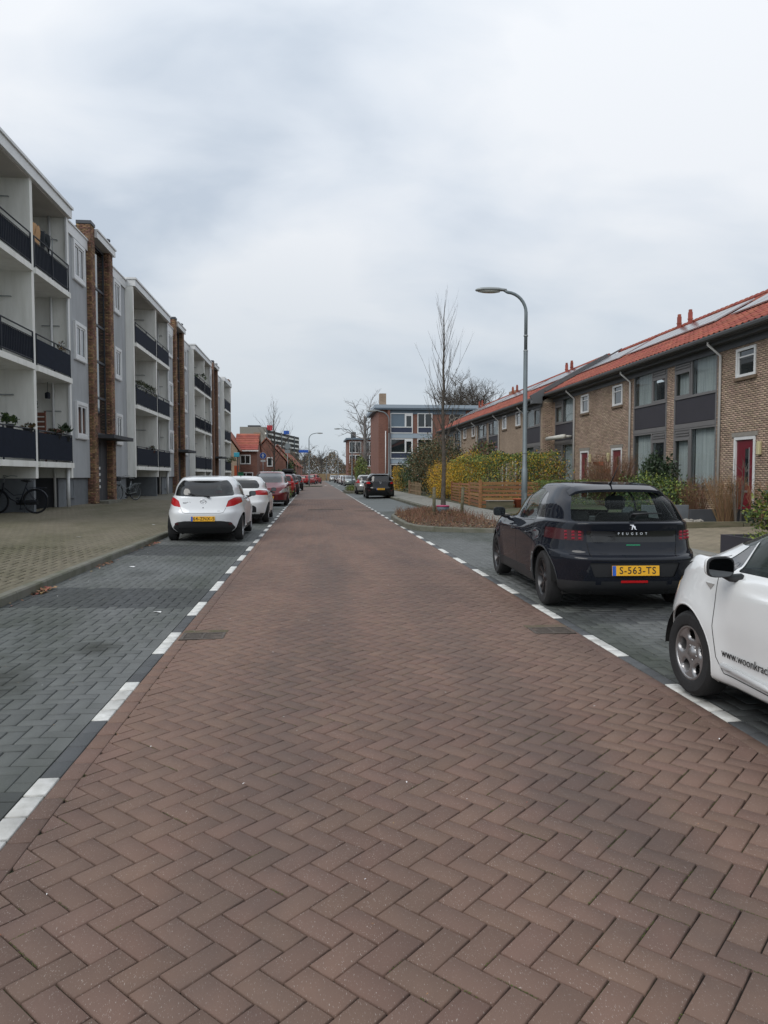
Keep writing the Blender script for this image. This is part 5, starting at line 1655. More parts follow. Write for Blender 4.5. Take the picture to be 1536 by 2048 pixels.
    for q, (a, b) in enumerate(((t0, t0 + .50), (t1 - .50, t1))):
        pz = MB(); pz.box(WX - .35, TX - .004, a + .004, b - .004, .3, H - .12)
        pier = pz.build('brick_pier', M['mortar'], apt)
        if not far:
            s_ = 0
            brick_wall(pier, 'y', a, WX - .35, TX, .42, H - .12, M['brick_t'], out=-1, bw=.21, bh=.0575, singles=(150 if k == 0 else 0), order_from=1.5)
            brick_wall(pier, 'x', TX, a, b, .42, H - .12, M['brick_t'], out=1, bw=.21, bh=.0575)
        else:
            pier.data.materials[0] = M['brick_far_t']
        if q == 0:
            m = MB(); m.box(WX - .35, TX + .03, a - .03, b + .03, H - .12, H); m.build('pier_cap', M['zinc'], apt)
    m = MB(); m.box(WX - .3, TX + .10, t0 + .5, t1 + .12, 10.72, 10.98); m.box(WX - .3, TX + .14, t0 + .5, t1 + .16, 10.98, 11.04); m.build('roof_edge', M['white_frame'], apt)
    m = MB(); m.box(WX - 1.5, WX - .3, t0, t1, .3, 11.0); m.build('stair_wall', M['plinth_dark'], apt)
    gx = TX - .26
    m = MB()
    for (a, b) in ((t0 + .52, t0 + .58), (t0 + 1.22, t0 + 1.29), (t1 - .58, t1 - .52)): m.box(gx - .03, gx + .04, a, b, 3.1, 10.72)
    for z in (3.14, 4.6, 6.05, 7.5, 8.95, 10.6): m.box(gx - .03, gx + .045, t0 + .52, t1 - .52, z, z + .09)
    w = m.build('stair_glazing_frame', M['zinc'], apt)
    for z in (3.23, 4.69, 6.14, 7.59, 9.04):
        for (a, b) in ((t0 + .58, t0 + 1.22), (t0 + 1.29, t1 - .58)):
            g = MB(); g.box(gx, gx + .012, a, b, z, z + 1.36); g.build('pane', M['win_glass'] if a < t0 + 1 else M['win_dark'], w)
    m = MB(); m.box(TX - .3, TX + .62, t0 + .45, t1 + .50, 2.98, 3.12); m.build('door_canopy', M['plinth_dark'], apt)
    m = MB(); m.box(gx - .03, gx + .02, t0 + .5, t1 - .5, .42, 2.98)
    dfr = m.build('door_frame', M['zinc'], apt)
    m = MB(); m.box(gx + .02, gx + .06, t0 + .62, t0 + 1.55, .46, 2.85); d = m.build('entrance_door', M['plinth_dark'], apt)
    for z in (1.0, 1.25, 1.5, 1.75):
        g = MB(); g.box(gx + .06, gx + .066, t0 + .72, t0 + 1.40, z, z + .11); g.build('door_pane', M['white_frame'], d)
    m = MB(); m.box(TX - .2, TX + .35, t0 + .5, t1 - .5, .3, .50); m.build('door_step', M['kerb'], apt)

def railing(a, b, z, key):
    k, fi, first = key
    x = BX + .04
    root = MB()
    root.tube([(x, a + .03, z + .93), (x, b - .03, z + .93)], .022, 6)
    root.tube([(x, a + .03, z + .12), (x, b - .03, z + .12)], .016, 6)
    root.tube([(x, a + .03, z + .78), (x, b - .03, z + .78)], .014, 6)
    for yy in (a + .04, (a + b) / 2, b - .04): root.box(x - .018, x + .018, yy - .018, yy + .018, z, z + .93)
    r = root.build('railing', M['rail_metal'], apt)
    if fi == 0 or (k == 1 and fi > 0) or (k, fi, first) == (0, 1, False):
        s = MB(); s.box(x + .014, x + .026, a + .05, b - .05, z + .06, z + (.86 if fi == 0 else .78)); s.build('privacy_screen', M['rail_dark'], r)
    else:
        n = int((b - a) / .115); m = MB()
        for i in range(n):
            yy = a + .06 + i * .115
            m.box(x - .008, x + .008, yy - .006, yy + .006, z + .12, z + .78)
        m.build('railing_bars', M['rail_metal'], r, kind='stuff')
        s = MB(); s.box(x - .03, x - .024, a + .05, b - .05, z + .10, z + .77); s.build('screen', M['rail_dark'], r)
M['brick_far_t'] = brickwork('tower_brick_far', (0.25, 0.135, 0.075), (0.15, 0.075, 0.05), (.09, .07, .06), .21, .0575)
for k in range(4):
    if k < 3: unit(k)
# last piece: bay and closing tower
o = PER * 3
m = MB(); m.box(WX - .3, BX, 18.02 + o, 18.2 + o, 1.43, 10.2); m.build('bay_wall', M['white_wall'], apt)
m = MB(); m.box(IX, BX + .03, 22.75 + o, 22.95 + o, 1.43, 10.2); m.build('bay_wall', M['white_wall'], apt)
m = MB(); m.box(IX - .2, IX, 18.2 + o, 24.6 + o, .3, 10.2); m.build('loggia_wall', M['white_wall'], apt)
for z in FL:
    for (a, b) in ((18.2 + o, 22.75 + o),):
        m = MB(); m.box(IX, BX + .10, a, b, z - .17, z); m.build('balcony_slab', M['white_wall'], apt)
        railing(a, b, z, (3, 0, True))
m = MB(); m.box(IX, BX + .12, 18.0 + o, 23.6 + o, 10.2, 10.58); m.build('roof_edge', M['white_frame'], apt)
m = MB(); m.box(-16, TX, 23.7 + o, 25.2 + o, .3, 11.1); m.build('end_wall', M['brick_far_t'], apt)
m = MB(); m.box(-19.5, IX - .2, 18.2, 24 + o, .3, 10.36); m.build('core', M['grey_wall'], apt)
# lamp column of the building: small vents on the roof edge
for k in range(3):
    m = MB(); m.lathe([(.09, 0), (.09, .18), (.12, .2), (.12, .28), (.02, .32)], 10, c=(TX - .1, 32.1 + PER * k, 11.04)); m.build('roof_vent', M['zinc'], apt, smooth=True)
# strip of weeds and grit where the pavement meets the wall
m = MB(); m.box(-8.98, -8.50, 6, 34, .30, .405); 

# things on the balconies
def leafy(name, label, cat, c, rad, n, leaf, mats, group=None, top=None, shape='ellipsoid', base=None, flat=.0, stems=0, seed=1, parent=None, kindpart='foliage', upright=0.0, dens=.35):
    """foliage as many small leaves spread through a volume; c centre, rad (rx,ry,rz)"""
    r_ = np.random.default_rng(seed)
    pts = []
    cl = max(6, n // 45)
    if shape == 'box':
        P_ = r_.uniform(-1, 1, (n, 3))
        # push most to the surface
        mk = r_.random(n) < .75
        ax = r_.integers(0, 3, n); sg = np.where(r_.random(n) < .5, -1, 1)
        ax = np.where(r_.random(n) < .3, 2, ax)
        P_[mk, ax[mk]] = np.where(ax[mk] == 2, 1, sg[mk]) * (1 - np.abs(r_.normal(0, .07, mk.sum())))
        bumps = .06 * np.sin(P_[:, 0] * 7 + P_[:, 1] * 5) + .05 * np.sin(P_[:, 1] * 13 + 1)
        P_[:, 2] += bumps
    else:
        cc = r_.normal(0, 1, (cl, 3)); cc /= np.linalg.norm(cc, axis=1)[:, None]; cc *= (r_.uniform(.35, .92, cl) ** .6)[:, None]
        w = r_.integers(0, cl, n)
        P_ = cc[w] + r_.normal(0, .16, (n, 3))
    X = np.array(c) + P_ * np.array(rad)
    keep = X[:, 2] > (base if base is not None else -9e9)
    X = X[keep]; n = len(X)
    L_ = leaf * r_.uniform(.6, 1.3, n); W_ = L_ * .5
    a = r_.normal(0, 1, (n, 3)); a[:, 2] += upright; a /= np.linalg.norm(a, axis=1)[:, None]
    b = np.cross(a, r_.normal(0, 1, (n, 3))); b /= np.linalg.norm(b, axis=1)[:, None]
    V = np.stack([X, X + a * (L_ * .5)[:, None] + b * (W_ * .5)[:, None], X + a * L_[:, None], X + a * (L_ * .5)[:, None] - b * (W_ * .5)[:, None]], 1).reshape(-1, 3)
    F = np.arange(4 * n).reshape(-1, 4)
    ms = mats if isinstance(mats, list) else [mats]
    mi = r_.integers(0, len(ms), n)
    if parent is None:
        root = thing(name, label, cat, (c[0], c[1], base if base is not None else c[2] - rad[2]), 0, group)
    else: root = parent
    off = np.array(root['_base'])
    link(kindpart, np_mesh(kindpart, V - off, F, ms, mi), root)
    if stems:
        m = MB()
        for i in range(stems):
            q = X[r_.integers(0, n)]
            bx = c[0] + r_.uniform(-.25, .25) * rad[0]; by = c[1] + r_.uniform(-.25, .25) * rad[1]; bz = root['_base'][2]
            m.tube([(bx, by, bz), ((bx + q[0]) / 2 + r_.normal(0, .05), (by + q[1]) / 2 + r_.normal(0, .05), (bz + q[2]) / 2 + .1), tuple(q)], [.02, .012, .005], 4, cap=False)
        m.build('stems', M['bark'], root, kind=None)
    return root
M['bark'] = material('bark', (0.10, 0.085, 0.07), .95, noise=.4, nscale=8, bump=.8, bscale=50)
M['leaf_green'] = material('leaf_green', (0.075, 0.125, 0.028), .6, island=.35)
M['leaf_dark'] = material('leaf_dark', (0.022, 0.042, 0.016), .55, island=.35)
M['leaf_yellow'] = material('leaf_yellow', (0.48, 0.29, 0.02), .65, island=.35)
M['leaf_lime'] = material('leaf_lime', (0.19, 0.22, 0.035), .6, island=.3)
M['leaf_brown'] = material('leaf_brown', (0.17, 0.095, 0.04), .8, island=.35)
M['leaf_olive'] = material('leaf_olive', (0.085, 0.085, 0.038), .75, island=.35)
M['leaf_redd'] = material('leaf_reddish', (0.13, 0.055, 0.035), .75, island=.35)
M['terracotta'] = material('terracotta', (0.35, 0.09, 0.045), .8)
def potted(label, x, y, z, h, rad, mats, n=160, leaf=.09, pot=(.11, .16), seed=3, group=None, potmat=None, upright=.6):
    t = thing('potted_plant', label, 'potted plant', (x, y, z), 0, group)
    p = MB(); p.lathe([(pot[0] * .7, 0), (pot[0], pot[1]), (pot[0] * 1.08, pot[1]), (pot[0] * 1.08, pot[1] + .02), (pot[0] * .8, pot[1] + .02), (pot[0] * .8, pot[1] - .02)], 16, c=(x, y, z)); p.build('pot', potmat or M['plinth_dark'], t, smooth=True)
    leafy('', '', '', (x, y, z + pot[1] + h / 2), (rad, rad, h / 2), n, leaf, mats, parent=t, seed=seed, upright=upright)
    return t
GP = 'pots and boxes along the balcony rails'
potted('bushy dark green plant on the rail of the lowest left-hand balcony', BX - .05, 21.15, 2.75, .32, .22, [M['leaf_dark'], M['leaf_green']], 260, .10, seed=5, group=GP)
potted('small dark plant box on the rail beside the white dividing wall, lowest balcony', BX - .02, 22.35, 2.74, .16, .26, [M['leaf_dark'], M['leaf_brown']], 200, .07, pot=(.14, .13), seed=6, group=GP)
potted('brown-leaved planter box in front of the slatted wooden screen', BX - .02, 24.75, 2.70, .18, .35, [M['leaf_redd'], M['leaf_dark']], 260, .10, pot=(.16, .14), seed=7, group=GP)
potted('upright dark plant at the end of the lowest balcony rail next to the grey wall', BX - .02, 25.6, 2.66, .34, .22, [M['leaf_dark']], 90, .16, pot=(.17, .16), seed=8, group=GP, upright=2)
potted('pale trailing plant hanging in the middle right-hand balcony corner', BX - .15, 25.75, 5.30, .55, .13, [M['leaf_brown'], M['leaf_olive'], M['curtain']], 150, .09, pot=(.08, .08), seed=9, group=GP, upright=0)
leafy('balcony_hedge', 'dense green planting along the rail of a middle balcony in the second bay', 'plant', (BX - .12, 38.0, 5.75), (.16, 1.7, .28), 1500, .07, [M['leaf_olive'], M['leaf_dark']], base=5.4, shape='box', seed=12)
potted('dark plants behind the rail of the lowest balcony in the second bay', BX - .05, 38.9, 2.5, .35, .30, [M['leaf_dark'], M['leaf_redd']], 240, .09, seed=14, group=GP)
potted('thin green plants on the top balcony of the third bay', BX - .1, 55.6, 8.3, .5, .45, [M['leaf_green'], M['leaf_dark']], 240, .12, seed=15, group=GP)
potted('light green plants on the lowest balcony of the farthest bay', BX - .05, 71.5, 2.55, .6, .9, [M['leaf_green'], M['leaf_olive']], 400, .14, seed=16, group=GP)
# slatted wooden screen standing on the balcony
M['cedar'] = material('stained_wood', (0.16, 0.055, 0.03), .7, noise=.4, nscale=5, stretch=(1, 6, 6))
ws = thing('wooden_screen', 'slatted reddish wooden screen standing on the lowest balcony behind the rail', 'screen', (BX - .75, 24.6, 1.94))
for i in range(9):
    m = MB(); m.bbox(BX - .9 - .0, BX - .2, 24.28, 24.31, 2.15 + i * .155, 2.15 + i * .155 + .115, .004); m.build('slat', M['cedar'], ws)
m = MB(); m.box(BX - .93, BX - .89, 24.31, 24.35, 1.95, 3.55); m.box(BX - .24, BX - .20, 24.31, 24.35, 1.95, 3.55); m.build('post', M['cedar'], ws)
potted('small spiky plant on top of the slatted wooden screen', BX - .55, 24.33, 3.56, .2, .10, [M['leaf_dark']], 60, .10, pot=(.06, .09), seed=21, upright=1.5)
# hanging lantern
t = thing('hanging_lantern', 'small dark lantern hanging under the ceiling of the lowest balcony', 'lantern', (BX - .6, 25.7, 4.1))
m = MB(); m.tube([(BX - .6, 25.7, 4.63), (BX - .6, 25.7, 4.30)], .008, 4); m.lathe([(.03, .2), (.09, .16), (.09, 0), (.07, -.02)], 10, c=(BX - .6, 25.7, 4.10)); m.build('lantern_body', M['rail_metal'], t)
# laundry on the top balcony rail
def cloth(label, x, y0, y1, z1, drop, mat, seed, legs=False):
    r_ = random.Random(seed); t = thing('laundry', label, 'laundry', (x, (y0 + y1) / 2, z1 - drop), 0, 'laundry on the top balcony')
    m = MB(); N, K = 12, 10; vs = []; fs = []
    for i in range(N + 1):
        for j in range(K + 1):
            u = i / N; v = j / K
            d = drop * (.75 + .3 * math.sin(u * 9 + seed)) if not legs else drop * (1 if abs(u - .5) > .14 else .45)
            vs.append((x + .04 * math.sin(u * 11 + v * 2 + seed) + .02 * math.sin(v * 7), y0 + (y1 - y0) * (u + .06 * math.sin(v * 3 + seed) * v), z1 - v * d + .03 * math.sin(u * 5 + seed)))
    for i in range(N):
        for j in range(K): fs.append((i * (K + 1) + j, i * (K + 1) + j + 1, (i + 1) * (K + 1) + j + 1, (i + 1) * (K + 1) + j))
    m.add(vs, fs); m.build('garment', mat, t, smooth=True)
cloth('tan garment hung above the top balcony rail', BX - .12, 23.2, 23.85, 9.15, .8, material('tan_cloth', (.45, .27, .14), .9), 2, True)
cloth('black garment hung next to the tan one above the top balcony rail', BX - .10, 23.95, 24.8, 9.1, .9, material('black_cloth', (.012, .016, .02), .95), 5, True)
lr = thing('drying_rack', 'thin clothes airer behind the top balcony rail holding the washing', 'clothes airer', (BX - .15, 24, 7.66))
m = MB(); m.tube([(BX - .12, 23.1, 9.16), (BX - .12, 25.1, 9.16)], .008, 4); m.tube([(BX - .12, 23.15, 7.67), (BX - .12, 23.15, 9.16)], .01, 4); m.tube([(BX - .12, 25.05, 7.67), (BX - .12, 25.05, 9.16)], .01, 4); m.build('frame', M['galv'], lr)

# bicycles
def bicycle(label, loc, rz, col, seed=0, silver=False, scale=1.0):
    b = thing('bicycle', label, 'bicycle', loc, rz, base=False, scale=scale)
    fm = col; r = .345
    def wh(y):
        e = MB()
        pts = [(0, y + r * math.cos(2 * PI * k / 40), r + r * math.sin(2 * PI * k / 40)) for k in range(41)]
        e.tube(pts, .019, 6, cap=False)
        w = e.build('wheel', M['rubber'], b, smooth=True, world_off=False)
        q = MB(); pts = [(0, y + (r - .028) * math.cos(2 * PI * k / 40), r + (r - .028) * math.sin(2 * PI * k / 40)) for k in range(41)]
        q.tube(pts, .010, 5, cap=False)
        for k in range(16):
            a = 2 * PI * k / 16; q.tube([(0, y, r), (0, y + (r - .03) * math.cos(a), r + (r - .03) * math.sin(a))], .0022, 3, cap=False)
        q.tube([(-.05, y, r), (.05, y, r)], .022, 8)
        q.build('rim', M['galv'] if silver else M['rail_metal'], w, world_off=False)
        g = MB(); N = 18; vs = []; fs = []
        for k in range(N + 1):
            a = R(-10) + (PI * .95) * k / N
            for xx, rr_ in ((-.028, r + .025), (0, r + .038), (.028, r + .025)): vs.append((xx, y + rr_ * math.cos(a), r + rr_ * math.sin(a)))
        for k in range(N):
            for j in range(2): fs.append((k * 3 + j, k * 3 + j + 1, (k + 1) * 3 + j + 1, (k + 1) * 3 + j))
        g.add(vs, fs); g.build('mudguard', M['galv'] if silver else fm, w, smooth=True, world_off=False)
    wh(0); wh(1.12)
    bb = (0, .46, .28); st = (0, .24, .86); hd = (0, .90, .88); hb = (0, .94, .66)
    f = MB()
    f.tube([bb, st], .017, 8); f.tube([bb, (0, .72, .42), (0, .86, .60), hb], .019, 8); f.tube([(0, .36, .56), (0, .62, .52), (0, .88, .74)], .013, 6)
    f.tube([hd, hb], .02, 8); f.tube([hb, (.05, .97, .62), (.05, 1.12, r)], .012, 6); f.tube([hb, (-.05, .97, .62), (-.05, 1.12, r)], .012, 6)
    for s in (-1, 1):
        f.tube([(s * .02, .46, .28), (s * .05, 0, r)], .010, 6); f.tube([(s * .02, .28, .76), (s * .05, 0, r)], .009, 6)
    f.build('frame', fm, b, smooth=True, world_off=False)
    s_ = MB(); s_.lathe([(.02, 0), (.10, .02), (.09, .05), (.02, .07)], 14, c=(0, .18, .92)); s_.tube([(0, .22, .95), (0, .40, .955)], [.06, .02], 8); s_.tube([(0, .24, .86), (0, .21, .94)], .012, 6)
    s_.build('saddle', M['plastic'], b, smooth=True, world_off=False)
    h = MB(); h.tube([(0, .90, .88), (0, .87, 1.04)], .012, 6); h.tube([(-.28, .62, 1.08), (-.24, .80, 1.10), (-.08, .88, 1.05), (.08, .88, 1.05), (.24, .80, 1.10), (.28, .62, 1.08)], .012, 6)
    h.build('handlebar', M['galv'], b, smooth=True, world_off=False)
    c = MB(); c.bbox(.02, .05, -.06, .58, .24, .38, .02); c.build('chain_case', M['plastic'], b, world_off=False)
    rk = MB(); rk.tube([(-.06, -.30, .74), (-.06, .14, .76), (.06, .14, .76), (.06, -.30, .74), (-.06, -.30, .74)], .007, 5); rk.tube([(.06, -.2, .74), (.05, 0, r)], .006, 5); rk.tube([(-.06, -.2, .74), (-.05, 0, r)], .006, 5)
    rk.build('carrier', M['rail_metal'] if not silver else M['galv'], b, world_off=False)
    pd = MB(); pd.tube([(.05, .46, .28), (.07, .46, .12)], .01, 5); pd.box(.07, .15, .42, .50, .10, .13); pd.tube([(-.05, .46, .28), (-.07, .46, .44)], .01, 5); pd.box(-.15, -.07, .42, .50, .43, .46); pd.tube([(0, .3, .3), (-.14, .26, .01)], .01, 5)
    pd.build('pedals', M['rail_metal'], b, world_off=False)
    if silver:
        bg = MB(); bg.bbox(-.16, .16, .98, 1.22, .86, 1.06, .04); bg.build('basket', M['plastic'], b, world_off=False)
    return b
bicycle('black city bicycle parked by the garages under the balconies, rear wheel outermost', (-8.14, 22.45, z_walk_l(-8.3) + .01), R(88), M['rail_metal'])
bicycle('silver bicycle leaning beside the first brick stair entrance', (-8.05, 34.2, z_walk_l(-8.2) + .01), R(150), M['galv'], silver=True)
# grit and litter
def litter(label, x, y, z, s, mat, seed):
    r_ = random.Random(seed); m = MB(); n = 7
    vs = [(0, 0, .006)] + [(s * (.7 + .5 * r_.random()) * math.cos(2 * PI * k / n), s * .7 * (.6 + .6 * r_.random()) * math.sin(2 * PI * k / n), r_.uniform(.001, .012)) for k in range(n)]
    m.add(vs, [(0, 1 + k, 1 + (k + 1) % n) for k in range(n)])
    o = m.build('litter', mat, None); o.location = (x, y, z); tag(o, label, 'litter')
litter('white scrap of paper on the grey parking lane near the left dashes', -1.73, 8.27, z_bay(-1.7) + .003, .055, M['paper'], 1)
litter('white scrap of paper lying against the left kerb', -2.95, 12.2, z_bay(-2.95) + .003, .05, M['paper'], 2)
litter('white litter in the middle of the left sidewalk', -4.9, 15.9, z_walk_l(-4.9) + .004, .07, M['paper'], 3)
litter('smaller white litter farther along the left sidewalk', -4.3, 20.2, z_walk_l(-4.3) + .004, .06, M['paper'], 4)
# ------------------------------------------------------------------ terraced houses on the right
M['roof_tile'] = material('roof_tile', (0.35, 0.10, 0.066), .8, nscale=1.5, col2=(0.25, 0.07, 0.048), island=.16, bump=.3, bscale=60)
M['roof_far'] = material('roof_tile_far', (0.27, 0.09, 0.055), .8, noise=.3, nscale=2)
M['eave'] = material('eave_board', (0.085, 0.09, 0.098), .55, noise=.15, nscale=2)
M['frame_grey'] = material('grey_window_frame', (0.155, 0.15, 0.15), .5, noise=.08, nscale=3)
M['panel_grey'] = material('dark_panel', (0.045, 0.043, 0.052), .6, spec=.25, noise=.08, nscale=2)
M['gutter'] = material('gutter_zinc', (0.12, 0.125, 0.13), .5, metal=.3)
M['down'] = material('downpipe_grey', (0.50, 0.50, 0.49), .55)
M['red_door'] = material('red_door_paint', (0.14, 0.008, 0.018), .35, noise=.08, nscale=2)
M['solar'] = material('solar_glass', (0.02, 0.022, 0.03), .15, spec=.35)
M['alu'] = material('aluminium_edge', (0.55, 0.56, 0.57), .35, metal=.8)
M['cream'] = material('cream_plastic', (0.50, 0.45, 0.26), .5)
M['lintel'] = material('lintel_concrete', (0.27, 0.25, 0.22), .85, noise=.15, nscale=6)
M['awn'] = material('awning_cassette', (0.55, 0.54, 0.49), .5)
M['brick_far_h'] = brickwork('house_brick_far', (0.36, 0.27, 0.195), (0.29, 0.21, 0.15), (.20, .17, .135))
GH = 'terraced houses with red tiled roofs on the right'
RS = math.tan(R(28.8))

def roof_tiles(parent, x0, xr, z0, zr, y0, y1, detail):
    """pantiles on the street slope between eave (x0,z0) and ridge (xr,zr)"""
    tw, tl = .30, .36
    sl = math.hypot(xr - x0, zr - z0); ux, uz = (xr - x0) / sl, (zr - z0) / sl; nx, nz = -uz, ux
    rows = int(sl / tl); cols = int(round((y1 - y0) / tw)); tw = (y1 - y0) / cols
    prof = [(0, .0), (.10, .038), (.30, .052), (.5, .032), (.66, .006), (.85, -.004), (1.0, .0)] if detail else [(0, .0), (.3, .05), (.66, .005), (1, 0)]
    K = len(prof); tile = []
    for (s, up) in ((-.05, .030), (tl + .02, .004)):
        for (t, h) in prof: tile.append((s, t * (tw + .0), h + up))
    tile += [(-.05, t * tw, h + .012) for (t, h) in prof]
    F = []
    for i in range(K - 1):
        F.append((i, i + 1, K + i + 1, K + i)); F.append((2 * K + i, 2 * K + i + 1, i + 1, i))
    T = np.array(tile); F = np.array(F)
    off = np.array(parent['_base'])
    RR, CC = np.meshgrid(np.arange(rows), np.arange(cols), indexing='ij'); RR = RR.ravel(); CC = CC.ravel(); n = len(RR)
    s = T[None, :, 0] + (RR * tl)[:, None]; y = T[None, :, 1] + (y0 + CC * tw)[:, None]; h = T[None, :, 2] + rng.uniform(-.004, .004, n)[:, None]
    V = np.stack([x0 + s * ux + h * nx, y, z0 + s * uz + h * nz], -1) - off
    sel = []
    if detail:
        d = np.hypot(V[:, 0, 0] + off[0], V[:, 0, 1] + off[1]); u = 768 + 1470 * np.tan(np.arctan2(V[:, 0, 0] + off[0], V[:, 0, 1] + off[1]) - YAW)
        d = np.where(u > 1560, 1e9, d); o_ = np.argsort(d)[:detail]
        for i in o_:
            if d[i] > 1e8: break
            sel.append(i)
            c = V[i].mean(0)
            q = link('roof_tile', np_mesh('roof_tile', V[i] - c, F, [M['roof_tile']], smooth=False), parent); q.location = c
    rest = np.setdiff1d(np.arange(n), np.array(sel, dtype=int)) if sel else np.arange(n)
    if len(rest):
        link('roof_tiles', np_mesh('roof_tiles', V[rest].reshape(-1, 3), (F[None] + (np.arange(len(rest)) * 3 * K)[:, None, None]).reshape(-1, 4), [M['roof_tile']]), parent, 'stuff')

def solar_array(name_label, X0, XR, Z0, ZR, y0, rows, cols, s0, pw=1.0, ph=1.65, land=False):
    """panels laid on the slope; s0: distance up the slope from the eave"""
    sl = math.hypot(XR - X0, ZR - Z0); ux, uz = (XR - X0) / sl, (ZR - Z0) / sl; nx, nz = -uz, ux
    t = thing('solar_panel_array', name_label, 'solar panels', (X0 + ux * s0, y0, Z0 + uz * s0), 0, 'solar panels on the red roofs')
    for r in range(rows):
        for c in range(cols):
            a = s0 + r * (ph + .02); b = y0 + c * (pw + .035)
            def P(s, y, h): return (X0 + ux * s + nx * h, y, Z0 + uz * s + nz * h)
            m = MB()
            vs = [P(a, b, .10), P(a + ph, b, .10), P(a + ph, b + pw, .10), P(a, b + pw, .10), P(a, b, .14), P(a + ph, b, .14), P(a + ph, b + pw, .14), P(a, b + pw, .14)]
            m.add(vs, [(0, 1, 2, 3)[::-1], (0, 1, 5, 4), (1, 2, 6, 5), (2, 3, 7, 6), (3, 0, 4, 7), (4, 5, 6, 7)])
            p = m.build('solar_panel', M['alu'], t)
            g = MB(); e = .025
            g.add([P(a + e, b + e, .143), P(a + ph - e, b + e, .143), P(a + ph - e, b + pw - e, .143), P(a + e, b + pw - e, .143)], [(0, 1, 2, 3)]); g.build('panel_glass', M['solar'], p)
    return t

def big_window(h, X, ya, yb, mir, near, ci=0):
    """tall grey window band: upper window, panel, lower window. mir: +1 the wide light at low y"""
    fr = .075
    def vent(y0, y1, z0, z1, w):
        m = MB()
        m.box(X + .0, X + .05, y0, y1, z0, z1)
        for q in range(2): m.box(X - .03, X + .0, y0 + .05, y1 - .05, z0 + .05 + q * (z1 - z0 - .06) / 2, z0 + .10 + q * (z1 - z0 - .06) / 2)
        m.build('vent', M['frame_grey'], w)
    ym = ya + (yb - ya) * (.58 if mir > 0 else .42)
    for (z0, z1, up) in ((4.13, 5.42, True), (1.12, 3.12, False)):
        f = MB()
        f.box(X - .02, X + .06, ya, yb, z1 - .06, z1 + .0); f.box(X - .03, X + .06, ya, yb, z0, z0 + .08)
        f.box(X - .02, X + .06, ya, ya + fr, z0 + .08, z1 - .06); f.box(X - .02, X + .06, yb - fr, yb, z0 + .08, z1 - .06)
        f.box(X - .02, X + .06, ym - .05, ym + .05, z0 + .08, z1 - .06)
        small = (ym + .05, yb - fr) if mir > 0 else (ya + fr, ym - .05)
        wide = (ya + fr, ym - .05) if mir > 0 else (ym + .05, yb - fr)
        # opening light has its own inner frame, with a vent above
        zt = z1 - .06 - .24
        f.box(X - .03, X + .04, small[0], small[1], zt - .05, zt)
        a, b = small
        f.box(X - .035, X + .03, a, a + .06, z0 + .08, zt - .05); f.box(X - .035, X + .03, b - .06, b, z0 + .08, zt - .05); f.box(X - .035, X + .03, a + .06, b - .06, z0 + .08, z0 + .14); f.box(X - .035, X + .03, a + .06, b - .06, zt - .11, zt - .05)
        w = f.build('window', M['frame_grey'], h)
        vent(a, b, zt, z1 - .06, w)
        g = MB(); g.box(X + .01, X + .02, a + .06, b - .06, z0 + .14, zt - .11); g.build('pane', M['win_glass'], w)
        g = MB(); g.box(X + .01, X + .02, wide[0], wide[1], z0 + .08, z1 - .06); g.build('pane', M['win_glass'], w)
        # net curtains
        segs = [(wide[0], wide[1])] if (ci % 2 == 0) else [(wide[0], wide[1]), (small[0], small[1])]
        if near:
            c = MB(); vs = []; fs = []
            for (c0, c1) in segs:
                base = len(vs); N = 36
                for k in range(N + 1):
                    yy = c0 + (c1 - c0) * k / N; xx = X + .16 + .025 * math.sin(k * 2.1 + ci)
                    vs += [(xx, yy, z0), (xx, yy, z1)]
                for k in range(N): fs.append((base + 2 * k, base + 2 * k + 1, base + 2 * k + 3, base + 2 * k + 2))
            c.add(vs, fs); c.build('curtain', M['curtain'], w)
        else:
            c = MB(); c.box(X + .16, X + .18, wide[0], wide[1], z0, z1); c.build('curtain', M['curtain_d'], w)
    p = MB(); p.box(X + .0, X + .05, ya + fr, yb - fr, 3.30, 4.125); p.build('spandrel_panel', M['panel_grey'], h)
    f = MB(); f.box(X - .025, X + .06, ya, ya + fr, 3.125, 4.125); f.box(X - .025, X + .06, yb - fr, yb, 3.125, 4.125); f.box(X - .03, X + .06, ya + fr, yb - fr, 3.125, 3.28); f.build('panel_frame', M['frame_grey'], h)
    s = MB(); s.box(X - .07, X + .1, ya - .02, yb + .02, 1.03, 1.115); s.build('window_sill', M['lintel'], h)

def small_window(h, X, ya, yb, z0=4.42, z1=5.26, near=True):
    f = MB(); e = .075
    f.box(X - .035, X + .05, ya, yb, z0, z0 + e); f.box(X - .035, X + .05, ya, yb, z1 - e, z1); f.box(X - .035, X + .05, ya, ya + e, z0 + e, z1 - e); f.box(X - .035, X + .05, yb - e, yb, z0 + e, z1 - e)
    f.box(X - .01, X + .03, ya + e, yb - e, z1 - e - .20, z1 - e - .16); f.box(X + .005, X + .03, ya + e, ya + e + .04, z0 + e, z1 - e); f.box(X + .005, X + .03, yb - e - .04, yb - e, z0 + e, z1 - e)
    w = f.build('window', M['white_frame'], h)
    g = MB(); g.box(X + .03, X + .04, ya + e, yb - e, z0 + e, z1 - e); g.build('pane', M['win_dark'], w)
    s = MB(); s.box(X - .06, X + .05, ya - .06, yb + .06, z0 - .10, z0 - .01); s.build('window_sill', M['brick_sill'], h)
M['brick_sill'] = material('sill_brick', (0.17, 0.12, 0.08), .9, noise=.3, nscale=9)

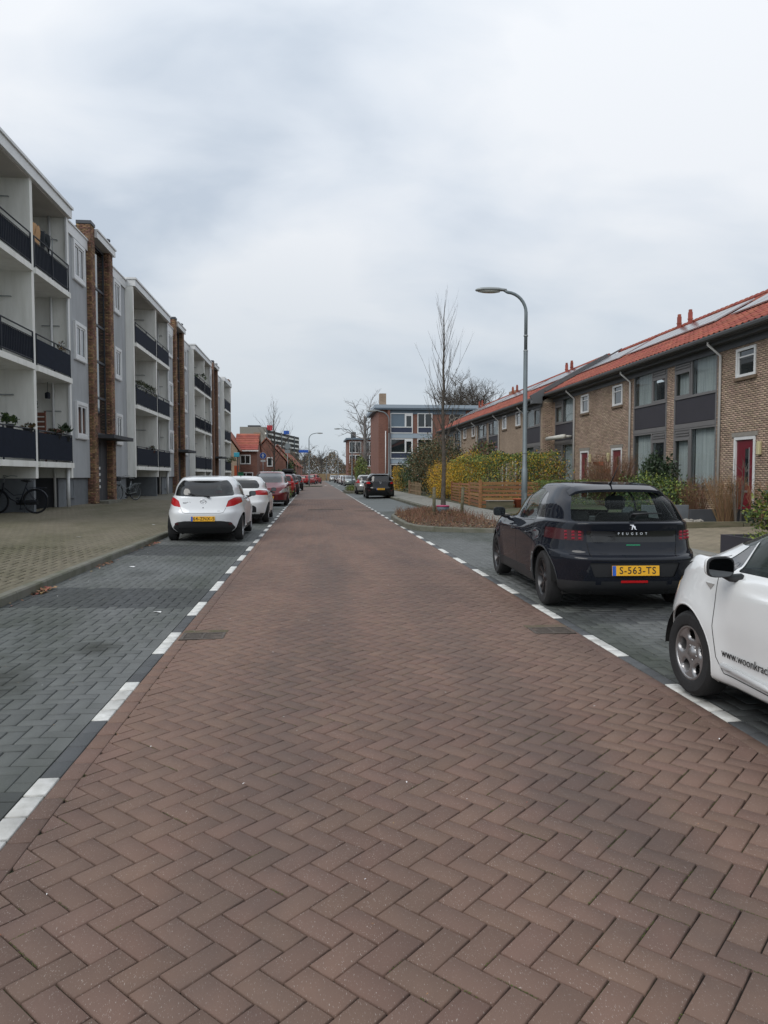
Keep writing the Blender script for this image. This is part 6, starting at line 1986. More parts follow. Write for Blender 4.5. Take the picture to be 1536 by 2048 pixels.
def house(lab, X, y0, y1, big, zoff=0.0, near=2, door='red', lampside=1, end0=False, end1=False, ridge=16.2, eave_z=5.76, singles=0, tiles=0, ci=0, roof_y0=None, roof_y1=None):
    """one house of the terrace. big: -1 large windows at the low-y side, +1 at the high-y side"""
    h = thing('terraced_house', lab, 'house', (X, (y0 + y1) / 2, .42), 0, GH)
    L = y1 - y0
    def Y(d0, d1):     # distances from the large-window party wall
        return (y0 + d0, y0 + d1) if big < 0 else (y1 - d1, y1 - d0)
    bw_ = Y(.27, 3.02); sw = Y(4.08, 5.06); dr = Y(4.05, 5.12); dp = Y(3.22, 3.3)[0]
    topz = eave_z - .10
    holes = [(bw_[0], bw_[1], 1.03, topz), (sw[0], sw[1], 4.42, 5.26), (dr[0], dr[1], .40, 2.66), (dr[0] - .12, dr[1] + .12, 2.66, 2.80)]
    if near >= 1:
        # backing wall in strips round the openings
        b = MB()
        xa, xb = X + .006, X + .25
        ys = sorted([y0, y1, bw_[0], bw_[1], sw[0], sw[1], dr[0], dr[1]])
        lo, hi = min(sw[0], dr[0]), max(sw[1], dr[1])
        segs = sorted([(y0, min(bw_[0], lo)), (min(bw_[1], hi), max(bw_[0], lo)), (max(bw_[1], hi), y1)])
        for (a, c) in segs:
            if c - a > .01: b.box(xa, xb, a, c, .30, topz)
        b.box(xa, xb, bw_[0], bw_[1], .30, 1.03)
        b.box(xa, xb, lo, hi, 2.80, 4.42); b.box(xa, xb, lo, hi, 5.26, topz)
        for (a, c) in ((lo, sw[0]), (sw[1], hi)):
            if c - a > .003: b.box(xa, xb, a, c, 4.42, 5.26)
        for (a, c) in ((lo, dr[0]), (dr[1], hi)):
            if c - a > .003: b.box(xa, xb, a, c, .30, 2.80)
        b.box(xa, xb, dr[0], dr[1], 2.66, 2.80); b.box(xa, xb, dr[0], dr[1], .30, .42)
        wall = b.build('wall', M['mortar_l'] if near >= 2 else M['brick_far_h'], h)
        if near >= 2: brick_wall(wall, 'x', X + .006, y0, y1, .42, topz, M['brick_g'], holes, out=-1, singles=singles, order_from=2.5)
    # dark wall inside, closes the view through the glass
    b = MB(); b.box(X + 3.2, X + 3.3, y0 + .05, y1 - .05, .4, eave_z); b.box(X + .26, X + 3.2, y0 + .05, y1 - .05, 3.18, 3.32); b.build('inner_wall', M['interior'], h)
    b = MB(); b.box(X + .0, X + .5, y0 + .0, y1 - .0, .30, .41); b.build('plinth', M['plinth_dark'], h)
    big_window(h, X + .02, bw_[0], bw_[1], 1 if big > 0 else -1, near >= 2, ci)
    small_window(h, X, sw[0], sw[1])
    # door in a white frame, lintel above
    f = MB(); f.box(X - .02, X + .08, dr[0], dr[0] + .09, .42, 2.66); f.box(X - .02, X + .08, dr[1] - .09, dr[1], .42, 2.66); f.box(X - .02, X + .08, dr[0] + .09, dr[1] - .09, 2.57, 2.66)
    f.build('door_frame', M['white_frame'], h)
    d = MB(); d.bbox(X + .03, X + .08, dr[0] + .095, dr[1] - .095, .50, 2.565, .006); dd = d.build('door', M['red_door'], h)
    gy = (dr[0] + dr[1]) / 2 - .10
    d = MB(); d.box(X + .022, X + .03, gy - .09, gy + .09, 1.25, 2.30); d.build('door_glass', M['win_dark'], dd)
    d = MB(); d.box(X + .012, X + .03, gy - .13, gy - .095, 1.22, 2.33); d.build('door_bar', M['alu'], dd)
    d = MB(); d.box(X + .012, X + .03, gy - .06, gy + .2, 1.02, 1.08); d.build('letter_slot', M['alu'], dd)
    d = MB(); d.box(X - .15, X + .1, dr[0], dr[1], .38, .48); d.build('door_step', M['lintel'], h)
    d = MB(); d.box(X - .03, X + .1, dr[0] - .10, dr[1] + .10, 2.665, 2.79); d.build('lintel', M['lintel'], h)
    # wall lamp, downpipe, eave, gutter
    ly = dr[0] - .25 if lampside < 0 else dr[1] + .25
    d = MB(); d.bbox(X - .10, X, ly - .07, ly + .07, 2.10, 2.48, .02); d.build('wall_lamp', M['cream'], h)
    d = MB(); d.tube([(X - .42, dp + .12, eave_z - .05), (X - .42, dp + .12, eave_z - .20), (X - .07, dp, eave_z - .55), (X - .07, dp, .42)], .042, 8)
    d.build('downpipe', M['down'], h, smooth=True)
    sx = .45
    d = MB(); d.box(X - sx, X + .1, y0, y1, eave_z - .12, eave_z - .08); d.build('soffit_board', M['eave'], h)
    d = MB(); d.prism([(X - sx - .02, eave_z - .12), (X - sx + .0, eave_z - .12), (X - .02, eave_z - .40), (X - .02, eave_z - .36)], 'y', y0, y1) if False else d.box(X - .03, X + .0, y0, y1, eave_z - .42, eave_z - .12)
    d.box(X - .28, X - .03, y0, y1, eave_z - .22, eave_z - .12)
    d.build('eave_board', M['eave'], h)
    d = MB()
    gp_ = [(X - sx - .13, eave_z + .02), (X - sx - .13, eave_z - .02), (X - sx - .11, eave_z - .08), (X - sx - .06, eave_z - .11), (X - sx, eave_z - .10), (X - sx, eave_z + .0), (X - sx - .02, eave_z + .0), (X - sx - .03, eave_z - .08), (X - sx - .08, eave_z - .07), (X - sx - .11, eave_z + .02)]
    d.prism(gp_, 'y', y0, y1); d.build('gutter', M['gutter'], h)
    # roof
    xe, ze = X - sx - .05, eave_z + .02
    zr = ze + (ridge - xe) * RS
    a, b_ = y0, y1
    d = MB(); d.prism([(xe, ze - .02), (ridge, zr - .02), (2 * ridge - xe, ze - .02), (2 * ridge - xe, ze - .12), (ridge, zr - .14), (xe, ze - .08)], 'y', a, b_)
    rf = d.build('roof', M['roof_far'], h)
    roof_tiles(h, xe, ridge, ze, zr, a, b_, tiles)
    n = int((b_ - a) / .33); d = MB()
    for i in range(n):
        yy = a + (b_ - a) * i / n
        d.tube([(ridge, yy, zr + .03), (ridge, yy + (b_ - a) / n + .02, zr + .01)], [.115, .10], 8)
    d.build('ridge_tiles', M['roof_tile'], h, kind='stuff')
    # party wall vent pair on the ridge
    # gable ends and back
    d = MB(); d.box(2 * ridge - X - .2, 2 * ridge - X, y0, y1, .3, eave_z - .1); d.build('back_wall', M['brick_far_h'], h)
    return h, (xe, ze, ridge, zr)

def vents(h, ridge, zr, ys, label=None):
    for y in ys:
        m = MB(); m.box(ridge - .28, ridge - .14, y - .07, y + .07, zr - .16, zr + .42); m.box(ridge - .295, ridge - .125, y - .085, y + .085, zr + .12, zr + .16); m.box(ridge - .265, ridge - .155, y - .055, y + .055, zr + .42, zr + .53); m.build('roof_vent', M['roof_tile'], h)

RG1 = 16.2
hA, rA = house('nearest brick terraced house, red front door at the right photo edge', 12.6, 18.9, 25.15, 1, singles=300, tiles=300, ci=1, lampside=-1, ridge=RG1)
hB, rB = house('second brick terraced house, brown bare shrub before its tall curtained windows', 12.6, 25.15, 31.42, -1, singles=120, tiles=180, ci=2, lampside=1, ridge=RG1)
hC, rC = house('third brick terraced house with a cream awning box over its ground floor window', 12.6, 31.42, 38.0, 1, ci=3, lampside=-1, ridge=RG1)
hZ, rZ = house('brick terraced house beyond the right edge of the photo, only its roof tiles in view', 12.6, 12.65, 18.9, -1, near=1, ci=4, ridge=RG1)
xe, ze, rg, zr = rA
vents(hB, rg, zr, (31.25, 30.3))
solar_array('solar panels at the right edge of the photo, on the nearest roof', xe, rg, ze, zr, 16.2, 1, 7, 1.95)
solar_array('long row of solar panels in front of the two near orange roof vents', xe, rg, ze, zr, 24.4, 1, 7, 1.95)
solar_array('solar panels at the far end of the near roof, next to the grey verge', xe, rg, ze, zr, 32.4, 1, 5, 1.9)
m = MB(); m.tube([(12.2, 35.1, 3.42), (12.2, 37.75, 3.42)], .11, 12); m.box(12.2, 12.6, 35.15, 35.2, 3.36, 3.48); m.box(12.2, 12.6, 37.6, 37.65, 3.36, 3.48)
m.build('awning_cassette', M['awn'], hC, smooth=True)
# second row, nearer the street
X2 = 12.0; RG2 = 15.6
ys2 = [38.0, 44.15, 50.25, 56.4, 62.5, 68.7]
labs = ['first house of the farther terrace row, brick side wall towards us behind the lamp post', 'second house of the farther terrace row, above the green and yellow hedge', 'third house of the farther terrace row, above the hedge left of the lamp post', 'fourth house of the farther terrace row, behind the slender bare tree', 'last house of the farther terrace row, next to the brick apartment block']
info = []
for i in range(5):
    h_, r_ = house(labs[i], X2, ys2[i], ys2[i + 1], -1 if i % 2 == 0 else 1, near=1, ci=i, ridge=RG2, eave_z=5.56)
    info.append((h_, r_))
# side wall of the second row, facing us
xe2, ze2, rg2, zr2 = info[0][1]
hD = info[0][0]
m = MB(); m.prism([(X2 + .01, .3), (X2 + 7.2, .3), (X2 + 7.2, 5.4), (RG2, zr2 - .2), (X2 + .01, 5.4)], 'y', 37.97, 38.1); gw = m.build('side_wall', M['mortar_l'], hD)
brick_wall(gw, 'y', 37.97, X2 + .01, X2 + 1.2, .42, 5.4, M['brick_g'], out=-1)
m = MB()
def bar(a, b, w, hgt, y0, y1):
    dx_, dz_ = b[0] - a[0], b[1] - a[1]; L_ = math.hypot(dx_, dz_); nx_, nz_ = -dz_ / L_, dx_ / L_
    m.prism([(a[0], a[1]), (b[0], b[1]), (b[0] + nx_ * hgt, b[1] + nz_ * hgt), (a[0] + nx_ * hgt, a[1] + nz_ * hgt)], 'y', y0, y1)
bar((xe2 - .05, ze2 - .22), (rg2, zr2 - .22), .1, .36, 37.84, 37.96); m.build('verge_board', M['gutter'], hD)
m = MB(); bar((xe - .0, ze + .10), (rg, zr + .10), .1, .08, 37.70, 37.83); m.build('verge_board', M['gutter'], hC)
m = MB(); m.prism([(xe2 - .1, ze2 - .30), (xe2 + .45, ze2 - .30), (xe2 + .45, ze2 + .14), (xe2 - .1, ze2 + .02)], 'y', 37.83, 38.15); m.build('verge_end', M['gutter'], hD)
vents(info[0][0], rg2, zr2, (44.0, 43.1)); vents(info[2][0], rg2, zr2, (56.2, 55.0)); vents(info[4][0], rg2, zr2, (67.8, 66.6))
m = MB(); m.box(rg2 + .2, rg2 + 1.2, 57.5, 58.9, zr2 - .9, zr2 + .42); m.build('chimney', M['brick_far_h'], info[3][0])
solar_array('lower row of solar panels on the farther roof behind the lamp post', xe2, rg2, ze2, zr2, 39.0, 1, 6, 2.2)
solar_array('solar panels on the farther roof left of the lamp post', xe2, rg2, ze2, zr2, 46.5, 1, 6, 2.2)
solar_array('solar panels beside the small pair of orange vents on the farther roof', xe2, rg2, ze2, zr2, 54.0, 1, 6, 2.2)
solar_array('last solar panels at the far end of the farther roof', xe2, rg2, ze2, zr2, 61.8, 1, 6, 2.2)

# ------------------------------------------------------------------ lamp posts
M['lamp_paint'] = material('lamp_post_paint', (0.20, 0.235, 0.25), .5, metal=.4, noise=.15, nscale=3)
M['lamp_head'] = material('lamp_head', (0.27, 0.29, 0.29), .45, metal=.3)
M['lamp_glass'] = material('lamp_diffuser', (0.45, 0.46, 0.43), .2, coat=.5)
def street_lamp(label, loc, H=6.35, arm=1.55, rz=0.0, group='street lamps along the road', scale=1.0):
    """arm reaches towards -x in the local frame"""
    l = thing('street_lamp', label, 'street lamp', loc, rz, group, scale, base=False)
    p = MB(); p.tube([(0, 0, -.1), (0, 0, 1.55), (0, 0, 1.60), (0, 0, H - 1.7), (0, 0, H - 1.66)], [.088, .086, .066, .060, .058], 14); p.lathe([(.075, 0), (.075, .02)], 14, c=(0, 0, 2.0)); 
    p.build('pole', M['lamp_paint'], l, smooth=True, world_off=False)
    d = MB(); d.box(-.04, .04, -.093, -.08, .45, .85); d.build('access_door', M['lamp_paint'], l, world_off=False)
    for z in (H - 1.68, H - 1.25):
        c = MB(); c.lathe([(.062, 0), (.066, .01), (.066, .03), (.06, .04)], 14, c=(0, 0, z)); c.build('collar', M['lamp_head'], l, smooth=True, world_off=False)
    pts = []; r_ = .78
    pts.append((0, 0, H - 1.66)); pts.append((0, 0, H - r_))
    r_ = min(.78, arm * .5)
    pts[-1] = (0, 0, H - r_)
    for k in range(1, 9):
        a = (PI / 2 - .06) * k / 8; pts.append((-r_ * (1 - math.cos(a)), 0, H - r_ + r_ * math.sin(a)))
    pts.append((-arm + .50, 0, H + .055))
    p = MB(); p.tube(pts, [.050] * 2 + [.046] * (len(pts) - 3) + [.038], 12); p.build('arm', M['lamp_paint'], l, smooth=True, world_off=False)
    # luminaire: flattened cobra head
    m = MB(); N = 16; st = [(-arm + .58, .04, .04, .03), (-arm + .46, .055, .05, .035), (-arm + .34, .11, .065, .035), (-arm + .1, .13, .075, .03), (-arm - .15, .125, .065, .02), (-arm - .28, .09, .045, .005), (-arm - .33, .03, .018, .0)]
    vs = []; fs = []
    for (x, w, hh, c) in st:
        for k in range(N):
            a = 2 * PI * k / N; zz = math.sin(a) * hh
            if zz < -.03: zz = -.03
            vs.append((x, math.cos(a) * w, H + .04 + c * .6 + zz))
    for i in range(len(st) - 1):
        for k in range(N): fs.append((i * N + k, i * N + (k + 1) % N, (i + 1) * N + (k + 1) % N, (i + 1) * N + k))
    fs += [tuple(range(N))[::-1], tuple(range((len(st) - 1) * N, len(st) * N))]
    m.add(vs, fs); m.build('lamp_head', M['lamp_head'], l, smooth=True, world_off=False)
    m = MB(); N = 20; vs = []; fs = []
    for j, (sc_, dz) in enumerate(((1, 0), (.93, -.035), (.6, -.055))):
        for k in range(N):
            a = 2 * PI * k / N; vs.append((-arm + .06 + math.cos(a) * .34 * sc_, math.sin(a) * .112 * sc_, H + .025 + dz))
    for j in range(2):
        for k in range(N): fs.append((j * N + k, j * N + (k + 1) % N, (j + 1) * N + (k + 1) % N, (j + 1) * N + k))
    fs.append(tuple(range(2 * N, 3 * N)))
    m.add(vs, fs); m.build('diffuser', M['lamp_glass'], l, smooth=True, world_off=False)
    return l
street_lamp('tall grey street lamp in front of the terraced houses, nearest to us', (6.12, 21.0, .16), H=6.62, arm=1.16)
street_lamp('street lamp in front of the brick apartment block, behind the black compact SUV', (5.72, 56.0, .15), H=6.2, arm=1.35)
street_lamp('street lamp on the kerb island left of the road far ahead, arm to the right', (-.62, 97, .05), H=6.9, arm=1.5, rz=PI)
street_lamp('street lamp just left of the brick apartment block, arm over the road', (4.75, 92, .12), H=7.1, arm=1.9)
street_lamp('small far street lamp, third from the brick apartment block', (4.9, 150, .05), H=6.5, arm=1.5)
street_lamp('farthest small street lamp beside the far car row', (3.2, 190, .05), H=6.5, arm=1.5)

# ------------------------------------------------------------------ fences, hedges and shrubs on the right
M['fence_wood'] = material('fence_wood', (0.31, 0.145, 0.062), .8, noise=.35, nscale=3, stretch=(1, 1, 9), island=.22, bump=.4, bscale=30)
M['fence_pale'] = material('pale_fence_wood', (0.27, 0.19, 0.11), .85, noise=.35, nscale=3, stretch=(6, 6, 1), island=.2)
M['old_wood'] = material('old_sleeper', (0.15, 0.13, 0.085), .9, nscale=2, col2=(.085, .085, .05), bump=.5, bscale=30, stretch=(1, 1, 6))
fc = thing('wooden_fence', 'brown horizontal board fence below the green and yellow hedge', 'fence', (6.8, 29.9, .15))
def fence_run(p0, p1, z0, z1, boards, post0=True, post1=True):
    a = Vector((p0[0], p0[1], 0)); b = Vector((p1[0], p1[1], 0)); d = (b - a); L = d.length; d.normalize(); n_ = Vector((d.y, -d.x, 0))
    hb = (z1 - z0) / boards
    for i in range(boards):
        g = .03 + .02 * random.random(); s = .012 * (1 if i % 2 else -1)
        z = z0 + i * hb
        q = [a + n_ * (s - .011), b + n_ * (s - .011), b + n_ * (s + .011), a + n_ * (s + .011)]
        m = MB(); vs = [(p.x, p.y, z + .004 + random.uniform(0, .006)) for p in q] + [(p.x, p.y, z + hb - g) for p in q]
        m.add(vs, [(3, 2, 1, 0), (4, 5, 6, 7), (0, 1, 5, 4), (1, 2, 6, 5), (2, 3, 7, 6), (3, 0, 4, 7)]); m.build('board', M['fence_wood'], fc)
    for p, ok in ((a, post0), (b, post1)):
        if ok:
            m = MB(); m.bbox(p.x - .05, p.x + .05, p.y - .05, p.y + .05, z0 - .1, z1 + .04, .006); m.build('post', M['fence_wood'], fc)
fence_run((7.42, 39.2), (7.28, 36.3), .17, 1.16, 7); fence_run((7.28, 36.3), (7.15, 33.4), .17, 1.18, 7, False)
fence_run((7.12, 33.2), (6.86, 30.0), .17, 1.25, 7, False)
fence_run((6.86, 29.9), (9.2, 29.6), .17, 1.28, 7)
leafy('hedge', 'tall dark green hedge with yellowing edges behind the brown board fence', 'hedge', (8.9, 35.2, 1.25), (1.35, 5.2, 1.15), 24000, .08, [M['leaf_dark'], M['leaf_green'], M['leaf_green'], M['leaf_lime'], M['leaf_lime'], M['leaf_yellow']], base=.2, shape='box', seed=31, stems=14)
leafy('hedge', 'hedge top behind the street lamp, yellow-green and thin, beside the brick side wall', 'hedge', (10.6, 33.5, 1.6), (.9, 2.6, .95), 5000, .10, [M['leaf_olive'], M['leaf_yellow'], M['leaf_green'], M['leaf_brown']], base=.35, seed=32, stems=10)
leafy('shrub', 'orange-yellow flowering shrub leaning over the sidewalk beyond the fence', 'shrub', (7.6, 42.5, 1.2), (1.0, 2.6, 1.15), 11000, .075, [M['leaf_yellow'], M['leaf_yellow'], M['leaf_yellow'], M['leaf_olive']], base=.2, seed=33, stems=16)
leafy('shrub', 'tall yellow shrub directly behind the far end of the board fence', 'shrub', (8.3, 39.2, 1.55), (1.0, 1.7, 1.25), 9000, .075, [M['leaf_yellow'], M['leaf_yellow'], M['leaf_lime'], M['leaf_yellow']], base=.2, seed=34, stems=10)
leafy('shrub', 'spiky reddish green shrub rising out of the hedge in front of the terrace', 'shrub', (10.0, 42.5, 2.5), (1.0, 1.5, .9), 2200, .14, [M['leaf_redd'], M['leaf_olive'], M['leaf_green']], base=.4, seed=35, stems=10, upright=1.5)
leafy('shrub', 'big olive-brown shrub mass in front of the brick apartment block', 'shrub', (8.7, 51.5, 2.25), (1.9, 4.0, 1.95), 17000, .13, [M['leaf_olive'], M['leaf_olive'], M['leaf_dark'], M['leaf_brown']], base=.2, seed=36, stems=40)
leafy('shrub', 'grey-green thin shrub between the olive mass and the slender bare tree', 'shrub', (8.6, 46.2, 1.6), (1.2, 1.8, 1.4), 4500, .13, [M['leaf_olive'], M['leaf_dark'], M['leaf_brown']], base=.2, seed=37, stems=30)
leafy('shrub', 'nearly black evergreen beside the picket fence', 'shrub', (8.6, 59.5, 1.6), (1.8, 3.6, 1.8), 9000, .14, [M['leaf_dark'], M['leaf_dark'], M['leaf_green']], base=.2, seed=38)
leafy('shrub', 'yellow shrub peeping out behind the black compact SUV', 'shrub', (7.5, 64.0, 1.2), (.7, 2.5, 1.2), 3500, .13, [M['leaf_yellow'], M['leaf_olive'], M['leaf_yellow']], base=.2, seed=39)
leafy('hedge', 'low bright green clipped hedge behind the roof of the black hatchback', 'hedge', (9.9, 27.6, .85), (1.35, .75, .45), 5000, .06, [M['leaf_lime'], M['leaf_green'], M['leaf_green']], base=.3, shape='box', seed=40)
leafy('shrub', 'dark glossy evergreen between the second and first house windows', 'shrub', (11.6, 23.9, 1.45), (.55, .9, .75), 2600, .13, [M['leaf_dark']], base=.4, seed=41, upright=.8)
leafy('shrub', 'green leafy shrub low in front of the nearest front window', 'shrub', (9.9, 20.6, .95), (1.15, .95, .62), 5200, .085, [M['leaf_green'], M['leaf_dark'], M['leaf_green'], M['leaf_lime']], base=.2, seed=42, stems=12)
leafy('shrub', 'small glossy green shrub behind the grey planter by the white car', 'shrub', (8.6, 13.2, .75), (.42, .40, .42), 1500, .085, [M['leaf_green'], M['leaf_dark'], M['leaf_lime']], base=.5, seed=43, stems=10)
leafy('shrub', 'small green climber on the pot beside the third red door', 'shrub', (12.2, 31.9, 1.0), (.3, .5, .5), 900, .10, [M['leaf_green'], M['leaf_olive']], base=.42, seed=44)

def twiggy(name, label, cat, c, h, rad, n, col, seed, r0=.008, lean=.5, group=None, tips=0, curl=0.0):
    """bare stems and dry grass as thin tubes"""
    r_ = random.Random(seed); t = thing(name, label, cat, c, 0, group); m = MB()
    for i in range(n):
        a = r_.uniform(0, 2 * PI); q = r_.random() ** .5; hh = h * r_.uniform(.55, 1.1)
        bx, by = c[0] + rad[0] * .35 * q * math.cos(a), c[1] + rad[1] * .35 * q * math.sin(a)
        ex, ey = c[0] + rad[0] * q * math.cos(a) + r_.gauss(0, .05), c[1] + rad[1] * q * math.sin(a) + r_.gauss(0, .05)
        mid = (bx + (ex - bx) * lean + r_.gauss(0, .03), by + (ey - by) * lean + r_.gauss(0, .03), c[2] + hh * .55)
        end = (ex, ey, c[2] + hh)
        m.tube([(bx, by, c[2] - .03), mid, end], [r0, r0 * .7, r0 * .3], 3, cap=False)
        for k in range(r_.randint(1, 3)):
            s_ = r_.uniform(.35, .9); p = Vector(mid).lerp(Vector(end), s_); e = p + Vector((r_.gauss(0, .12), r_.gauss(0, .12), r_.uniform(.05, .28))) * h * .7
            m.tube([p, e], [r0 * .5, r0 * .2], 3, cap=False)
    m.build('stems', col, t)
    if tips:
        leafy('', '', '', (c[0], c[1], c[2] + h * .62), (rad[0] * .9, rad[1] * .9, h * .45), tips, .045, [M['leaf_brown'], M['leaf_brown'], M['leaf_olive']], parent=t, seed=seed, kindpart='buds')
    return t
M['twig_brown'] = material('twig_brown', (0.17, 0.09, 0.055), .85, island=.35)
M['straw'] = material('straw', (0.26, 0.16, 0.085), .9, island=.35)
M['twig_grey'] = material('twig_grey', (0.11, 0.095, 0.08), .9, island=.3)
twiggy('shrub', 'bushy bare brown shrub in front of the second house door and windows', 'shrub', (11.3, 27.4, .40), 1.75, (1.0, 1.9), 420, M['twig_brown'], 51, r0=.008, tips=2600)
twiggy('ornamental_grass', 'tall straw-coloured grass clump below the nearest front window', 'ornamental grass', (10.6, 19.6, .30), 1.1, (.50, .75), 170, M['twig_brown'], 52, r0=.006, tips=500)
twiggy('ornamental_grass', 'straw-coloured grass and stalks left of the nearest red door', 'ornamental grass', (10.85, 18.5, .30), 1.15, (.62, .40), 230, M['straw'], 53, r0=.006, tips=300)
twiggy('ornamental_grass', 'dry stalks right of the nearest red door at the photo edge', 'ornamental grass', (11.45, 17.9, .30), 1.0, (.35, .35), 90, M['straw'], 54, r0=.006, tips=200)
twiggy('shrub', 'thin twisted bare stem standing before the nearest red door', 'shrub', (10.95, 18.1, .25), 1.75, (.25, .25), 9, M['twig_grey'], 55, r0=.016)
twiggy('shrub', 'low reddish twigs in the garden under the nearest window', 'shrub', (11.2, 21.8, .4), .8, (.9, .9), 260, M['twig_brown'], 56, r0=.006, tips=500)
# garden edges, planter, stones
gs = thing('garden_edging', 'mossy wooden sleeper edging at the front of the nearest garden', 'garden edging', (8.8, 17.25, .15))
for k in range(3):
    m = MB(); m.bbox(7.35 + k * 1.65, 8.97 + k * 1.65, 17.30 + k * .0, 17.42, .16, .37, .008); m.build('sleeper', M['old_wood'], gs)
gs2 = thing('garden_edging', 'dark plank border standing behind the sleepers below the red door', 'garden edging', (10.2, 18.2, .3))
m = MB(); m.bbox(9.9, 12.3, 18.55, 18.62, .25, .62, .006); m.build('plank', M['plinth_dark'], gs2)
gs3 = thing('garden_edging', 'grey raised bed wall in front of the green shrub, stones on its edge', 'garden edging', (8.9, 18.6, .3))
m = MB(); m.bbox(8.8, 10.1, 19.0, 19.1, .25, .72, .008); m.build('plank', M['plinth_grey'], gs3)
for i in range(26):
    rr_ = random.uniform(.05, .11)
    x_, y_ = random.uniform(8.5, 10.1), random.uniform(17.7, 18.8)
    bm2 = bmesh.new(); bmesh.ops.create_icosphere(bm2, subdivisions=1, radius=rr_)
    for v in bm2.verts: v.co = Vector((v.co.x * random.uniform(.8, 1.5), v.co.y * random.uniform(.8, 1.2), v.co.z * random.uniform(.5, .8)))
    m = MB(); m.add_bm(bm2); bm2.free(); o = m.build('garden_stone', M['lintel'], None); o.location = (x_, y_, .30 + rr_ * .3)
    tag(o, 'pale stone lying in the bed behind the mossy sleepers', 'stone', 'stones in the bed behind the sleepers')
pb = thing('planter_box', 'dark grey square planter box at the corner of the tan paved path', 'planter', (7.5, 12.2, .16))
m = MB()
for (a, b_, c_, d_) in ((6.9, 8.0, 9.8, 9.85), (6.9, 8.0, 11.85, 11.9), (6.9, 6.95, 9.85, 11.85), (7.95, 8.0, 9.85, 11.85)): m.box(a, b_, c_, d_, .15, .52)
m.build('side_panel', M['planter'] if 'planter' in M else M['panel_grey'], pb)
m = MB(); m.box(6.95, 7.95, 9.85, 11.85, .15, .47); m.build('soil', M['garden'], pb)
leafy('ground_cover', 'bright green low growth in the grey planter box', 'plant', (7.45, 11.0, .52), (.45, .85, .07), 1400, .05, [M['leaf_lime'], M['leaf_green']], base=.47, seed=60)
# red tub and grey box beside the fence
t = thing('flower_pot', 'orange-red tub at the end of the board fence', 'flower pot', (8.35, 29.35, .17))
m = MB(); m.lathe([(.16, 0), (.24, .36), (.26, .37), (.26, .40), (.22, .40), (.20, .30)], 18, c=(8.35, 29.35, .17)); m.build('pot', M['terracotta'], t, smooth=True)
t = thing('planter_box', 'low mossy planter in front of the board fence', 'planter', (7.5, 29.4, .17))
m = MB(); m.bbox(7.0, 8.05, 29.15, 29.5, .17, .47, .01); m.build('side_panel', M['old_wood'], t)
m = MB(); m.bbox(6.97, 8.08, 29.12, 29.53, .472, .50, .006); m.build('rim', M['lintel'], t)
# terracotta wall pots between the doors of houses two and three
for k, (y, z) in enumerate(((31.35, 1.95), (30.75, 1.62))):
    t = thing('wall_pot', ('upper' if k == 0 else 'lower') + ' terracotta trough hanging on the wall between two red doors', 'flower pot', (12.5, y, z))
    m = MB(); m.prism([(12.30, z + .16), (12.58, z + .16), (12.58, z), (12.40, z)], 'y', y - .32, y + .32); m.build('pot', M['terracotta'], t)
# picket fence
pf = thing('picket_fence', 'pale wooden picket fence beside the olive shrubs', 'fence', (7.1, 50, .15))
for i in range(14):
    y = 47.9 + i * .42; x = 6.98 + (y - 47.9) * .012
    m = MB(); m.prism([(y - .07, .17), (y + .07, .17), (y + .07, .93), (y, 1.03), (y - .07, .93)], 'x', x - .012, x + .012); m.build('picket', M['fence_pale'], pf)
for z in (.38, .78):
    m = MB(); m.box(7.0, 7.05, 47.8, 53.6, z, z + .08); m.build('rail', M['fence_pale'], pf)
m = MB(); m.bbox(6.90, 7.04, 53.45, 53.59, .1, 1.15, .01); m.build('post', M['fence_pale'], pf)

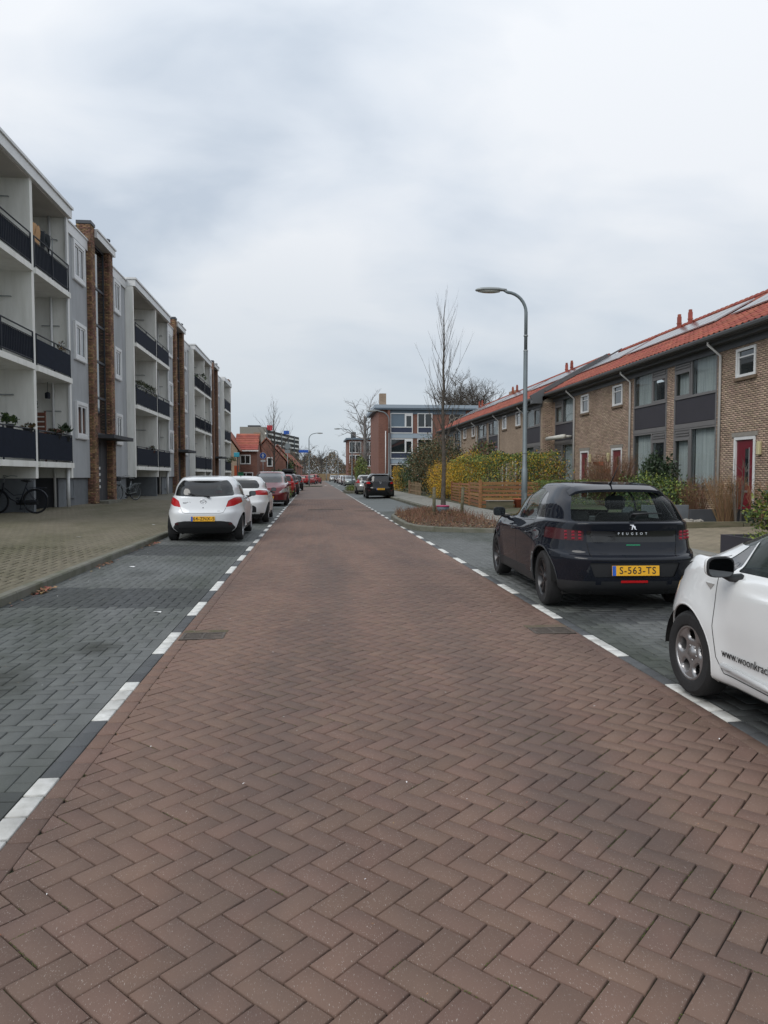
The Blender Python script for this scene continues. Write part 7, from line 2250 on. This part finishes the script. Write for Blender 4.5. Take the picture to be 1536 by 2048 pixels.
# ------------------------------------------------------------------ trees
def bare_tree(label, c, H, trunk_r, seed, style='column', n1=26, spread=1.6, z0=1.9, group=None, mat=None, levels=2, name='bare_tree', twigs=7, sides=5, rootz=None, straight=False):
    r_ = random.Random(seed); t = thing(name, label, 'tree', c, 0, group); mat = mat or M['bark']
    x0, y0, zb = c
    tr = MB(); N = 12; pts = []; rad = []
    lx, ly = r_.uniform(-.01, .01) * H, r_.uniform(-.01, .01) * H
    for i in range(N + 1):
        s = i / N; pts.append(Vector((x0 + lx * s + r_.gauss(0, .02), y0 + ly * s + r_.gauss(0, .02), zb + H * s))); rad.append(trunk_r * ((1 - s) ** .8 * .93 + .07) * (1.25 if i == 0 else 1) * (1 if style == 'column' else 1))
    if style == 'round':
        pts = pts[: N * 6 // 10]; rad = [trunk_r * (1 - .5 * i / len(pts)) for i in range(len(pts))]
    tr.tube(pts, rad, 9, cap=False); tr.build('trunk', mat, t, smooth=True)
    m = MB()
    def at(z):
        for i in range(len(pts) - 1):
            if pts[i].z <= z <= pts[i + 1].z:
                k = (z - pts[i].z) / (pts[i + 1].z - pts[i].z); return pts[i].lerp(pts[i + 1], k), rad[i] + (rad[i + 1] - rad[i]) * k
        return pts[-1], rad[-1]
    def branch(p, d, L, r0, lev, upk):
        n = 4 if lev == 0 else 3; q = [p]; cur = p; dd = d.copy()
        for i in range(n):
            jj = .045 if straight else .10; dd = (dd + Vector((r_.gauss(0, jj), r_.gauss(0, jj), upk))).normalized(); cur = cur + dd * L / n; q.append(cur)
        m.tube(q, [r0 * (1 - .8 * i / n) for i in range(n + 1)], sides if lev == 0 else 3, cap=False)
        if lev < levels:
            for k in range(twigs if lev == 0 else max(2, twigs - 2)):
                s = r_.uniform(.15, .95); i = min(n - 1, int(s * n)); a = q[i].lerp(q[i + 1], s * n - i)
                ax = Vector((r_.gauss(0, 1), r_.gauss(0, 1), r_.gauss(0, .6 if style != 'column' else .3))).normalized()
                nd = (dd * ((1.0 if straight else .75) if style == 'column' else .45) + ax * ((.3 if straight else .45) if style == 'column' else .9) + Vector((0, 0, .3))).normalized()
                branch(a, nd, L * r_.uniform(.3, .5), r0 * .42, lev + 1, upk)
    for i in range(n1):
        if style == 'column':
            s = (i + r_.random()) / n1; z = zb + z0 + (H * .93 - z0) * s ** 1.05; p, rr_ = at(z)
            a = i * 2.4 + r_.uniform(-.4, .4)
            L = spread * (1.9 if s < .45 else 1.25) * (1 - .55 * s) * r_.uniform(.75, 1.15) * 1.15
            out = .62 - .25 * s
            if straight: L = spread * (1.75 - .9 * s) * r_.uniform(.7, 1.15); out = .5 - .12 * s
            d = Vector((math.cos(a) * out, math.sin(a) * out, 1.0 - out * .4)).normalized()
            branch(p, d, L, max(.006, rr_ * (.26 if straight else .42)), 0, .10)
        else:
            a = i * 2.4 + r_.uniform(-.4, .4); z = pts[-1].z - r_.random() * H * .22; p, rr_ = at(min(z, pts[-1].z))
            el = r_.uniform(.25, 1.35)
            d = Vector((math.cos(a) * math.cos(el), math.sin(a) * math.cos(el), math.sin(el)))
            branch(p, d, spread * r_.uniform(.7, 1.05) * (1.0 if el < .9 else .95), rr_ * .5, 0, .04)
    m.build('crown', mat, t)
    return t
bare_tree('slender bare tree growing in the planted build-out by the right sidewalk', (4.60, 26.0, .18), 7.55, .085, 5, n1=46, spread=1.25, z0=2.0, twigs=3, straight=True)
bare_tree('slender bare tree behind the wine-red people carrier on the left', (-4.0, 76.0, .1), 9.0, .11, 8, n1=24, spread=1.6, z0=2.4, twigs=6, sides=4)
M['bark_far'] = material('bark_far', (0.105, 0.095, 0.088), .95, noise=.2)
M['bark_pale'] = material('bark_pale', (0.19, 0.175, 0.165), .95, noise=.2)
for q_, (x, y, H, sp_, sd) in enumerate(((18.8, 97, 21.5, 4.2, 3), (22.6, 100, 21.5, 4.0, 4))):
    bare_tree(('darker' if q_ == 0 else 'right-hand') + ' one of two round bare crowns above the apartment block roof', (x, y, .2), H * .95, .28, sd, style='round', n1=30, spread=sp_ * 1.3, twigs=9, levels=3, mat=M['bark'], group='bare crowns behind the block')
bare_tree('tall pale bare tree left behind the chimney of the brick apartment block', (7.8, 112, .2), 20.5, .30, 21, style='round', n1=12, spread=5.2, twigs=7, levels=2, mat=M['bark_pale'])
bare_tree('lower pale bare tree along the left wall of the brick apartment block', (6.9, 100, .2), 8.2, .2, 22, style='round', n1=11, spread=3.6, twigs=7, levels=2, mat=M['bark_pale'])
leafy('shrub', 'yellow-green shrub at the foot of the brick apartment block side wall', 'shrub', (6.1, 96, 1.9), (.8, 5, 1.9), 2600, .25, [M['leaf_olive'], M['leaf_lime'], M['leaf_green']], base=.1, seed=70)
leafy('shrub', 'red-brown shrub beyond the yellow-green one, by the far building', 'shrub', (6.3, 112, 2.2), (1.0, 5, 2.2), 2200, .28, [M['leaf_redd'], M['leaf_brown']], base=.1, seed=71)

# planted bed: low brown ground cover, stakes, pot
r_ = random.Random(99); m = MB()
tcount = 0
for i in range(2600):
    x = r_.uniform(2.7, 5.3); y = r_.uniform(18.6, 30.5)
    # inside the bed outline
    if not in_poly(x, y, [(a + .12, b) for a, b in BED] + [(5.35, 30.8), (4.7, 30.6), (3.7, 28.3), (3.1, 26.8)]): continue
    h = r_.uniform(.06, .24) * (1.15 if 20.5 < y < 27 else .7)
    if y < 20: h *= .5
    z = .16
    e = (x + r_.gauss(0, .09), y + r_.gauss(0, .09), z + h)
    m.tube([(x, y, z - .03), ((x + e[0]) / 2 + r_.gauss(0, .02), (y + e[1]) / 2, z + h * .6), e], [.006, .004, .002], 3, cap=False)
o = m.build('dry_ground_cover', M['twig_brown'], None); o['kind'] = 'stuff'
def scatter_leaves(name, region, n, zf, leaf, mats, seed, inside=None):
    r2 = np.random.default_rng(seed)
    X = r2.uniform(region[0], region[1], n); Y = r2.uniform(region[2], region[3], n)
    if inside is not None:
        k = np.array([inside(a, b) for a, b in zip(X, Y)]); X, Y = X[k], Y[k]; n = len(X)
    Z = np.array([zf(a) for a in X]) + r2.uniform(.004, .03, n)
    a = r2.uniform(0, 2 * PI, n); L = leaf * r2.uniform(.5, 1.3, n)
    tx = r2.normal(0, .25, (n, 2))
    V = []
    for (u, v) in ((-1, 0), (0, .45), (1, 0), (0, -.45)):
        du = L * u; dv = L * v
        V.append(np.stack([X + du * np.cos(a) - dv * np.sin(a), Y + du * np.sin(a) + dv * np.cos(a), Z + du * tx[:, 0] + dv * tx[:, 1]], -1))
    V = np.stack(V, 1).reshape(-1, 3)
    o = link(name, np_mesh(name, V, np.arange(4 * n).reshape(-1, 4), mats, r2.integers(0, len(mats), n)), None, 'stuff'); return o
bedin = lambda a, b: in_poly(a, b, [(p + .12, q) for p, q in BED] + [(5.35, 30.8), (4.7, 30.6), (3.7, 28.3), (3.1, 26.8)])
scatter_leaves('dead_leaves', (2.7, 5.3, 18.6, 30.5), 5200, lambda x: .16, .04, [M['leaf_brown'], M['leaf_redd'], M['leaf_brown'], M['leaf_olive'], M['straw']], 5, bedin)
leafy('shrub', 'reddish brown low planting around the foot of the slender bare tree', 'shrub', (4.1, 23.6, .24), (.85, 2.6, .13), 2600, .05, [M['leaf_redd'], M['leaf_brown'], M['leaf_redd'], M['leaf_olive']], base=.14, seed=81)
for k, (x, y, h) in enumerate(((3.80, 23.1, 1.02), (4.95, 24.4, 1.0))):
    t = thing('tree_stake', ('left' if k == 0 else 'right') + ' short wooden stake beside the slender bare tree', 'stake', (x, y, .12))
    m = MB(); m.tube([(x, y, .08), (x + (.0 if k == 0 else .05), y, .12 + h)], [.055, .05], 10); m.build('post', M['old_wood'], t, smooth=True)
t = thing('flower_pot', 'grey-blue pot with a pink rim at the foot of the slender bare tree', 'flower pot', (4.35, 24.6, .16))
m = MB(); m.lathe([(.14, 0), (.20, .22), (.21, .30)], 16, c=(4.35, 24.6, .16), cap=True); m.build('pot', material('pot_blue', (.13, .16, .19), .6), t, smooth=True)
m = MB(); m.lathe([(.22, 0), (.23, .02), (.22, .05), (.12, .05)], 16, c=(4.35, 24.6, .455)); m.build('rim', material('pink_rim', (.35, .04, .11), .6), t, smooth=True)
# leaves blown against the left kerb
for (a, b, n, c) in ((9.4, 9.9, 60, .05), (12.2, 12.9, 40, .04), (15.6, 16.4, 60, .04), (7.0, 7.6, 26, .04), (6.0, 17.0, 70, .03)):
    scatter_leaves('fallen_leaves', (-3.49, -3.36, a, b), n, z_bay, c * .8, [M['leaf_dry'], M['leaf_brown'], M['straw']], int(a * 10))
scatter_leaves('road_grit', (-1.2, 2.5, 2, 20), 260, z_bay, .006, [M['paper'], M['straw'], M['leaf_dry']], 17)
scatter_leaves('lane_grit', (-3.4, -1.4, 3, 18), 160, z_bay, .007, [M['paper'], M['straw']], 18)
# moss and small weeds in the joints near the camera
scatter_leaves('joint_moss', (LX + .1, RX - .1, 1.5, 9), 0 + 1, z_bay, .004, [M['leaf_green']], 19)
# ------------------------------------------------------------------ brick apartment block in the middle distance
M['brick_red'] = brickwork('red_brick_far', (0.235, 0.105, 0.075), (0.17, 0.075, 0.055), (.13, .09, .075))
M['blue_panel'] = material('blue_grey_panel', (0.12, 0.165, 0.21), .5, noise=.08, nscale=1)
M['navy'] = material('navy_panel', (0.03, 0.04, 0.075), .5)
M['pale_blue'] = material('pale_blue_band', (0.30, 0.36, 0.42), .6)
ap = thing('apartment_block', 'red brick three-storey block with blue-grey panels and a hexagon block screen', 'building', (6.85, 78, .2))
AX0, AX1, AY = 6.85, 26.0, 78.0
m = MB(); m.box(AX0, AX1, AY, AY + 11, .1, 8.6); m.build('wall', M['brick_red'], ap)
m = MB(); m.box(AX0 - .45, AX1 + .4, AY - .45, AY + 11.5, 8.6, 8.95); m.build('roof', M['pale_blue'], ap)
m = MB(); m.box(AX0 - .40, AX1 + .35, AY - .40, AY + 11.4, 8.45, 8.597); m.build('soffit', M['blue_panel'], ap)
m = MB(); m.box(AX0 + .15, AX0 + .85, AY + .4, AY + 1.2, 8.9, 10.2); m.build('chimney', M['brick_far_h'], ap)
m = MB(); m.box(AX0 + 1.1, AX0 + 9.35, AY - .06, AY + .0, 8.0, 8.44); m.build('fascia_panel', M['blue_panel'], ap)
def awin(x0, x1, z0, z1, kind, navy=True):
    """window unit facing us in the block wall"""
    f = MB(); e = .09; y = AY - .10
    f.box(x0, x1, y, AY, z0, z0 + e); f.box(x0, x1, y, AY, z1 - e, z1); f.box(x0, x0 + e, y, AY, z0 + e, z1 - e); f.box(x1 - e, x1, y, AY, z0 + e, z1 - e)
    zn = z0 + .62 if navy else z0 + e
    if navy: f.box(x0 + e, x1 - e, y, AY, zn, zn + e)
    if kind == 'pair':
        xm = x0 + (x1 - x0) * .66; f.box(xm - .05, xm + .05, y, AY, zn + e, z1 - e)
        f.box(xm + .05, x1 - e, y, AY, z1 - .3, z1 - e); f.box(xm + .05, xm + .12, y, AY, zn + e, z1 - .3); f.box(x1 - e - .07, x1 - e, y, AY, zn + e, z1 - .3)
    elif kind == 'open':
        xm = x0 + (x1 - x0) * .5; f.box(xm - .05, xm + .05, y, AY, zn + e, z1 - e)
    w = f.build('window', M['white_frame'], ap)
    g = MB(); g.box(x0 + e, x1 - e, AY - .05, AY - .03, zn + e, z1 - e); g.build('pane', M['win_dark'] if kind != 'panel' else M['blue_panel'], w)
    if kind == 'pair':
        g = MB(); g.box(x0 + e, xm - .05, AY - .055, AY - .051, zn + e, z1 - e); g.build('pane', M['blue_panel'] if z0 > 5 else M['win_dark'], w)
    if navy:
        g = MB(); g.box(x0 + e, x1 - e, AY - .05, AY - .03, z0 + e, zn); g.build('lower_panel', M['navy'], w)
for z in (.55, 3.25, 5.95):
    awin(AX0 + 1.25, AX0 + 3.65, z, z + 2.15, 'pair'); awin(AX0 + 4.15, AX0 + 5.75, z, z + 2.15, 'open')
    if z > 1:
        m = MB(); m.box(AX0 + 1.25, AX0 + 5.75, AY - .05, AY, z - .50, z - .01); m.build('floor_band', M['pale_blue'], ap)
awin(AX0 + 12.0, AX0 + 14.4, 5.95, 8.1, 'pair')
awin(AX0 + 12.0, AX0 + 14.4, 3.25, 5.4, 'pair')
# hexagonal block screen
hx = MB(); s = .33
dark = MB(); dark.box(AX0 + 7.55, AX0 + 9.85, AY - .02, AY, 2.4, 8.05); dark.build('screen_shade_sheet', M['interior'], ap)  # flat dark sheet on the wall, painted for the shade behind the blocks
for cx in range(4):
    for rz_ in range(9):
        x = AX0 + 7.85 + cx * .56; z = 2.75 + rz_ * .62 + (.31 if cx % 2 else 0)
        if z > 7.85: continue
        m = MB(); n = 6; vs = []; fs = []
        for k in range(n):
            a = 2 * PI * k / n
            for rr_, yy in ((s, AY - .10), (s * .72, AY - .10), (s * .72, AY - .02), (s, AY - .02)): vs.append((x + rr_ * math.cos(a), yy, z + rr_ * math.sin(a)))
        for k in range(n):
            for j in range(4): fs.append((k * 4 + j, k * 4 + (j + 1) % 4, ((k + 1) % n) * 4 + (j + 1) % 4, ((k + 1) % n) * 4 + j))
        m.add(vs, fs); m.build('screen_block', M['lintel'] if (cx + rz_) % 3 else M['pale_blue'], ap)
# downpipe and side wall ribs
m = MB(); m.tube([(AX0 + .75, AY - .05, .2), (AX0 + .75, AY - .05, 6.2)], .06, 6); m.build('downpipe', M['white_frame'], ap, smooth=True)
m = MB(); m.box(AX0 + .95, AX0 + 1.2, AY - .30, AY, .1, 8.44); m.build('brick_fin', M['brick_red'], ap)

# far block on the right of the road end
def far_block(name, label, x0, x1, y0, y1, zt, mat, roofm, floors, cols, fz=2.8, frame=None, side='front'):
    t = thing(name, label, 'building', (x0, y0, 0))
    m = MB(); m.box(x0, x1, y0, y1, 0, zt); m.build('wall', mat, t)
    m = MB(); m.box(x0 - .5, x1 + .5, y0 - .5, y1 + .5, zt, zt + .35); m.build('roof', roofm, t)
    return t
fb = far_block('apartment_block', 'far flat-roofed block with white window frames just right of the end of the road', 7.0, 26, 150, 162, 8.7, M['brick_red'], M['blue_panel'], 3, 4)
for z in (.6, 3.3, 6.0):
    for (a, b) in ((7.2, 9.6), (10.2, 12.4)):
        m = MB(); y = 149.9
        m.box(a, b, y, 150, z, z + .12); m.box(a, b, y, 150, z + 2.2, z + 2.32); m.box(a, a + .12, y, 150, z + .12, z + 2.2); m.box(b - .12, b, y, 150, z + .12, z + 2.2); m.box((a + b) / 2 - .06, (a + b) / 2 + .06, y, 150, z + .12, z + 2.2)
        w = m.build('window', M['white_frame'], fb)
        g = MB(); g.box(a + .12, b - .12, 149.93, 149.96, z + .12, z + 2.2); g.build('pane', M['win_dark'], w)
m = MB(); m.box(7.6, 8.6, 151, 152, 8.9, 10.3); m.build('chimney', M['plinth_dark'], fb)

# ------------------------------------------------------------------ houses at the end on the left
def gable_house(label, x0, x1, y0, y1, ze, zr, axis='x', wm=None, group=None, windows=(), chimney=None, rm=None):
    """axis: direction of the ridge"""
    h = thing('brick_house', label, 'house', ((x0 + x1) / 2, y0, 0), 0, group); wm = wm or M['brick_red']
    m = MB()
    if axis == 'x':
        ym = (y0 + y1) / 2; m.prism([(y0, 0), (y1, 0), (y1, ze), (ym, zr - .15), (y0, ze)], 'x', x0, x1); m.build('wall', wm, h)
        r = MB(); r.prism([(y0 - .35, ze - .15), (ym, zr), (y1 + .35, ze - .15), (y1 + .35, ze - .02), (ym, zr + .18), (y0 - .35, ze + .0)], 'x', x0 - .15, x1 + .15); rf = r.build('roof', rm or M['roof_far'], h)
        k = 9
        tl = MB()
        for i in range(k):
            a, b = i / k, (i + 1) / k
            ya, za = y0 - .37 + (ym - y0 + .37) * a, ze - .0 + (zr + .18 - ze) * a
            yb, zb = y0 - .37 + (ym - y0 + .37) * b, ze - .0 + (zr + .18 - ze) * b
            tl.add([(x0 - .15, ya, za + .07), (x1 + .15, ya, za + .07), (x1 + .15, yb, zb + .01), (x0 - .15, yb, zb + .01), (x0 - .15, ya, za), (x1 + .15, ya, za)], [(0, 1, 2, 3), (4, 5, 1, 0)])
        tl.build('tile_courses', M['roof_tile'], h, kind='stuff')
        g = MB(); g.box(x0 - .2, x1 + .2, y0 - .48, y0 - .34, ze - .22, ze - .06); g.build('gutter', M['white_frame'], h)
    else:
        xm = (x0 + x1) / 2; m.prism([(x0, 0), (x1, 0), (x1, ze), (xm, zr - .15), (x0, ze)], 'y', y0, y1); m.build('wall', wm, h)
        r = MB(); r.prism([(x0 - .35, ze - .15), (xm, zr), (x1 + .35, ze - .15), (x1 + .35, ze - .02), (xm, zr + .18), (x0 - .35, ze + .0)], 'y', y0 - .15, y1 + .15); r.build('roof', rm or M['roof_far'], h)
    for (a, b, z0, z1) in windows:
        m = MB(); y = y0 - .08; e = .13
        m.box(a, b, y, y0, z0, z0 + e); m.box(a, b, y, y0, z1 - e, z1); m.box(a, a + e, y, y0, z0 + e, z1 - e); m.box(b - e, b, y, y0, z0 + e, z1 - e)
        if b - a > 1: m.box((a + b) / 2 - .05, (a + b) / 2 + .05, y, y0, z0 + e, z1 - e)
        w = m.build('window', M['white_frame'], h)
        g = MB(); g.box(a + e, b - e, y0 - .05, y0 - .02, z0 + e, z1 - e); g.build('pane', M['win_dark'], w)
    if chimney:
        cx, cy, cw, z0, z1 = chimney
        m = MB(); m.box(cx - cw / 2, cx + cw / 2, cy - cw / 2, cy + cw / 2, z0, z1); m.build('chimney', M['brick_far_h'], h)
    return h
gable_house('tan gable end wall rising behind the last balconies of the apartment block', -17.0, -9.35, 92, 100, 4.6, 10.2, 'y', wm=M['brick_far_h'])
gable_house('brick house with bright red roof and white windows facing us, past the left block', -9.9, -7.2, 95, 101, 4.75, 6.75, 'x', windows=((-9.35, -8.0, 2.9, 4.1), (-9.5, -7.7, .7, 1.9)), chimney=(-7.4, 98.4, .9, 6.0, 7.1))
gable_house('dark brick gable with one small white window, right of the bright red roof', -9.2, -3.9, 103.5, 112, 3.4, 6.6, 'y', windows=((-6.5, -5.7, 2.7, 4.0),))
for k in range(4):
    gable_house(['first', 'second', 'third', 'farthest'][k] + ' of the small red-roofed houses receding behind the round sign', -8.5 + k * .1, -3.4 + k * .1, 122 + k * 22, 138 + k * 22, 3.4, 6.4, 'y', group='red-roofed houses receding on the left')
# tall flat building far away
ff = thing('tower_block', 'distant slab of flats with striped balconies, red and blue signs on its roof', 'building', (-32, 300, 0))
def rotp(m): return m
fx, fy = -21.5, 300.0
m = MB(); m.box(-24.0, -13.5, fy, fy + 18, 0, 18.6); m.build('end_wall', M['lintel'], ff)
m = MB(); m.prism([(-13.5, fy), (-1.6, fy + 60), (-5, fy + 66), (-18, fy + 12)], 'z', 0, 17.6); m.build('wall', M['interior'], ff)
ang = math.atan2(60, 11.9)
for k in range(8):
    z = 3.0 + k * 1.85
    m = MB(); m.prism([(-13.4, fy - 1.2), (-1.4, fy + 59), (-1.9, fy + 59.4), (-14.0, fy - .6)], 'z', z, z + .62); m.build('balcony', M['white_wall'], ff)
for k in range(5):
    f = k / 5; m = MB(); x = -13.4 + 12 * f; y = fy + 60 * f - 1.0; m.box(x, x + .5, y, y + .5, 3, 17.6); m.build('dividing_wall', M['plinth_grey'], ff)
m = MB(); m.box(-13.4, -11.2, fy + 3, fy + 4, 17.5, 19.4); m.build('red_sign', material('sign_red', (.55, .03, .05), .5), ff)
m = MB(); m.box(-7.8, -5.4, fy + 30, fy + 31, 17.5, 18.9); m.build('blue_sign', material('sign_blue', (.02, .10, .42), .5), ff)
m = MB(); m.box(-21, -16, fy + 2, fy + 8, 18.6, 19.3); m.build('roof_house', M['plinth_dark'], ff)

ff.location.x += -5.5; ff.scale = (1, 1, 1.12)
# ------------------------------------------------------------------ end of the street: trees as one mass, and single ones
def far_wood():
    r_ = np.random.default_rng(5); V = []; n = 42000
    X = r_.uniform(-26, 26, n); Y = r_.uniform(232, 262, n)
    top = 6.5 + 1.6 * np.sin(X * .35) + 1.2 * np.sin(X * .9 + 2) + np.where(np.abs(X + 6) < 5, 2.5, 0)
    Z = r_.uniform(0, 1, n) ** .7 * top
    L = r_.uniform(.25, .7, n); a = r_.normal(0, 1, (n, 3)); a[:, 2] += 1.6; a /= np.linalg.norm(a, axis=1)[:, None]
    b = np.cross(a, r_.normal(0, 1, (n, 3))); b /= np.linalg.norm(b, axis=1)[:, None]
    P = np.stack([X, Y, Z], -1)
    V = np.stack([P, P + a * (L * .5)[:, None] + b * (L * .16)[:, None], P + a * L[:, None], P + a * (L * .5)[:, None] - b * (L * .16)[:, None]], 1).reshape(-1, 3)
    o = link('woods', np_mesh('woods', V, np.arange(4 * n).reshape(-1, 4), [M['leaf_olive'], M['bark_far'], M['leaf_brown']], r_.choice([0, 1, 1, 2], n)), None, 'stuff')
far_wood()
for q, (x, y, H, sp_, sd) in enumerate(((-9.5, 215, 16.5, 5.5, 101), (-2.8, 222, 15.5, 5.2, 102), (2.2, 225, 14.0, 5.0, 103), (-14, 225, 15, 5, 104), (-6.0, 228, 15.5, 5, 105))):
    bare_tree(['tall bare tree right of the distant flats', 'bare tree directly behind the left street lamp', 'bare tree at the very end of the road', 'bare tree partly hidden by the distant flats', 'bare tree between the distant flats and the left street lamp'][q], (x, y, 0), H * .9, .3, sd, style='round', n1=11, spread=sp_, twigs=7, levels=2, mat=M['bark_far'], group='bare trees at the end of the street', sides=3)
bare_tree('bare tree above the far flat-roofed block', (9.5, 172, 0), 13.5, .25, 121, style='round', n1=10, spread=4.2, twigs=7, levels=2, mat=M['bark_far'], sides=3)
leafy('shrub', 'dark green conifer mass under the round sign on the left', 'shrub', (-4.2, 108, 1.9), (1.6, 3, 2.1), 3500, .28, [M['leaf_dark'], M['leaf_dark'], M['leaf_green']], base=0, seed=130)
leafy('shrub', 'green bush growing on the left kerb beside the bright red small car', 'shrub', (-1.75, 44.5, .45), (.42, .9, .45), 1500, .09, [M['leaf_olive'], M['leaf_lime'], M['leaf_green']], base=.03, seed=131)
leafy('shrub', 'low green planting at the kerb before the far right car row', 'shrub', (3.6, 66, .30), (.8, 2.2, .35), 1600, .11, [M['leaf_lime'], M['leaf_olive'], M['leaf_green']], base=.02, seed=132)
leafy('hedge', 'dark green garden hedge along the left kerb far ahead', 'hedge', (-4.6, 112, 1.0), (1.0, 14, 1.1), 5000, .22, [M['leaf_dark'], M['leaf_olive'], M['leaf_green']], base=0, seed=133, shape='box')
fw = MB()
t = thing('wooden_fence', 'pale board fence closing the end of the street', 'fence', (3, 200, 0))
for k in range(12):
    m = MB(); m.box(-3 + k * 1.5, -1.56 + k * 1.5, 200, 200.1, .0, 1.9); m.build('board', M['fence_pale'], t)
m = MB(); m.box(-60, 60, 203, 203.5, 0, .6)
leafy('hedge', 'right-hand garden hedge behind the far car row', 'hedge', (8.0, 125, 1.1), (1.0, 22, 1.2), 6000, .25, [M['leaf_olive'], M['leaf_brown'], M['leaf_green']], base=0, seed=134, shape='box')

# kerb islands with the far lamp, white triangles of the raised table
kerb_run('kerb_island', [(-3.4, 91), (-1.2, 92.5), (.9, 95.5), (1.1, 97.5), (-.9, 100), (-3.4, 102)], -.05, .14, .15, side=-1, stone=1.5)
m = MB(); m.add([(-9.4, 91, .11), (-3.4, 91.2, .11), (-1.2, 92.7, .11), (.9, 95.6, .11), (1.1, 97.5, .11), (-.9, 99.8, .11), (-3.4, 101.8, .11), (-9.4, 102, .11)], [tuple(range(8))]); o = m.build('island_paving', M['walk_far'], None); o['kind'] = 'structure'
kerb_run('kerb_island_right', [(4.8, 60), (3.4, 61.5), (2.75, 63), (2.75, 69), (4.2, 71), (5.0, 72)], -.05, .14, .15, side=1, stone=1.2)
m = MB(); m.add([(4.8, 60.2, .10), (3.4, 61.7, .10), (2.85, 63.1, .10), (2.85, 69, .10), (4.2, 70.8, .10), (7, 72, .10), (7, 60, .10)], [tuple(range(7))[::-1]]); o = m.build('island_bed', M['mulch'], None); o['kind'] = 'structure'
m = MB(); m.add([(2.545, 72, .005), (30, 72, .005), (30, 215, .005), (2.545, 215, .005)], [(0, 1, 2, 3)]); m.add([(-30, 92, .005), (-1.285, 92, .005), (-1.285, 215, .005), (-30, 215, .005)], [(0, 1, 2, 3)])
o = m.build('far_paving', M['grey_far'], None); o['kind'] = 'structure'
m = MB(); m.add([(7.0, 60, .12), (12, 60, .12), (12, 78, .12), (7, 78, .12)], [(0, 1, 2, 3)]); m.add([(12, 71, .12), (30, 71, .12), (30, 78, .12), (12, 78, .12)], [(0, 1, 2, 3)]); o = m.build('grass_verge', M['garden'], None); o['kind'] = 'structure'
for k in range(7):
    x = -.5 + k * .95
    m = MB(); m.add([(x, 104, .028), (x + .5, 104, .028), (x + .25, 107, .028)], [(0, 1, 2)]); o = m.build('road_triangle', M['white_paver'], None)
    tag(o, 'white triangle painted on the road where it rises far ahead', 'road marking', 'white triangles across the road far ahead')
# low hedge/garden strip left between kerb and houses far ahead
# ------------------------------------------------------------------ signs
def sign_post(label, x, y, h, name='road_sign'):
    t = thing(name, label, 'road sign', (x, y, .05))
    m = MB(); m.tube([(x, y, 0), (x, y, h)], .03, 8); m.build('post', M['galv'], t, smooth=True); return t
M['sign_blue'] = material('sign_blue_round', (0.015, 0.09, 0.42), .4)
M['sign_back'] = material('sign_back_grey', (0.22, 0.25, 0.26), .5, metal=.4)
t = sign_post('round blue sign with white upward arrow on the left sidewalk', -5.3, 78, 3.6)
m = MB(); m.lathe([(.31, 0), (.31, .02)], 28, c=(-5.3, 77.93, 3.55), axis='y'); m.build('disc', M['sign_blue'], t)
m = MB(); m.lathe([(.34, 0), (.34, .015)], 28, c=(-5.3, 77.952, 3.55), axis='y'); m.build('rim', M['white_frame'], t)
m = MB(); m.prism([(-5.36, 3.34), (-5.24, 3.34), (-5.24, 3.56), (-5.14, 3.56), (-5.30, 3.79), (-5.46, 3.56), (-5.36, 3.56)], 'y', 77.92, 77.926); m.build('arrow', M['white_frame'], t)
m = MB(); m.box(-5.55, -5.05, 77.93, 77.95, 2.90, 3.12); m.build('sub_plate', M['white_frame'], t)
t = sign_post('back of a round grey sign with a square plate under it, far left', -3.1, 88, 5.0)
m = MB(); m.lathe([(.36, 0), (.36, .02)], 26, c=(-3.1, 87.9, 4.95), axis='y'); m.build('disc', M['sign_back'], t)
m = MB(); m.box(-3.42, -2.78, 87.9, 87.93, 4.12, 4.52); m.build('sub_plate', M['sign_back'], t)
t = thing('street_name_sign', 'blue street name plate held out from the left street lamp', 'street sign', (-1.5, 96.9, 4.6))
m = MB(); m.bbox(-1.95, -.72, 96.88, 96.92, 4.45, 4.80, .01); m.build('plate', M['sign_blue'], t)
m = MB(); m.box(-.74, -.62, 96.89, 96.91, 4.5, 4.53); m.box(-.74, -.62, 96.89, 96.91, 4.72, 4.75); m.build('bracket', M['galv'], t)
# coloured street furniture behind the end of the left block
t = thing('parcel_kiosk', 'pale blue topped post with an orange panel behind the last balcony', 'kiosk', (-8.6, 84, .3))
m = MB(); m.bbox(-8.95, -8.35, 84, 84.4, 3.55, 4.05, .04); m.build('blue_box', material('cyan_box', (.05, .34, .45), .5), t)
m = MB(); m.box(-8.62, -8.52, 84.1, 84.2, .3, 3.55); m.build('post', M['plinth_dark'], t)
m = MB(); m.box(-8.95, -8.45, 84.3, 84.4, .3, 2.6); m.build('orange_panel', material('orange_panel', (.40, .07, .02), .6), t)
t = thing('wheelie_bin', 'green container beside the orange panel at the end of the left block', 'bin', (-8.1, 82, .3))
m = MB(); m.bbox(-8.3, -7.75, 82, 82.5, .3, 1.75, .05); m.build('body', material('bin_green', (.0, .14, .06), .5), t)
m = MB(); m.bbox(-8.33, -7.72, 81.97, 82.53, 1.755, 1.85, .02); m.build('lid', material('bin_lid', (.0, .10, .05), .5), t)
t = thing('garden_wall', 'low orange-red brick garden wall before the bright red roofed house', 'wall', (-7.5, 93, 0))
m = MB(); m.box(-9.6, -5.2, 92.5, 92.7, 0, 1.3); m.build('wall', M['brick_red'], t)
